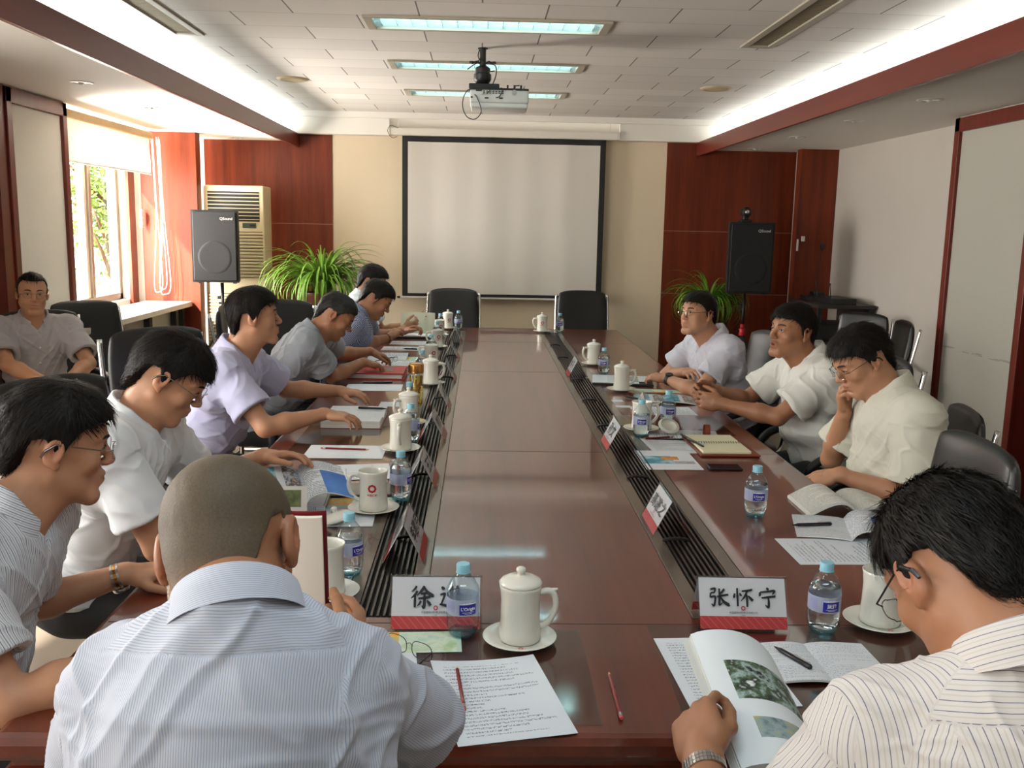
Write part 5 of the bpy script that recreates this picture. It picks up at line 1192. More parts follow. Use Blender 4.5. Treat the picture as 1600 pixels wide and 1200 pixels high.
# ------------------------------------------------------------------ materials for people
def skin_mat(name, base, red=.0):
    t = NT(name); a = t.attr('tint'); n = t.noise(26, 4); n2 = t.noise(170, 2)
    c = t.mix(n, [q*.93 for q in base], [min(1, q*1.05) for q in base]); c = t.mix(t.math('MULTIPLY', n2, .12), c, srgb(140, 86, 64))
    mul = t.node('ShaderNodeMixRGB', blend_type='MULTIPLY'); mul.inputs[0].default_value = 1.0; t.link(c, mul.inputs[1]); t.link(a.outputs['Color'], mul.inputs[2])
    t.col(mul.outputs[0]); t.set(Roughness=.46, Subsurface_Weight=.06, Subsurface_Scale=.01); t.b.inputs['Subsurface Radius'].default_value = (1, .35, .2)
    t.b.inputs['Specular IOR Level'].default_value = .4; t.bump(n2, .06, .002); return t.m
MAT['skin'] = skin_mat('skin_warm', srgb(188, 138, 106)); MAT['skin_tan'] = skin_mat('skin_tan', srgb(160, 111, 80)); MAT['skin_pale'] = skin_mat('skin_light', srgb(214, 160, 124))
def hair_mat(name, lo, hi, rough=.5):
    t = NT(name); v = t.coord(); a = t.attr('strand'); n = t.noise(1.0, 3, t.map(v, scale=(260, 90, 60))); t.col(t.mix(n, lo, hi)); t.set(Roughness=rough); t.b.inputs['Specular IOR Level'].default_value = .16
    t.bump(n, .5, .003); return t.m
MAT['hair'] = hair_mat('hair_black', (.004, .0035, .003), (.016, .012, .010)); MAT['hair_gray'] = hair_mat('hair_black_greying', (.010, .009, .008), (.05, .046, .042))
t = NT('hair_cropped_grey_brown'); v = t.coord(); n = t.noise(330, 3, v, .7); n2 = t.noise(22, 4, v); a = t.attr('fade')
c = t.mix(n, srgb(42, 33, 24), srgb(112, 94, 68)); c = t.mix(t.math('MULTIPLY', n2, .5), c, srgb(66, 51, 36)); t.col(t.mix(a.outputs['Fac'], c, srgb(150, 106, 76))); t.set(Roughness=.6); t.bump(n, .5, .002); MAT['hair_crop'] = t.m
def shirt_mat(name, base, stripe=None, pitch=.006, wdt=.22, s2=None, check=False, rough=.75, both=False, tr=.0):
    t = NT(name); su = t.attr('su'); sv = t.attr('sv'); base_l = [min(1, q*1.03) for q in base]
    c = t.mix(t.noise(14, 3), [q*.975 for q in base], base_l)
    if stripe:
        f = t.math('FRACT', t.math('ADD', t.math('DIVIDE', su.outputs['Fac'], pitch), 500)); k = t.math('LESS_THAN', f, wdt); c = t.mix(k, c, stripe)
        if s2:
            f = t.math('FRACT', t.math('ADD', t.math('DIVIDE', su.outputs['Fac'], pitch), 500.5)); c = t.mix(t.math('MULTIPLY', t.math('LESS_THAN', f, wdt*1.6), .6), c, s2)
        if check:
            f = t.math('FRACT', t.math('ADD', t.math('DIVIDE', sv.outputs['Fac'], pitch), 500)); c = t.mix(t.math('MULTIPLY', t.math('LESS_THAN', f, wdt), .8), c, stripe)
    t.col(c); t.set(Roughness=rough, Sheen_Weight=.15); t.b.inputs['Specular IOR Level'].default_value = .2
    t.bump(t.noise(700, 2), .08, .001); return t.m
MAT['trouser'] = simple('black_trousers', (.014, .014, .016), .8, var=.1); MAT['trouser_beige'] = simple('beige_trousers', srgb(150, 132, 110), .8); MAT['belt'] = simple('belt_leather', (.01, .009, .009), .4); MAT['shoe'] = simple('black_shoe', (.012, .011, .011), .25)
MAT['sclera'] = simple('eye_white', srgb(168, 158, 148), .3); MAT['iris'] = simple('dark_iris', (.012, .008, .006), .1); MAT['brow'] = simple('eyebrow_hair', (.014, .011, .009), .7); MAT['button'] = simple('shirt_button', srgb(226, 226, 224), .3)
MAT['sole'] = MAT['dark']

# ------------------------------------------------------------------ head
def head_fld(F, T, sc, jaw=1.0, chub=0.0, mouth=0.0):
    """T maps head space to world; face looks to +y"""
    R = T[:3, :3]
    def P(x, y, z): return T[:3, 3]+R @ (np.array([x, y, z])*sc)
    def E(c, r, k=.012, op=1, rot=None): F.ell(P(*c), np.array(r)*sc, R if rot is None else R @ rot, k*sc, op)
    def Cn(a, b, ra, rb, k=.012, op=1): F.cone(P(*a), P(*b), ra*sc, rb*sc, k*sc, op)
    j = jaw; c_ = chub
    E((0, -.012, .034), (.0745, .093, .080)); E((0, .016, .045), (.066, .072, .062), .02); E((0, .020, -.010), (.0635+.004*c_, .066, .085), .02)
    E((0, .028, -.062), (.050*j+.007*c_, .052, .046), .02); Cn((-.020, .072, -.098), (.020, .072, -.098), .0165, .0165, .018)
    for s in (-1, 1):
        Cn((s*.052*j, -.004, -.050), (s*.020, .066, -.098), .018+.004*c_, .0165, .02); E((s*.040, .058, -.022), (.024, .020, .022), .018)
        if c_: E((s*.045, .040, -.055), (.022, .03, .028), .02)
        Cn((s*.012, .086, .026), (s*.048, .066, .028), .0085, .008, .014)
    E((0, .074, -.066), (.026, .022, .026), .02)                        # muzzle
    for s in (-1, 1): E((s*.0315, .0935, .006), (.0185, .0135, .0105), .012, -1)
    for s in (-1, 1): E((s*.0315, .0725, .0050), (.0145, .0130, .0120), .004); Cn((s*.018, .0835, .0125), (s*.044, .0780, .0120), .0030, .0026, .004)   # eyeball mound, lid
    Cn((0, .084, .014), (0, .106, -.022), .0065, .0095, .012); E((0, .103, -.0275), (.0115, .010, .0085), .008)
    for s in (-1, 1): E((s*.0125, .096, -.030), (.0075, .009, .0065), .006)
    E((0, .0915, -.0530), (.0225, .0085, .0058), .006); E((0, .0900, -.0655), (.0195, .0088, .0062), .006)
    if mouth > 0: E((0, .098, -.0595), (.016, .014, .0018+.006*mouth), .003, -1)
    else: E((0, .103, -.0592), (.022, .012, .0014), .003, -1)
    E((0, .089, -.083), (.022, .006, .004), .008, -1)
    for s in (-1, 1):                                                    # ears
        a = radians(14)*s; rot = np.array([[cos(a), sin(a), 0], [-sin(a), cos(a), 0], [0, 0, 1]]); b = radians(-12); rot = rot @ np.array([[1, 0, 0], [0, cos(b), -sin(b)], [0, sin(b), cos(b)]])
        E((s*.081, -.014, .002), (.0085, .0195, .0310), .006, 1, rot); E((s*.0875, -.010, .006), (.0060, .0110, .0185), .004, -1, rot); E((s*.079, -.006, -.026), (.0065, .0085, .0095), .006)
        E((s*.083, -.004, -.004), (.004, .004, .007), .004)
    return P
HAIRLINE = {'full': [(-180, -.090), (-130, -.089), (-90, -.086), (-75, -.072), (-62, -.050), (-50, -.010), (-38, .022), (-22, .030), (-12, .0), (-2, -.012), (6, .006), (14, .030), (28, .050), (45, .060), (70, .064), (90, .066)],
            'crop': [(-180, -.125), (-130, -.120), (-90, -.115), (-75, -.095), (-62, -.060), (-50, -.01), (-38, .022), (-22, .030), (-12, .0), (-2, -.012), (6, .006), (14, .030), (28, .050), (45, .060), (70, .064), (90, .066)],
            'high': [(-180, -.072), (-100, -.058), (-80, -.043), (-62, -.028), (-50, .000), (-38, .022), (-22, .030), (-12, .006), (-2, -.004), (6, .02), (14, .045), (28, .072), (45, .085), (70, .080), (90, .078)]}
def smin(a, b, k):
    h = np.clip(.5+.5*(b-a)/k, 0, 1); return b*(1-h)+a*h-k*h*(1-h)
def smax(a, b, k): return -smin(-a, -b, k)
def build_hair(T, sc, parent, mat, style, h, seed, thick=.016, fringe=0.0, part=0, nstr=1500, crop=False):
    F = Fld(); R = T[:3, :3]
    def P(x, y, z): return T[:3, 3]+R @ (np.array([x, y, z])*sc)
    th = thick
    F.ell(P(0, -.012, .034), np.array((.0745+th*.62, .093+th*.75, .080+th))*sc, R, .01); F.ell(P(0, .016, .045), np.array((.066+th*.7, .072+th*.8, .062+th))*sc, R, .02)
    F.ell(P(0, -.030, -.015), np.array((.0660+th*.35, .064+th*.35, .062))*sc, R, .03)
    F.cone(P(0, -.034, -.035), P(0, -.042, -.095), .0590*sc, .0520*sc, .03)
    if crop: F.cone(P(0, -.030, -.04), P(0, -.040, -.12), .060*sc*1.06, .0625*sc*1.06, .03)
    hl = HAIRLINE[style]; aa = np.array([a for a, _ in hl]); zz = np.array([z for _, z in hl])
    def post(X, D):
        q = ((X-T[:3, 3]) @ R)/sc; ang = np.degrees(np.arctan2(q[:, 1]+.0, np.abs(q[:, 0]))); ang = np.where(q[:, 1] < 0, np.maximum(-90, ang*1.0), ang)
        zl = np.interp(ang, aa, zz)
        if fringe: zl = zl-fringe*np.clip((ang-35)/30, 0, 1)*(1+.35*np.sin(q[:, 0]*170+seed)+.5*(q[:, 0]*part*12))
        # strand-like relief running back from the forehead
        st = snoise(np.stack([q[:, 0]*2.6, q[:, 1]*.35, q[:, 2]*.5], 1), 210, seed)*(.0005 if crop else .0030)+snoise(q, 60, seed+2)*(0 if crop else .0035)
        d = D-st*sc
        cut = (zl-q[:, 2])*sc*.9+snoise(q*np.array([2.2, 1.2, .5]), 260, seed+3)*.0045*sc
        return smax(d, cut, .006*sc)
    Pm, Q = mesh_field(F, h, post); N = vnormals(Pm, Q); q = ((Pm-T[:3, 3]) @ R)/sc
    at = {}
    if crop:
        fade = np.clip((-.025-q[:, 2])/.085+.35*np.clip((np.abs(q[:, 0])-.05)/.03, 0, 1)*0, 0, 1); at['fade'] = ('FLOAT', fade*.9)
    o = to_obj('hair', Pm, Q, mat, parent, at)
    if nstr and not crop:
        # loose strands that break up the outline
        idx = NPR.randint(0, len(Pm), nstr); up = R @ np.array([0, 0, 1]); fw = R @ np.array([0, 1, 0])
        vs = []; fs = []
        for n_, i in enumerate(idx):
            p, nn = Pm[i], N[i]; lq = q[i]
            if nn @ (T[:3, 3]-p) > 0 or (abs(lq[0]) > .062 and lq[2] < .045 and -.055 < lq[1] < .030) : continue
            front = lq[1] > .03 and lq[2] > .05
            flow = -up*.9+fw*(1.0 if front else -.5 if lq[1] < 0 else .05)+R @ np.array([1, 0, 0])*(.55*part if front else 0)+NPR.randn(3)*.15
            flow = nrm(flow-nn*(flow @ nn)); L = (.016+.022*NPR.rand())*sc; sd = nrm(np.cross(flow, nn))*(.00055 if n_ % 3 else .0010)
            lift = .0010+.0035*NPR.rand()**3*(1.6 if lq[2] > .07 else 1); b0 = len(vs)
            p0 = p-nn*.003-flow*L*.35; p1 = p+flow*L*.30+nn*lift*.7; p2 = p+flow*L*.75+nn*lift*.9; p3 = p+flow*L*1.15+nn*lift*.35
            vs += [p0-sd, p0+sd, p1+sd, p1-sd, p2+sd*.7, p2-sd*.7, p3]; fs += [(b0, b0+1, b0+2, b0+3), (b0+3, b0+2, b0+4, b0+5), (b0+5, b0+4, b0+6)]
        me = o.data; bm = bmesh.new(); bm.from_mesh(me); nv = [bm.verts.new(v) for v in vs]
        for f in fs:
            fc = bm.faces.new([nv[i] for i in f]); fc.smooth = True
        bm.to_mesh(me); bm.free()
    return o
# ------------------------------------------------------------------ hands
FING = [(-.030, .0860, .070, .0086), (-.0105, .0920, .078, .0090), (.0105, .0890, .073, .0087), (.0300, .0800, .058, .0078)]   # index..little: x, knuckle y, length, radius
def hand_fld(F, wr, fwd, pal, side, curl=(30, 35, 40, 45), spread=1.0, thumb=(35, 20), sc=1.0, k=.006, bend=0.0, ext=None):
    """wr wrist point, fwd towards the fingers, pal palm normal; side +1: thumb on the +x' side where x' = fwd x pal"""
    f = nrm(fwd); n = nrm(np.array(pal, float)-f*(np.array(pal, float) @ f)); x = np.cross(f, n)*side
    def P(a, b, c): return wr+(x*a+f*b+n*c)*sc
    Rm = np.stack([x, f, n], 1)
    F.cone(P(-.010, -.01, 0), P(-.008, .03, 0), .0215*sc, .0190*sc, .012); F.cone(P(.010, -.01, 0), P(.008, .03, 0), .0215*sc, .0185*sc, .012)
    F.ell(P(0, .052, .001), np.array((.041, .045, .0145))*sc, Rm, .010); F.cone(P(-.026, .030, .004), P(-.026, .080, .0), .0135*sc, .0125*sc, .012); F.cone(P(.026, .030, .006), P(.027, .074, .0), .0130*sc, .0115*sc, .012)
    F.ell(P(.022, .032, .012), np.array((.018, .026, .014))*sc, Rm, .01)
    tips = []
    for i, (fx, ky, L, r) in enumerate(FING):
        c = curl[i]; c = c if isinstance(c, (tuple, list)) else (c*.75, c*1.1, c*.7)
        sx = -fx*side*0+(-fx); ang = radians((-1.5+i)*-4.5*spread)
        p = P(-fx*-1 if False else (-fx), ky, 0) if False else P(-(fx), ky, 0)
        # index sits on the thumb side
        d2 = np.array([sin(ang), cos(ang)]); th = 0; seg = (L*.47, L*.29, L*.24); rr = (r*1.03, r*.95, r*.88, r*.80); pts = [p-(x*d2[0]+f*d2[1])*.012*sc]; pts.append(p)
        for s_i in range(3):
            th += radians(c[s_i]); d = (x*d2[0]+f*d2[1])*cos(th)+n*sin(th); pts.append(pts[-1]+d*seg[s_i]*sc)
        F.cone(pts[0], pts[1], rr[0]*1.05*sc, rr[0]*1.12*sc, k)
        for s_i in range(3): F.cone(pts[s_i+1], pts[s_i+2], rr[s_i]*sc, rr[s_i+1]*sc, k*.5)
        tips.append(pts)
    a0, a1 = radians(thumb[0]), radians(thumb[1]); p = P(.030, .022, .008); op_ = thumb[2] if len(thumb) > 2 else .35; d = x*sin(a0)+f*cos(a0)*.95+n*op_; d = nrm(d); p1 = p+d*.036*sc
    d2 = nrm(f*cos(a1)*1.0+x*sin(a1)*.8+n*.25); p2 = p1+d2*.031*sc; d3 = nrm(d2+f*.25-x*.15+n*.10); p3 = p2+d3*.025*sc
    F.cone(P(.016, .02, .006), p1, .0155*sc, .0115*sc, .010); F.cone(p1, p2, .0112*sc, .0102*sc, .004); F.cone(p2, p3, .0102*sc, .0084*sc, .003); tips.append([p, p1, p2, p3])
    return tips
def frame(z, yhint):
    z = nrm(z); y = np.array(yhint, float); y = nrm(y-z*(y @ z)); return np.cross(y, z), y, z
def limb(a, hint, L):
    a = np.array(a, float); return a+nrm(np.array(hint, float)-a)*L
def person(name, S):
    """S: dict with world joints. returns the root Empty"""
    h = S.get('h', .0045); sc = S.get('sc', 1.0); sk = MAT[S.get('skin', 'skin')]
    hip = np.array(S['hip'], float); chest = np.array(S['neck'], float)       # base of neck at the back
    up = nrm(chest-hip); fwd = np.array(S['face'], float); fwd = nrm(fwd-up*(fwd @ up)); rt = np.cross(fwd, up)   # person's right
    shw = S.get('shw', .195)*sc; shd = S.get('shd', .055); tw = S.get('twist', 0.0)
    rt2 = nrm(rt+fwd*tw); shL = np.array(S['shL'], float) if 'shL' in S else chest-rt2*shw-up*shd; shR = np.array(S['shR'], float) if 'shR' in S else chest+rt2*shw-up*shd
    UA, FA = .285*sc, .255*sc
    J = {}
    for sd, sh in (('L', shL), ('R', shR)):
        e = limb(sh, S['el'+sd], UA); w_ = limb(e, S['wr'+sd], FA); J['sh'+sd], J['el'+sd], J['wr'+sd] = sh, e, w_
    root = bpy.data.objects.new(name, None); root.empty_display_size = .1; COL.objects.link(root); tag(root, S['label'], 'person')
    # head transform
    hd = np.array(S['head'], float); hf = nrm(S['look']); tilt = S.get('roll', 0)
    hr = nrm(np.cross(hf, (0, 0, 1))); hu = np.cross(hr, hf); hu2 = hu*cos(tilt)+hr*sin(tilt); hr2 = np.cross(hf, hu2)
    T = np.eye(4); T[:3, 0] = hr2; T[:3, 1] = hf; T[:3, 2] = hu2; T[:3, 3] = hd
    hs = S.get('hs', 1.0)
    # ---------------- body skin
    F = Fld(); HP = head_fld(F, T, hs, S.get('jaw', 1.0), S.get('chub', 0), S.get('mouth', 0))
    nb_ = chest-up*.02+fwd*.010; nk = S.get('nk', 1.0)
    F.cone(HP(0, -.028, -.045), nb_+fwd*.015, .056*hs*nk, .060*nk, .03); F.cone(HP(0, .015, -.060), nb_+fwd*.040-up*.03, .045*hs*nk, .05*nk, .03)
    belly = S.get('belly', 0.0)
    def torso(F, g, k):
        """g grows the torso (shirt)"""
        Rm = np.stack([rt2, fwd, up], 1); Lh = np.linalg.norm(chest-hip)
        F.ell(chest-up*.155+fwd*.028, (.150*sc+g, .100*sc+g, .165*sc+g*.6), Rm, k)
        F.ell(hip+up*(Lh*.46)+fwd*(.030+belly*.4), (.142*sc+g*1.25+belly*.5, .098*sc+g*1.25+belly, .150), Rm, k); F.ell(hip+up*.09+fwd*.010, (.150*sc+g*1.1+belly*.5, .112*sc+g+belly*.8, .115), Rm, k)
        F.cone(shL*.72+chest*.28-up*.035+fwd*.01, shR*.72+chest*.28-up*.035+fwd*.01, .060*sc+g*.7, .060*sc+g*.7, k)
        F.cone(shL*.62+chest*.38-up*.10+fwd*.02, shR*.62+chest*.38-up*.10+fwd*.02, .066*sc+g, .066*sc+g, k)
        for sh in (shL, shR):
            F.cone(chest-up*.025, sh*.9+chest*.1+up*.002, .043*sc+g*.6, .040*sc+g*.8, k); F.cone(sh-up*.010, sh*.85+chest*.15-up*.12, .046*sc+g*.9, .05*sc+g, k)
    torso(F, -.006, .03)
    tips = {}
    for sd in 'LR':
        sh, e, w_ = J['sh'+sd], J['el'+sd], J['wr'+sd]
        F.cone(sh, e, .047*sc, .038*sc, .02); mid = e*.68+w_*.32
        F.cone(e, mid, .0385*sc, .0410*sc, .015); F.cone(mid, w_, .0410*sc, .0250*sc, .02)
        H = S['hand'+sd]; tips[sd] = hand_fld(F, w_, H['f'], H['p'], H.get('s', -1 if sd == 'L' else 1), H.get('curl', (30, 35, 40, 45)), H.get('spread', 1), H.get('thumb', (35, 20)), sc=H.get('sc', 1.0))
    Pm, Q = mesh_field(F, h); Pm = smooth_mesh(Pm, Q, 1, .3)
    # tint: lips, ears, cheeks, knuckles; hidden scalp
    q = ((Pm-hd) @ T[:3, :3])/hs; tint = np.ones((len(Pm), 3)); r_ = np.linalg.norm(q, axis=1)
    def blob(c, rad): return np.exp(-(((q-np.array(c))/np.array(rad))**2).sum(1))
    lip = np.clip(1.6*(blob((0, .096, -.0535), (.019, .02, .0055))+blob((0, .095, -.065), (.016, .02, .006))), 0, 1); tint *= 1-lip[:, None]*np.array([.14, .30, .26])
    if S.get('mouth', 0): mo = np.clip(1.8*blob((0, .086, -.060), (.016, .008, .005)), 0, 1); tint *= 1-mo[:, None]*np.array([.45, .62, .60])
    ear = np.clip(sum(blob((s*.083, -.012, 0), (.012, .022, .034)) for s in (-1, 1)), 0, 1); tint *= 1-ear[:, None]*np.array([.02, .18, .20])
    nose = blob((0, .105, -.028), (.02, .02, .014)); tint *= 1-nose[:, None]*np.array([.0, .10, .10])
    sb = S.get('stubble', .25)*np.clip(blob((0, .075, -.085), (.045, .045, .028))+blob((0, .085, -.045), (.02, .02, .006)), 0, 1); tint *= 1-sb[:, None]*np.array([.35, .28, .20])
    body = to_obj('body', Pm, Q, sk, root, {'tint': ('FLOAT_COLOR', tint)})
    # eyes, brows
    def face_obj(nm, pts_fn, mat, n, par=body):
        m = MB(); pts_fn(m); return m.build(nm, mat, par, smooth=True)
    if S.get('face_on', True):
        Rh = Matrix([[*T[0, :3]], [*T[1, :3]], [*T[2, :3]]]).to_4x4()
        def W(x, y, z): return Vector(hd+T[:3, :3] @ (np.array([x, y, z])*hs))
        for s in (-1, 1):
            m = MB(); op = S.get('eye', .0032); rows = []
            for j in range(7):
                v = j/6*2-1; rows.append([W(s*.0315+.0135*u, .0862-.55*abs(u)**2*.0125-(.0020 if abs(u) > .9 else 0)-(s*u)*.0016, .0048+op*v*(1-u*u)**.6+.0006*s*u) for u in np.linspace(-1, 1, 11)])
            m.grid(rows, flip=True)
            m.build('eye', MAT['sclera'], body, smooth=True)
            gx = S.get('gaze', 0.0)*.005; m = MB(); n_ = 16
            m.add([W(s*.0315+gx+.0048*cos(2*pi*k/n_), .0872-.0004, .0052+min(op*1.0, .0048)*sin(2*pi*k/n_)) for k in range(n_)], [tuple(range(n_))]); m.build('iris', MAT['iris'], body)
            m = MB(); m.tube([W(s*.014, .0945, .0255), W(s*.026, .0925, .0300), W(s*.040, .0845, .0300), W(s*.049, .0745, .0255)], [.0026, .0034, .0030, .0010], 8, sy=.6); m.build('eyebrow', MAT['brow'], body, smooth=True)
            m = MB(); m.tube([W(s*.0180, .0845, .0062), W(s*.025, .0888, .0062+op), W(s*.034, .0885, .0066+op), W(s*.0455, .0790, .0055)], [.0006, .0011, .0012, .0006], 6); m.build('eyelash_line', MAT['brow'], body, smooth=True)
    hm = S.get('hair', {}); 
    if hm is not None: build_hair(T, hs, root, MAT[hm.get('mat', 'hair')], hm.get('style', 'full'), h*.9, hm.get('seed', 1), hm.get('thick', .016), hm.get('fringe', .0), hm.get('part', 0), hm.get('n', 900), hm.get('crop', False))
    # ---------------- shirt
    G = Fld(); g = S.get('fit', .016); torso(G, g, .035); slv = S.get('sleeve', .72)
    for sd in 'LR':
        sh, e = J['sh'+sd], J['el'+sd]; a = sh*.92+chest*.08; b = sh+(e-sh)*slv; F_ = S.get('flare', .010)
        G.cone(a, b, .051*sc+g*.55, .055*sc+g*.75+F_, .028); 
    for sd in 'LR':
        sh, e, w_ = J['sh'+sd], J['el'+sd], J['wr'+sd]; d = nrm(e-sh); b = sh+(e-sh)*slv
        G.cone(b-d*.06, b+d*.16, .051*sc, .052*sc+g*.7+F_, .004, -1)
    nkt = HP(0, -.028, -.045); G.cone(chest+fwd*.075+up*.03, chest+fwd*.125-up*.055, .036, .004, .01, -1)
    slv_ax = [(J['sh'+sd], nrm(J['el'+sd]-J['sh'+sd]), J['sh'+sd]+(J['el'+sd]-J['sh'+sd])*slv, J['el'+sd]) for sd in 'LR']
    wr_k = S.get('wrinkle', 1.0)
    ends = slv_ax
    def post(X, D):
        for sh, d, b, e in ends:
            t_ = (X-b) @ d; r2 = np.linalg.norm(X-b-t_[:, None]*d, axis=1); m_ = (r2 < .115) & (t_ > -.02) & (np.linalg.norm(X-b, axis=1) < .17)
            # open hem: cut beyond the sleeve end only close to the arm and not inside the trunk
            tor = (X-chest) @ rt2; far = np.abs(tor) > shw*.62
            D = np.where(m_ & (t_ > 0) & (r2 < .10), np.maximum(D, t_), D) if True else D
        return D
    Ps, Qs = mesh_field(G, h, post)
    N = vnormals(Ps, Qs)
    # folds: across the trunk from shoulders and armpits, compression at the waist, plus soft buckling
    lt = (Ps-chest) @ rt2; lu = (Ps-chest) @ up; lf = (Ps-chest) @ fwd; loc = np.stack([lt, lf, lu], 1); sd_ = S.get('seed', 1)
    low = np.clip((-lu-.18)/.25, 0, 1)
    wp = loc+.012*np.stack([snoise(loc, 22, sd_+2), snoise(loc, 22, sd_+3), snoise(loc, 22, sd_+4)], 1)
    def ridge(v, f, s_): return np.clip(1-np.abs(snoise(v, f, s_, 4))*3.2, 0, 1)**1.5
    diag = ridge(np.stack([wp[:, 0]*1.5+wp[:, 2]*1.1, wp[:, 1]*.7, wp[:, 2]*.35], 1), 26, sd_+1)+ridge(np.stack([wp[:, 0]*1.5-wp[:, 2]*1.1, wp[:, 1]*.7, wp[:, 2]*.35], 1), 24, sd_+6)
    horiz = ridge(np.stack([wp[:, 0]*.4, wp[:, 1]*.5, wp[:, 2]*1.9], 1), 30, sd_+9)
    disp = .0030*snoise(loc*np.array([1, 1, 1.3]), 30, sd_)+.0048*diag+.0070*horiz*low+.0025*horiz
    rg = np.zeros(len(Ps), int); su = np.where(np.abs(N @ rt2) > .72, lf, lt); svv = lu.copy()
    for i, (sh, d, b, e) in enumerate(slv_ax):
        t_ = (Ps-sh) @ d; rel = Ps-sh-t_[:, None]*d; r2 = np.linalg.norm(rel, axis=1); on = (t_ > .03) & (r2 < .10) & (np.abs(lt) > shw*.80) & (t_ < UA)
        ax1, ax2, _ = frame(d, fwd+up*.3); ang = np.arctan2(rel @ ax1, rel @ ax2); rg[on] = 2+i; su[on] = (ang*.062)[on]; svv[on] = t_[on]
        av = np.stack([t_*1.2, np.cos(ang)*.06, np.sin(ang)*.06], 1); arm_d = .0025*snoise(av, 50, sd_+5+i)+.0050*ridge(av+.01*snoise(av, 30, i)[:, None], 34, sd_+7+i)+.0025*np.sin(t_*75+2.2*np.sin(ang+i))*np.clip(1-np.abs(t_-.03)/.1, 0, 1); disp[on] = arm_d[on]
    back = (lf < .01) & (rg == 0); yoke = back & (lu > -S.get('yoke', .085)); su[yoke] = lu[yoke]; svv[yoke] = lt[yoke]
    seam = back*np.exp(-((lu+S.get('yoke', .085))/.0022)**2)*.0016
    if S.get('placket', True):
        fr_ = (lf > .02) & (rg == 0); seam = seam+fr_*np.exp(-((np.abs(lt)-.016)/.002)**2)*.0012
    Ps = Ps+N*(disp*wr_k-seam-.0)[:, None]
    Ps = smooth_mesh(Ps, Qs, 1, .25)
    shirt = to_obj('shirt', Ps, Qs, S['shirt'], root, {'su': ('FLOAT', su), 'sv': ('FLOAT', svv)})
    # collar: stand and folded leaf round the neck
    ax = nrm(nkt-nb_); cx_, cy_, cz_ = frame(nrm(ax*.6+up*.7), fwd); base = chest+up*S.get('ch', .030)+fwd*.016; rx, ry = .068*nk*S.get('cw', 1.0), .070*nk*S.get('cw', 1.0)
    rows = []; n_ = 44; gap = radians(S.get('gap', 24)); hgt = .036
    for prof, (ro, zz_) in enumerate(((.004, -.050), (-.002, -.022), (.000, .012), (.0030, .0185), (.0070, .015), (.0110, -.004), (.0150, -.022))):
        row = []
        for i in range(n_+1):
            a = gap+(2*pi-2*gap)*i/n_; fr_ = abs(cos(a/2)) ; pt_ = max(0, cos(a)-.35)/.65; z = zz_
            if prof >= 5: z = zz_-(.030*pt_ if prof == 6 else .014*pt_)-(.014 if prof == 6 else .005)*max(0, -cos(a))
            r = 1+(ro/.07)+((.36 if prof == 6 else .16)*pt_ if prof >= 5 else 0)
            row.append(base+cx_*(-sin(a)*rx*r)+cy_*(cos(a)*ry*r+.010)+cz_*(z-.034*max(0, cos(a))*1.0+.004*max(0, -cos(a))))
        rows.append(row)
    rows = np.array(rows); sh_ = rows.shape; m = MB(); m.grid([[Vector(p) for p in r] for r in rows]); inner = rows.copy()
    cen = base; rad = rows-cen; inner = rows-(rad/np.linalg.norm(rad, axis=2, keepdims=True))*.0022*np.array([1, 1, 1, .0, -1, -1, -1])[:, None, None]
    m.grid([[Vector(p) for p in r] for r in inner], flip=True)
    # close the rim of the strip
    for r_i in (0, sh_[0]-1):
        for i in range(sh_[1]-1): m.add([Vector(rows[r_i][i]), Vector(rows[r_i][i+1]), Vector(inner[r_i][i+1]), Vector(inner[r_i][i])], [(0, 1, 2, 3)])
    for c_i in (0, sh_[1]-1):
        for i in range(sh_[0]-1): m.add([Vector(rows[i][c_i]), Vector(rows[i+1][c_i]), Vector(inner[i+1][c_i]), Vector(inner[i][c_i])], [(0, 1, 2, 3)])
    col = m.build('collar', S['shirt'], shirt, smooth=True); me = col.data
    for nm_, fn in (('su', lambda c: float((np.array(c)-base) @ cz_)), ('sv', lambda c: float(np.arctan2((np.array(c)-base) @ cx_, (np.array(c)-base) @ cy_)*.07))):
        at = me.attributes.new(nm_, 'FLOAT', 'POINT'); at.data.foreach_set('value', [fn(v.co) for v in me.vertices])
    # buttons down the front
    if S.get('buttons', False):
        # find the shirt front on the centre line
        for kz in S.get('bz', (-.13, -.22, -.31, -.40)):
            cand = np.abs(lt)+np.abs(lu-kz)*1.0+np.where(lf > 0.02, 0, 9); i = int(np.argmin(cand)); n_v = N[i]; c0 = Ps[i]+n_v*.001; a1, a2, _ = frame(n_v, up)
            m = MB(); m.add([Vector(c0+a1*.0055*cos(a)+a2*.0055*sin(a)) for a in np.linspace(0, 2*pi, 13)[:-1]]+[Vector(c0+n_v*.002+a1*.005*cos(a)+a2*.005*sin(a)) for a in np.linspace(0, 2*pi, 13)[:-1]], [tuple(range(12, 24))]+[(k, (k+1) % 12, 12+(k+1) % 12, 12+k) for k in range(12)]); m.build('button', MAT['button'], shirt, smooth=False)
    if S.get('pocket'):
        kz = -.17; sx = S['pocket']*.075; pts = []
        idx = [int(np.argmin(np.abs(lt-(sx+dx))+np.abs(lu-(kz+dz))+np.where(lf > .02, 0, 9))) for dz in (0, -.115) for dx in (-.05, .05)]
        A, B_, C_, D_ = [Ps[i]+N[i]*.0028 for i in idx]; m = MB(); m.tube([Vector(A), Vector(B_)], .0016, 6); m.tube([Vector(A), Vector(C_)], .0011, 6); m.tube([Vector(B_), Vector(D_)], .0011, 6); m.tube([Vector(C_), Vector((C_+D_)/2-up*.012), Vector(D_)], .0011, 6); m.build('pocket', S['shirt'], shirt)
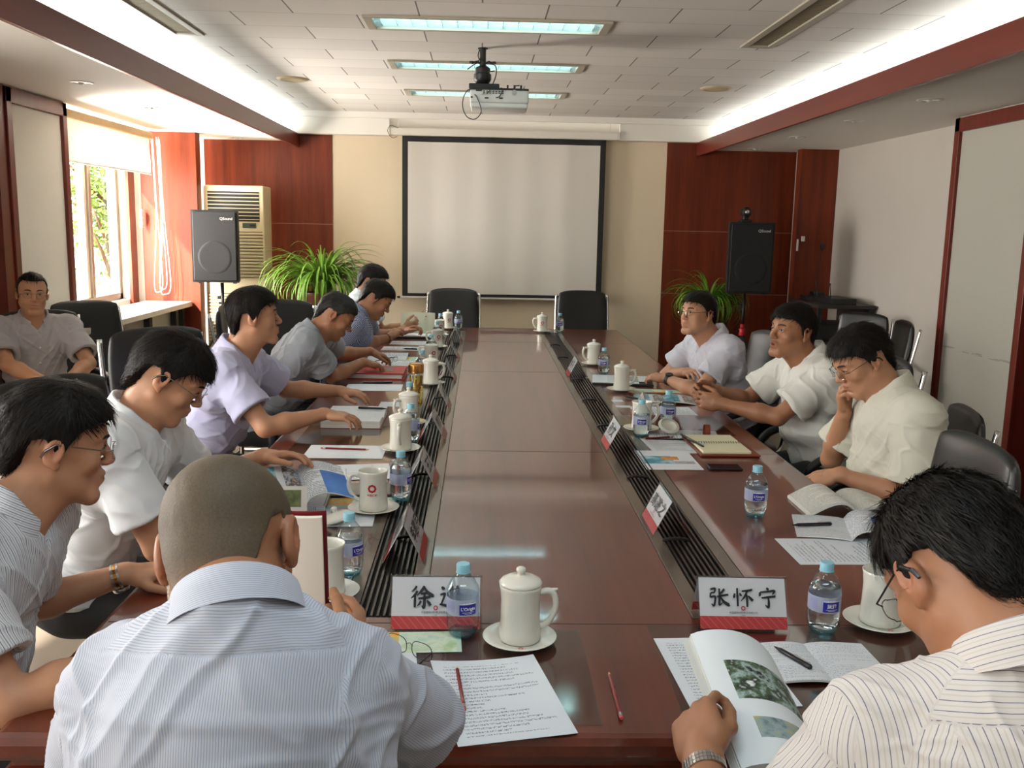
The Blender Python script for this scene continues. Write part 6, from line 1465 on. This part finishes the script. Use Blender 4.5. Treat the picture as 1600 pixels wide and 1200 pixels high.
    # ---------------- trousers and shoes
    K = Fld(); tl = S.get('thigh', .42); kf = nrm(S.get('legs', fwd*np.array([1, 1, 0]))); kr = nrm(np.cross(kf, (0, 0, 1)))
    Rp = np.stack([kr, kf, np.array([0, 0, 1.])], 1); K.ell(hip+np.array([0, 0, .03])+kf*.0, (.165, .135, .125), Rp, .04); kn = {}
    for s, sd in ((-1, 'L'), (1, 'R')):
        a = hip+kr*s*.085+kf*.03; kneep = hip+kr*s*S.get('kneew', .13)+kf*tl; kneep[2] = S.get('kneez', .50); an = kneep+kf*S.get('shin', .05)+np.array([0, 0, 0]); an[2] = .09
        K.cone(a, kneep, .088, .066, .03); K.cone(kneep, an, .064, .048, .02); kn[sd] = an
    def cut(X, D): return np.maximum(D, .075-X[:, 2])
    Pt, Qt = mesh_field(K, max(h*1.6, .009), cut); Pt += vnormals(Pt, Qt)*(.004*snoise(Pt, 40, 3))[:, None]
    tm = MAT[S.get('trousers', 'trouser')]; to_obj('trousers', Pt, Qt, tm, root)
    for sd in 'LR':
        an = kn[sd]; m = MB(); z0 = 0; prof = []
        for i, (yy, wd, ht) in enumerate(((-.07, .026, .05), (-.06, .034, .085), (-.02, .038, .09), (.04, .040, .070), (.11, .046, .048), (.16, .042, .036), (.19, .024, .026), (.198, .006, .014))):
            c = an*np.array([1, 1, 0])+kf*yy; prof.append([c+kr*wd*cos(a)+np.array([0, 0, max(0, (ht/2)*(1+sin(a)))]) for a in np.linspace(0, 2*pi, 13)])
        m.grid([[Vector(p) for p in r] for r in prof]); m.add([Vector(p) for p in prof[0][:-1]], [tuple(range(12))]); m.build('shoe', MAT['shoe'], root, smooth=True)
    # ---------------- glasses, watch
    def W(x, y, z): return Vector(hd+T[:3, :3] @ (np.array([x, y, z])*hs))
    gl = S.get('glasses')
    if gl:
        e = MB(); e.tube([W(-.010, .108, .010), W(0, .112, .013), W(.010, .108, .010)], .0009, 6); gg = e.build('eyeglasses', MAT['wire'], root)
        for s in (-1, 1):
            n_ = 22; P_ = [W(s*.034+.0225*np.sign(cos(a))*abs(cos(a))**.75, .107-.10*abs(.0225*cos(a)+.0)*.8-(.006 if s*cos(a) > 0.3 else 0), .001+.0155*np.sign(sin(a))*abs(sin(a))**.75) for a in np.linspace(0, 2*pi, n_+1)[:-1]]
            m = MB(); m.tube(P_, .0007, 6, closed=True); m.build('rim', MAT['wire'], gg); m = MB(); m.add(P_, [tuple(range(n_))]); m.build('lens', MAT['lens'], gg)
            m = MB(); m.tube([W(s*.056, .098, .006), W(s*.072, .085, .007), W(s*.084, .01, .016), W(s*.086, -.012, .018)], [.0009, .0012, .0014, .0014], 6); m.tube([W(s*.086, -.012, .018), W(s*.0865, -.030, .005), W(s*.086, -.036, -.008)], [.0022, .0028, .0022], 8); m.build('temple', MAT['wire'] if gl == 'wire' else MAT['blackpen'], gg)
    for sd, kind in S.get('watch', {}).items():
        flip = -1 if kind in ('steel', 'gold') else 1
        w_, e = J['wr'+sd], J['el'+sd]; d = nrm(e-w_); c = w_+d*.022; H = S['hand'+sd]; n_ = nrm(np.array(H['p'], float)-d*(np.array(H['p'], float) @ d)); x = np.cross(d, n_)
        bm_ = {'steel': MAT['satin'], 'gold': MAT['gold'], 'black': MAT['black'], 'bead': MAT['leather_br']}[kind]
        m = MB(); n2 = 36; rb = .0305*S.get('sc', 1)
        for k in range(n2):
            a = 2*pi*k/n2; p = c+(x*cos(a)*rb*1.02+n_*sin(a)*rb*.92); r_l = (p-c)/np.linalg.norm(p-c); tg_ = nrm(np.cross(d, r_l)); Mx = Matrix((tg_, d, r_l)).transposed().to_4x4(); Mx.translation = Vector(p)
            if kind == 'bead':
                if k % 3 == 0: m.lathe([(0, -.006), (.005, -.004), (.0065, 0), (.005, .004), (0, .006)], 10, Mx)
            elif kind == 'black': m.box((0, 0, .0005), (.0060, .020, .003), Mx)
            else:
                m.box((0, 0, .0005), (.0046, .0055, .0030), Mx, mi=1 if kind == 'gold' else 0); m.box((0, .0062, .0005), (.0046, .0055, .0028), Mx, mi=0); m.box((0, -.0062, .0005), (.0046, .0055, .0028), Mx, mi=0)
        wt = m.build('bead_bracelet' if kind == 'bead' else 'wristwatch', [MAT['satin'], MAT['gold']] if kind == 'gold' else [bm_]*2, root)
        if kind != 'bead':
            Mx = Matrix((x, d*flip, -n_*flip)).transposed().to_4x4(); Mx.translation = Vector(c-n_*rb*.95*flip); R_ = .019 if kind != 'black' else .021
            m = MB(); m.lathe([(0, -.002), (R_, -.002), (R_+.001, .002), (R_-.001, .007), (R_-.003, .0075)], 28, Mx); m.build('watch_case', bm_ if kind != 'gold' else MAT['satin'], wt, smooth=True, auto=40); m = MB(); m.lathe([(0, .0076), (R_-.003, .0076)], 28, Mx); m.build('watch_face', MAT['screen_off'], wt)
    return root, J, T, tips
# =================================================================== THE TWELVE PEOPLE
SH = dict(
 bluestripe=shirt_mat('shirt_fine_blue_stripe', srgb(188, 189, 197), srgb(152, 162, 182), .0029, .36),
 dkstripe=shirt_mat('shirt_grey_stripe', srgb(212, 214, 218), srgb(96, 94, 104), .0085, .14, s2=srgb(150, 156, 172)),
 white=shirt_mat('shirt_white', srgb(222, 226, 230)), lav=shirt_mat('shirt_lavender', srgb(184, 184, 212)),
 grey=shirt_mat('shirt_grey', srgb(142, 146, 152)), check=shirt_mat('shirt_navy_check', srgb(176, 182, 198), srgb(58, 66, 104), .0085, .42, check=True), white2=shirt_mat('shirt_soft_white', srgb(208, 214, 220)),
 pale=shirt_mat('shirt_pale_lilac', srgb(196, 196, 206)), white3=shirt_mat('shirt_warm_white', srgb(214, 214, 206)), cream=shirt_mat('shirt_cream', srgb(206, 204, 188)),
 pin=shirt_mat('shirt_white_pinstripe', srgb(200, 192, 186), srgb(112, 110, 122), .0098, .09, s2=srgb(184, 172, 160)), bg=shirt_mat('shirt_light_grey', srgb(168, 164, 166)))
HANDFLAT = (12, 16, 20, 24)
PEOPLE = {}
def P_(key, **S): PEOPLE[key] = person('person', S)
DN = (0, 0, -1)
P_('P8', label='man with cropped grey hair seen from behind in a fine blue-striped shirt', h=.0034, skin='skin_tan', stubble=0,
   head=(-.514, 1.215, 1.178), look=(.05, 1, -.62), roll=-.17, hs=1.06, nk=1.06, hair=dict(mat='hair_crop', style='crop', thick=.004, crop=True, seed=2), neck=(-.472, 1.060, 1.166), hip=(-.46, .84, .54), face=(0, 1, 0),
   shL=(-.622, 1.10, 1.045), shR=(-.338, 1.10, 1.045), elL=(-.72, 1.27, .85), wrL=(-.67, 1.50, .86), elR=(-.250, 1.33, .85), wrR=(-.410, 1.555, .895), sc=.97, belly=.02, fit=.016, sleeve=.84, flare=.008, cw=.93, ch=.000, yoke=.050,
   handL=dict(f=(.2, .9, .1), p=(.9, -.2, .2), curl=(25, 25, 28, 30)), handR=dict(f=(-.10, .97, .12), p=(-.97, -.1, .05), curl=(34, 38, 42, 46), thumb=(48, 25, .8)), shirt=SH['bluestripe'], seed=3, wrinkle=1.1)
P_('P12', label='man with thick black hair seen from behind in a white pinstriped shirt', h=.0034, skin='skin_tan',
   head=(.398, 1.070, 1.206), look=(-.16, .85, -.86), roll=-.08, hs=.95, nk=1.12, glasses='black', hair=dict(mat='hair', thick=.014, seed=5, n=12000), neck=(.430, .935, 1.165), hip=(.46, .70, .54), face=(-.12, 1, 0),
   shL=(.265, .985, 1.045), shR=(.60, .92, 1.045), elL=(.125, 1.00, .80), wrL=(.142, 1.225, .858), elR=(.72, 1.10, .84), wrR=(.60, 1.34, .83), sc=.97, belly=.02, fit=.018, sleeve=.80, flare=.012, cw=1.0, ch=.012, yoke=.060,
   handL=dict(f=(.05, .92, .22), p=(.74, .0, -.66), curl=(46, 50, 52, 54), thumb=(14, 0, .62), sc=1.04), handR=dict(f=(-.2, .9, .1), p=(-.6, 0, .7), curl=(30, 32, 34, 36)), shirt=SH['pin'], seed=8, watch={'L': 'steel'}, wrinkle=.75)
P_('P2', label='man in a dark-striped white shirt with glasses and a gold and steel watch', h=.0040, skin='skin',
   head=(-1.062, 1.945, 1.145), look=(.86, .50, -.16), roll=.02, hs=1.03, glasses='wire', hair=dict(thick=.020, seed=6, n=7000), neck=(-1.150, 1.86, 1.035), hip=(-1.37, 1.78, .52), face=(.97, .20, 0), nk=.95,
   shL=(-1.135, 2.045, .985), shR=(-1.165, 1.655, .985), elL=(-1.22, 2.07, .78), wrL=(-1.00, 2.15, .79), elR=(-1.025, 1.595, .782), wrR=(-.82, 1.70, .80), fit=.018, sleeve=.72, belly=.02,
   handL=dict(f=(.95, .3, .0), p=DN, curl=(20, 22, 25, 28)), handR=dict(f=(.95, .3, 0), p=DN, curl=HANDFLAT), shirt=SH['dkstripe'], seed=2, watch={'L': 'gold'}, pocket=0)
P_('P3', label='man in a plain white shirt and glasses bending his head to read', h=.0042, skin='skin',
   head=(-1.045, 2.62, 1.180), look=(.90, .22, -.62), roll=.05, glasses='wire', hair=dict(thick=.019, seed=9, fringe=.012, n=5000), neck=(-1.170, 2.60, 1.075), hip=(-1.36, 2.66, .52), face=(1, .1, 0), nk=.92,
   shL=(-1.14, 2.80, 1.015), shR=(-1.145, 2.415, 1.015), elR=(-1.045, 2.42, .80), wrR=(-.83, 2.60, .81), elL=(-1.08, 2.93, .81), wrL=(-.90, 2.90, .865), fit=.019, sleeve=.70,
   handL=dict(f=(.95, -.1, .1), p=(-.1, -.3, -.9), curl=(20, 22, 25, 28)), handR=dict(f=(.95, .2, .05), p=(0, .3, -.9), curl=(20, 22, 25, 28)), shirt=SH['white'], seed=4)
P_('P4', label='man in a lavender shirt sitting upright with his hand on a thick open book', h=.0044, skin='skin',
   head=(-1.130, 3.98, 1.215), look=(.94, .30, .06), roll=.0, hair=dict(thick=.020, seed=11, n=3500), neck=(-1.235, 3.98, 1.075), hip=(-1.44, 4.02, .52), face=(1, -.02, 0), hs=.98,
   shL=(-1.21, 4.18, 1.01), shR=(-1.215, 3.79, 1.01), elR=(-1.035, 3.72, .80), wrR=(-.80, 3.87, .835), elL=(-1.07, 4.40, .82), wrL=(-.90, 4.42, .83), fit=.022, sleeve=.70, belly=.01, flare=.014,
   handR=dict(f=(.96, .05, -.12), p=(.0, .1, -1), curl=(18, 24, 28, 32)), handL=dict(f=(.9, -.25, -.05), p=DN, curl=(20, 22, 25, 30)), shirt=SH['lav'], seed=5, pocket=-1)
P_('P5', label='man in a grey shirt leaning far forward over his papers, thinning hair', h=.0048, skin='skin_tan',
   head=(-.962, 5.10, 1.120), look=(.88, .08, -.60), roll=.0, hair=dict(mat='hair_gray', style='full', thick=.012, seed=12, n=1500), neck=(-1.100, 5.07, 1.035), hip=(-1.46, 5.02, .52), face=(1, .1, 0),
   shL=(-1.07, 5.26, .995), shR=(-1.08, 4.88, .985), elR=(-.985, 5.06, .80), wrR=(-.83, 5.27, .845), elL=(-1.0, 5.55, .82), wrL=(-.80, 5.74, .85), fit=.024, sleeve=.66, belly=.02,
   handR=dict(f=(.85, .45, -.2), p=(.1, .2, -1), curl=(35, 38, 42, 45)), handL=dict(f=(.85, .4, -.35), p=(.1, 0, -1), curl=(28, 32, 36, 40)), shirt=SH['grey'], seed=6)
P_('P6', label='man in a navy checked shirt looking down, beads on his wrist', h=.0052, skin='skin_tan',
   head=(-.865, 6.22, 1.125), look=(.90, .1, -.62), roll=.0, hair=dict(thick=.019, seed=13, n=1200), neck=(-.985, 6.18, 1.035), hip=(-1.34, 6.12, .52), face=(1, .15, 0),
   shL=(-.96, 6.37, .99), shR=(-.975, 5.99, .985), elR=(-.94, 6.26, .80), wrR=(-.79, 6.46, .85), elL=(-.96, 6.62, .81), wrL=(-.78, 6.62, .86), fit=.022, sleeve=.62,
   handR=dict(f=(.6, .5, .5), p=(.3, .5, -.6), curl=(50, 55, 58, 60)), handL=dict(f=(.9, -.2, .3), p=(.1, -.3, -.8), curl=(40, 45, 50, 55)), shirt=SH['check'], seed=7, watch={'R': 'bead'})
P_('P7', label='man with spiky black hair farthest on the left, reading a booklet', h=.0055, skin='skin',
   head=(-.985, 7.05, 1.185), look=(.93, .1, -.35), roll=.0, hair=dict(thick=.022, seed=14, n=1500), neck=(-1.08, 7.02, 1.075), hip=(-1.34, 6.98, .52), face=(1, 0, 0),
   shL=(-1.06, 7.21, 1.02), shR=(-1.06, 6.83, 1.02), elR=(-.95, 6.86, .80), wrR=(-.75, 7.02, .845), elL=(-.95, 7.32, .80), wrL=(-.74, 7.28, .85), fit=.02, sleeve=.62,
   handR=dict(f=(.85, .3, .3), p=(0, .8, .4), curl=(40, 45, 50, 55)), handL=dict(f=(.9, 0, .2), p=(0, -.8, .4), curl=(40, 45, 50, 55)), shirt=SH['white2'], seed=9)
P_('P9', label='man in a pale lilac shirt with glasses and a large black watch', h=.0046, skin='skin',
   head=(1.000, 5.10, 1.160), look=(-.86, -.50, .10), roll=.04, chub=.6, glasses='wire', hs=.97, hair=dict(thick=.018, seed=15, n=2500), neck=(1.120, 5.14, 1.035), hip=(1.24, 5.14, .52), face=(-.98, -.25, 0), gaze=0,
   shR=(1.06, 5.33, .985), shL=(1.15, 4.95, .985), elL=(1.00, 4.90, .79), wrL=(.85, 5.10, .80), elR=(.93, 5.42, .80), wrR=(.98, 5.19, .83), fit=.022, sleeve=.66, belly=.03,
   handL=dict(f=(-.75, .65, .05), p=(.1, .3, -1), curl=(28, 32, 36, 40)), handR=dict(f=(.1, -1, .1), p=(.3, 0, -1), curl=(20, 25, 30, 35)), shirt=SH['pale'], seed=10, watch={'L': 'black'}, buttons=True, bz=(-.10, -.19, -.28))
P_('P10', label='man in an open-collared white shirt talking with clasped hands', h=.0042, skin='skin_tan',
   head=(1.222, 4.20, 1.168), look=(-.90, -.36, .08), roll=-.04, mouth=.6, hs=1.02, hair=dict(thick=.016, seed=16, n=3500, fringe=.006, part=1), neck=(1.335, 4.22, 1.055), hip=(1.44, 4.22, .52), face=(-.98, -.16, 0),
   shR=(1.31, 4.41, .995), shL=(1.345, 4.03, .995), elL=(1.135, 4.06, .80), wrL=(.905, 4.20, .835), elR=(1.14, 4.47, .83), wrR=(.935, 4.34, .865), fit=.022, sleeve=.74, belly=.02, flare=.018,
   handL=dict(f=(-.80, .35, .12), p=(.2, .75, -.1), curl=(38, 42, 48, 52)), handR=dict(f=(-.9, -.15, .1), p=(0, -.8, -.3), curl=(45, 50, 55, 60)), shirt=SH['white3'], seed=11, gap=38)
P_('P11', label='man in a cream shirt bowing his head, hand at his mouth', h=.0040, skin='skin',
   head=(1.178, 3.30, 1.165), look=(-.86, -.06, -.50), roll=.0, glasses='black', hair=dict(thick=.019, seed=17, n=5000), neck=(1.305, 3.28, 1.065), hip=(1.39, 3.26, .52), face=(-1, .05, 0),
   shR=(1.30, 3.47, 1.0), shL=(1.315, 3.09, 1.0), elL=(1.30, 3.06, .75), wrL=(1.085, 3.17, .775), elR=(1.20, 3.52, .78), wrR=(1.170, 3.40, .955), fit=.024, sleeve=.78, belly=.02, flare=.016,
   handL=dict(f=(-.8, .4, -.3), p=(0, .4, -.9), curl=(30, 34, 38, 42)), handR=dict(f=(-.35, -.3, .9), p=(.6, -.5, .2), curl=(70, 72, 74, 76), thumb=(20, 0)), shirt=SH['cream'], seed=12)
P_('P1', label='young man in a light grey shirt and glasses sitting back by the left wall', h=.0046, skin='skin', trousers='trouser_beige',
   head=(-2.70, 5.40, 1.185), look=(.50, -.86, -.02), roll=-.04, glasses='wire', hs=.98, hair=dict(thick=.010, seed=18, n=1500, style='high'), neck=(-2.735, 5.46, 1.045), hip=(-2.80, 5.55, .50), face=(.62, -.78, 0),
   shR=(-2.885, 5.34, .985), shL=(-2.575, 5.57, .985), elR=(-2.72, 5.13, .79), wrR=(-2.50, 5.06, .745), elL=(-2.41, 5.42, .78), wrL=(-2.44, 5.20, .735), fit=.020, sleeve=.74,
   handR=dict(f=(.9, .0, -.1), p=(0, .2, -1), curl=(28, 32, 36, 40)), handL=dict(f=(-.3, -.9, -.2), p=(0, .2, -1), curl=(28, 32, 36, 40)), shirt=SH['bg'], seed=13, legs=(.62, -.78, 0), buttons=True)
# held things
bk = thing('book', 'tall book with a dark red cover held upright by the crew-cut man', 'book', (-.600, 1.665, .856), rot=(radians(6), 0, 0))
# the open book: right-hand board seen edge on, left-hand pages fanned towards the reader
def leaf(name, mat, a0, a1, rows, w_=.17, h_=.245, thick=0, parent=bk, off=0):
    m = MB(); n = 12; T = []
    p = Vector((0, off, 0)); 
    for i in range(n+1):
        T.append(p.copy()); a = a0+(a1-a0)*i/n; p = p+Vector((cos(a), sin(a), 0))*(w_/n)
    m.grid([[Vector((q.x, q.y, h_*j)) for q in T] for j in (0, 1)])
    if thick:
        T2 = [q+Vector((0, thick*(1-.3*i/n), 0)) for i, q in enumerate(T)]; m.grid([[Vector((q.x, q.y, h_*j)) for q in T2] for j in (0, 1)], flip=True)
        for j in (0, 1): m.grid([[Vector((q.x, q.y, h_*j)) for q in T], [Vector((q.x, q.y, h_*j)) for q in T2]], flip=bool(j))
        m.grid([[Vector((T[-1].x, T[-1].y, h_*j)) for j in (0, 1)], [Vector((T2[-1].x, T2[-1].y, h_*j)) for j in (0, 1)]])
    return m.build(name, mat, parent, smooth=True, auto=40)
pg = page('held_book_page', srgb(232, 222, 208), 0)
t = NT('held_book_text_page'); v = t.coord(); x = t.xyz(v); rf = t.math('FRACT', t.math('MULTIPLY', x[2], 125)); k = t.math('MULTIPLY', t.math('GREATER_THAN', rf, .62), t.math('MULTIPLY', t.math('LESS_THAN', x[2], .17), t.math('LESS_THAN', x[0], -.035)))
n = t.noise(1, 2, t.map(v, scale=(500, 500, 300))); t.col(t.mix(t.math('MULTIPLY', t.math('MULTIPLY', k, t.math('GREATER_THAN', n, .46)), .55), srgb(234, 224, 210), srgb(150, 130, 120))); t.set(Roughness=.6)
leaf('page_block', t.m, radians(-28), radians(12), 0, w_=.145, thick=.014)
leaf('cover', MAT['book_red'], radians(-26), radians(12), 0, w_=.150, h_=.25, thick=.003, off=.017)
leaf('page_block', t.m, radians(208), radians(170), 0, w_=.145, thick=.012, off=.002)
leaf('cover', MAT['book_red'], radians(206), radians(170), 0, w_=.150, h_=.25, thick=.003, off=.017)
ab = thing('book', 'open illustrated book with a garden photo held by the man in pinstripes', 'book', (.192, 1.560, .888), rot=(radians(12.5), 0, radians(2)))
def curved(n=14, w_=.185, th=.022): return [(w_*i/n*(1-.12*(i/n)**2), .012*sin(pi*(i/n)**.7)+th*(1-.75*(i/n)**3)-.05*(i/n)**3, .006*sin(pi*(i/n)**.7)-.012*(i/n)**2-.05*(i/n)**3) for i in range(n+1)]
CV = curved(); PH = .315
m = MB(); m.grid([[Vector((x-.09, .1575-PH*j, zt)) for x, zt, zb in CV] for j in (0, .5, 1)], flip=True); o = m.build('page', MAT['p_photo'], ab, smooth=True); o.location = (.09, -.1575, 0)
m = MB()
for y in (0, -PH): m.grid([[Vector((x, y, zt)) for x, zt, zb in CV], [Vector((x, y, zb)) for x, zt, zb in CV]], flip=(y == 0))
m.add([(0, 0, CV[0][2]), (0, -PH, CV[0][2]), (0, -PH, CV[0][1]), (0, 0, CV[0][1])], [(0, 1, 2, 3)]); m.add([(CV[-1][0], 0, CV[-1][2]), (CV[-1][0], -PH, CV[-1][2]), (CV[-1][0], -PH, CV[-1][1]), (CV[-1][0], 0, CV[-1][1])], [(3, 2, 1, 0)])
for k in range(4):
    q = .005+k*.0045; m.grid([[Vector((-.002-.0035*k*(1-j*.3), -PH*j, .022-q*.9)) for j in np.linspace(0, 1, 5)], [Vector((.03, -PH*j, .022-q*.9+.002)) for j in np.linspace(0, 1, 5)]])
m.build('page_block', MAT['page_edge'], ab, smooth=False)
m = MB(); m.grid([[Vector((x, .002-(PH+.004)*j, zb-.0012)) for x, zt, zb in CV] for j in (0, 1)]); m.build('cover', MAT['white_plastic'], ab, smooth=True)
mg = arc_book('magazine', 'open magazine with a dark blue picture held by the man in the white shirt', 'magazine', -.72, 2.80, .35, .14, .20, MAT['p_collage'], MAT['p_blue'], .02, .03, .003, dz=.07, tilt=.25)
bt = thing('booklet', 'white booklet page with two small photos standing beside the held magazine', 'booklet', (-.70, 2.42, .752), rot=(radians(-8), 0, -.05))
m = MB(); m.grid([[(x, .01*sin(x*20), z) for x in np.linspace(-.06, .06, 7)] for z in (0, .17)]); m.grid([[(x, .01*sin(x*20)+.003, z) for x in np.linspace(-.06, .06, 7)] for z in (0, .17)], flip=True); m.build('page', MAT['white_plastic'], bt)
for z in (.055, .115):
    m = MB(); m.grid([[(x, .01*sin(x*20)-.0008, z+dz) for x in np.linspace(-.0, .045, 5)] for dz in (0, .045)]); m.build('photo', simple('small_photo', srgb(110, 120, 80), .4, var=.9, vscale=70), bt)
bo = thing('booklet', 'pale open booklet held upright by the farthest man on the left', 'booklet', (-.66, 7.16, .80), rot=(radians(-25), 0, .0))
m = MB(); m.grid([[(x, .015*abs(x)*8, z) for x in np.linspace(-.13, .13, 9)] for z in (0, .17)]); m.grid([[(x, .015*abs(x)*8+.004, z) for x in np.linspace(-.13, .13, 9)] for z in (0, .17)], flip=True); m.build('page', page('pale_yellow_page', srgb(214, 214, 190), 0), bo)
# =================================================================== CHAIRS
MAT['leather'] = simple('black_chair_leather', (.008, .0075, .007), .32, var=.1, bump=.15, bscale=500); MAT['leather_side'] = simple('grey_chair_back_shell', srgb(70, 64, 60), .5)
def chair():
    """cantilever meeting chair: padded back and seat, chrome side tubes, black looped arms; faces +y"""
    r = thing('meeting_chair', '', 'chair')
    def pad(name, L, W, T_, curve, M, mat):
        m = MB(); nu, nv = 14, 14; rings = []
        def surf(u, v, s):
            e = (1-abs(u)**5)**.35*(1-abs(v)**5)**.35 if abs(u) < 1 and abs(v) < 1 else 0
            rc = 1-.10*max(0, abs(u)**3*abs(v)**3)
            return M @ Vector((u*W/2*rc, curve(v)+.012*u*u*1.4+s*T_/2*e, v*L/2*rc))
        us = [sin(pi/2*(-1+2*i/nu)) for i in range(nu+1)]; vs_ = [sin(pi/2*(-1+2*i/nv)) for i in range(nv+1)]
        m.grid([[surf(u, v, 1) for u in us] for v in vs_]); m.grid([[surf(u, v, -1) for u in us] for v in vs_], flip=True); return m.build(name, mat, r, smooth=True)
    pad('backrest', .62, .47, .06, lambda v: .030*v*v-.02*v, Matrix.Translation((0, -.235, .755)) @ Matrix.Rotation(radians(9), 4, 'X'), MAT['leather'])
    pad('seat', .48, .50, .085, lambda v: -.01*v, Matrix.Translation((0, .02, .455)) @ Matrix.Rotation(radians(-90), 4, 'X'), MAT['leather'])
    for s in (-1, 1):
        m = MB(); m.tube(loop([(s*.238, -.305, 1.02), (s*.243, -.262, .80), (s*.246, -.215, .52), (s*.248, -.16, .425), (s*.250, .05, .405), (s*.252, .24, .40), (s*.254, .275, .36), (s*.255, .262, .10), (s*.255, .235, .030), (s*.255, .15, .014), (s*.255, -.12, .013), (s*.255, -.26, .013)], 6), .0125, 10, sy=.8); m.build('chrome_leg', MAT['chrome'], r, smooth=True)
        m = MB(); m.tube(loop([(s*.262, -.235, .66), (s*.285, -.15, .685), (s*.290, .02, .675), (s*.285, .17, .635), (s*.272, .225, .56), (s*.262, .20, .46), (s*.255, .16, .42)], 6), .019, 10, sy=1.25); m.build('armrest', MAT['black'], r, smooth=True)
    m = MB(); m.tube([(-.255, -.26, .013), (.255, -.26, .013)], .0125, 10); m.build('floor_bar', MAT['chrome'], r, smooth=True)
    return r
CH = chair(); first = True
def put(x, y, face, lab, s=1.0, group='black meeting chairs'):
    global first
    o = CH if first else dup(CH); first = False; o.location = (x, y, 0); o.rotation_euler = (0, 0, atan2(face[1], face[0])-pi/2); o.scale = (s, s, s); tag(o, lab, 'chair', group)
put(-.43, 8.42, (0, -1), 'empty black leather chair at the far end of the table, left one', .985)
put(.75, 8.42, (0, -1), 'empty black leather chair at the far end of the table, right one', .985)
put(-.46, .80, (0, 1), 'black chair under the crew-cut man at the near end')
put(.46, .62, (-.12, 1), 'black chair under the man in the pinstriped shirt at the near end')
put(-1.55, 1.72, (1, .15), 'black chair under the man in the dark-striped shirt at lower left')
put(-1.38, 2.98, (.85, -.5), 'black chair of the man in the plain white shirt, turned aside', 1.03)
put(-1.50, 4.26, (.72, -.69), 'tall black leather chair turned towards the camera, behind the man in lavender', 1.05)
put(-1.34, 5.52, (.35, -.94), 'dark chair with pale shell behind the man in the grey shirt', 1.08)
put(-1.62, 6.35, (1, .0), 'black chair under the man in the checked shirt')
put(-1.62, 7.05, (1, .0), 'black chair under the farthest man on the left, near the plant')
put(-2.68, 5.56, (.62, -.78), 'dark chair under the young man by the left wall')
put(-2.71, 6.30, (.62, -.78), 'empty dark chair beside the window counter, behind the young man')
put(1.20, 5.14, (-1, -.25), 'grey-black chair behind the man with the black watch')
put(1.44, 4.24, (-1, -.1), 'black chair under the talking man, chrome tube at its side')
put(1.37, 3.40, (-1, .22), 'black chair with chrome tube under the man in the cream shirt', .93)
put(.93, 2.50, (-1, .04), 'empty black chair pushed in at the right side, behind the pinstriped man')
put(2.70, 7.28, (-.75, -.66), 'dark chair against the right wall, beside the trolley', .93)
put(2.58, 6.62, (-1, .15), 'dark chair against the right wall, next to the framed wall panel', .95)
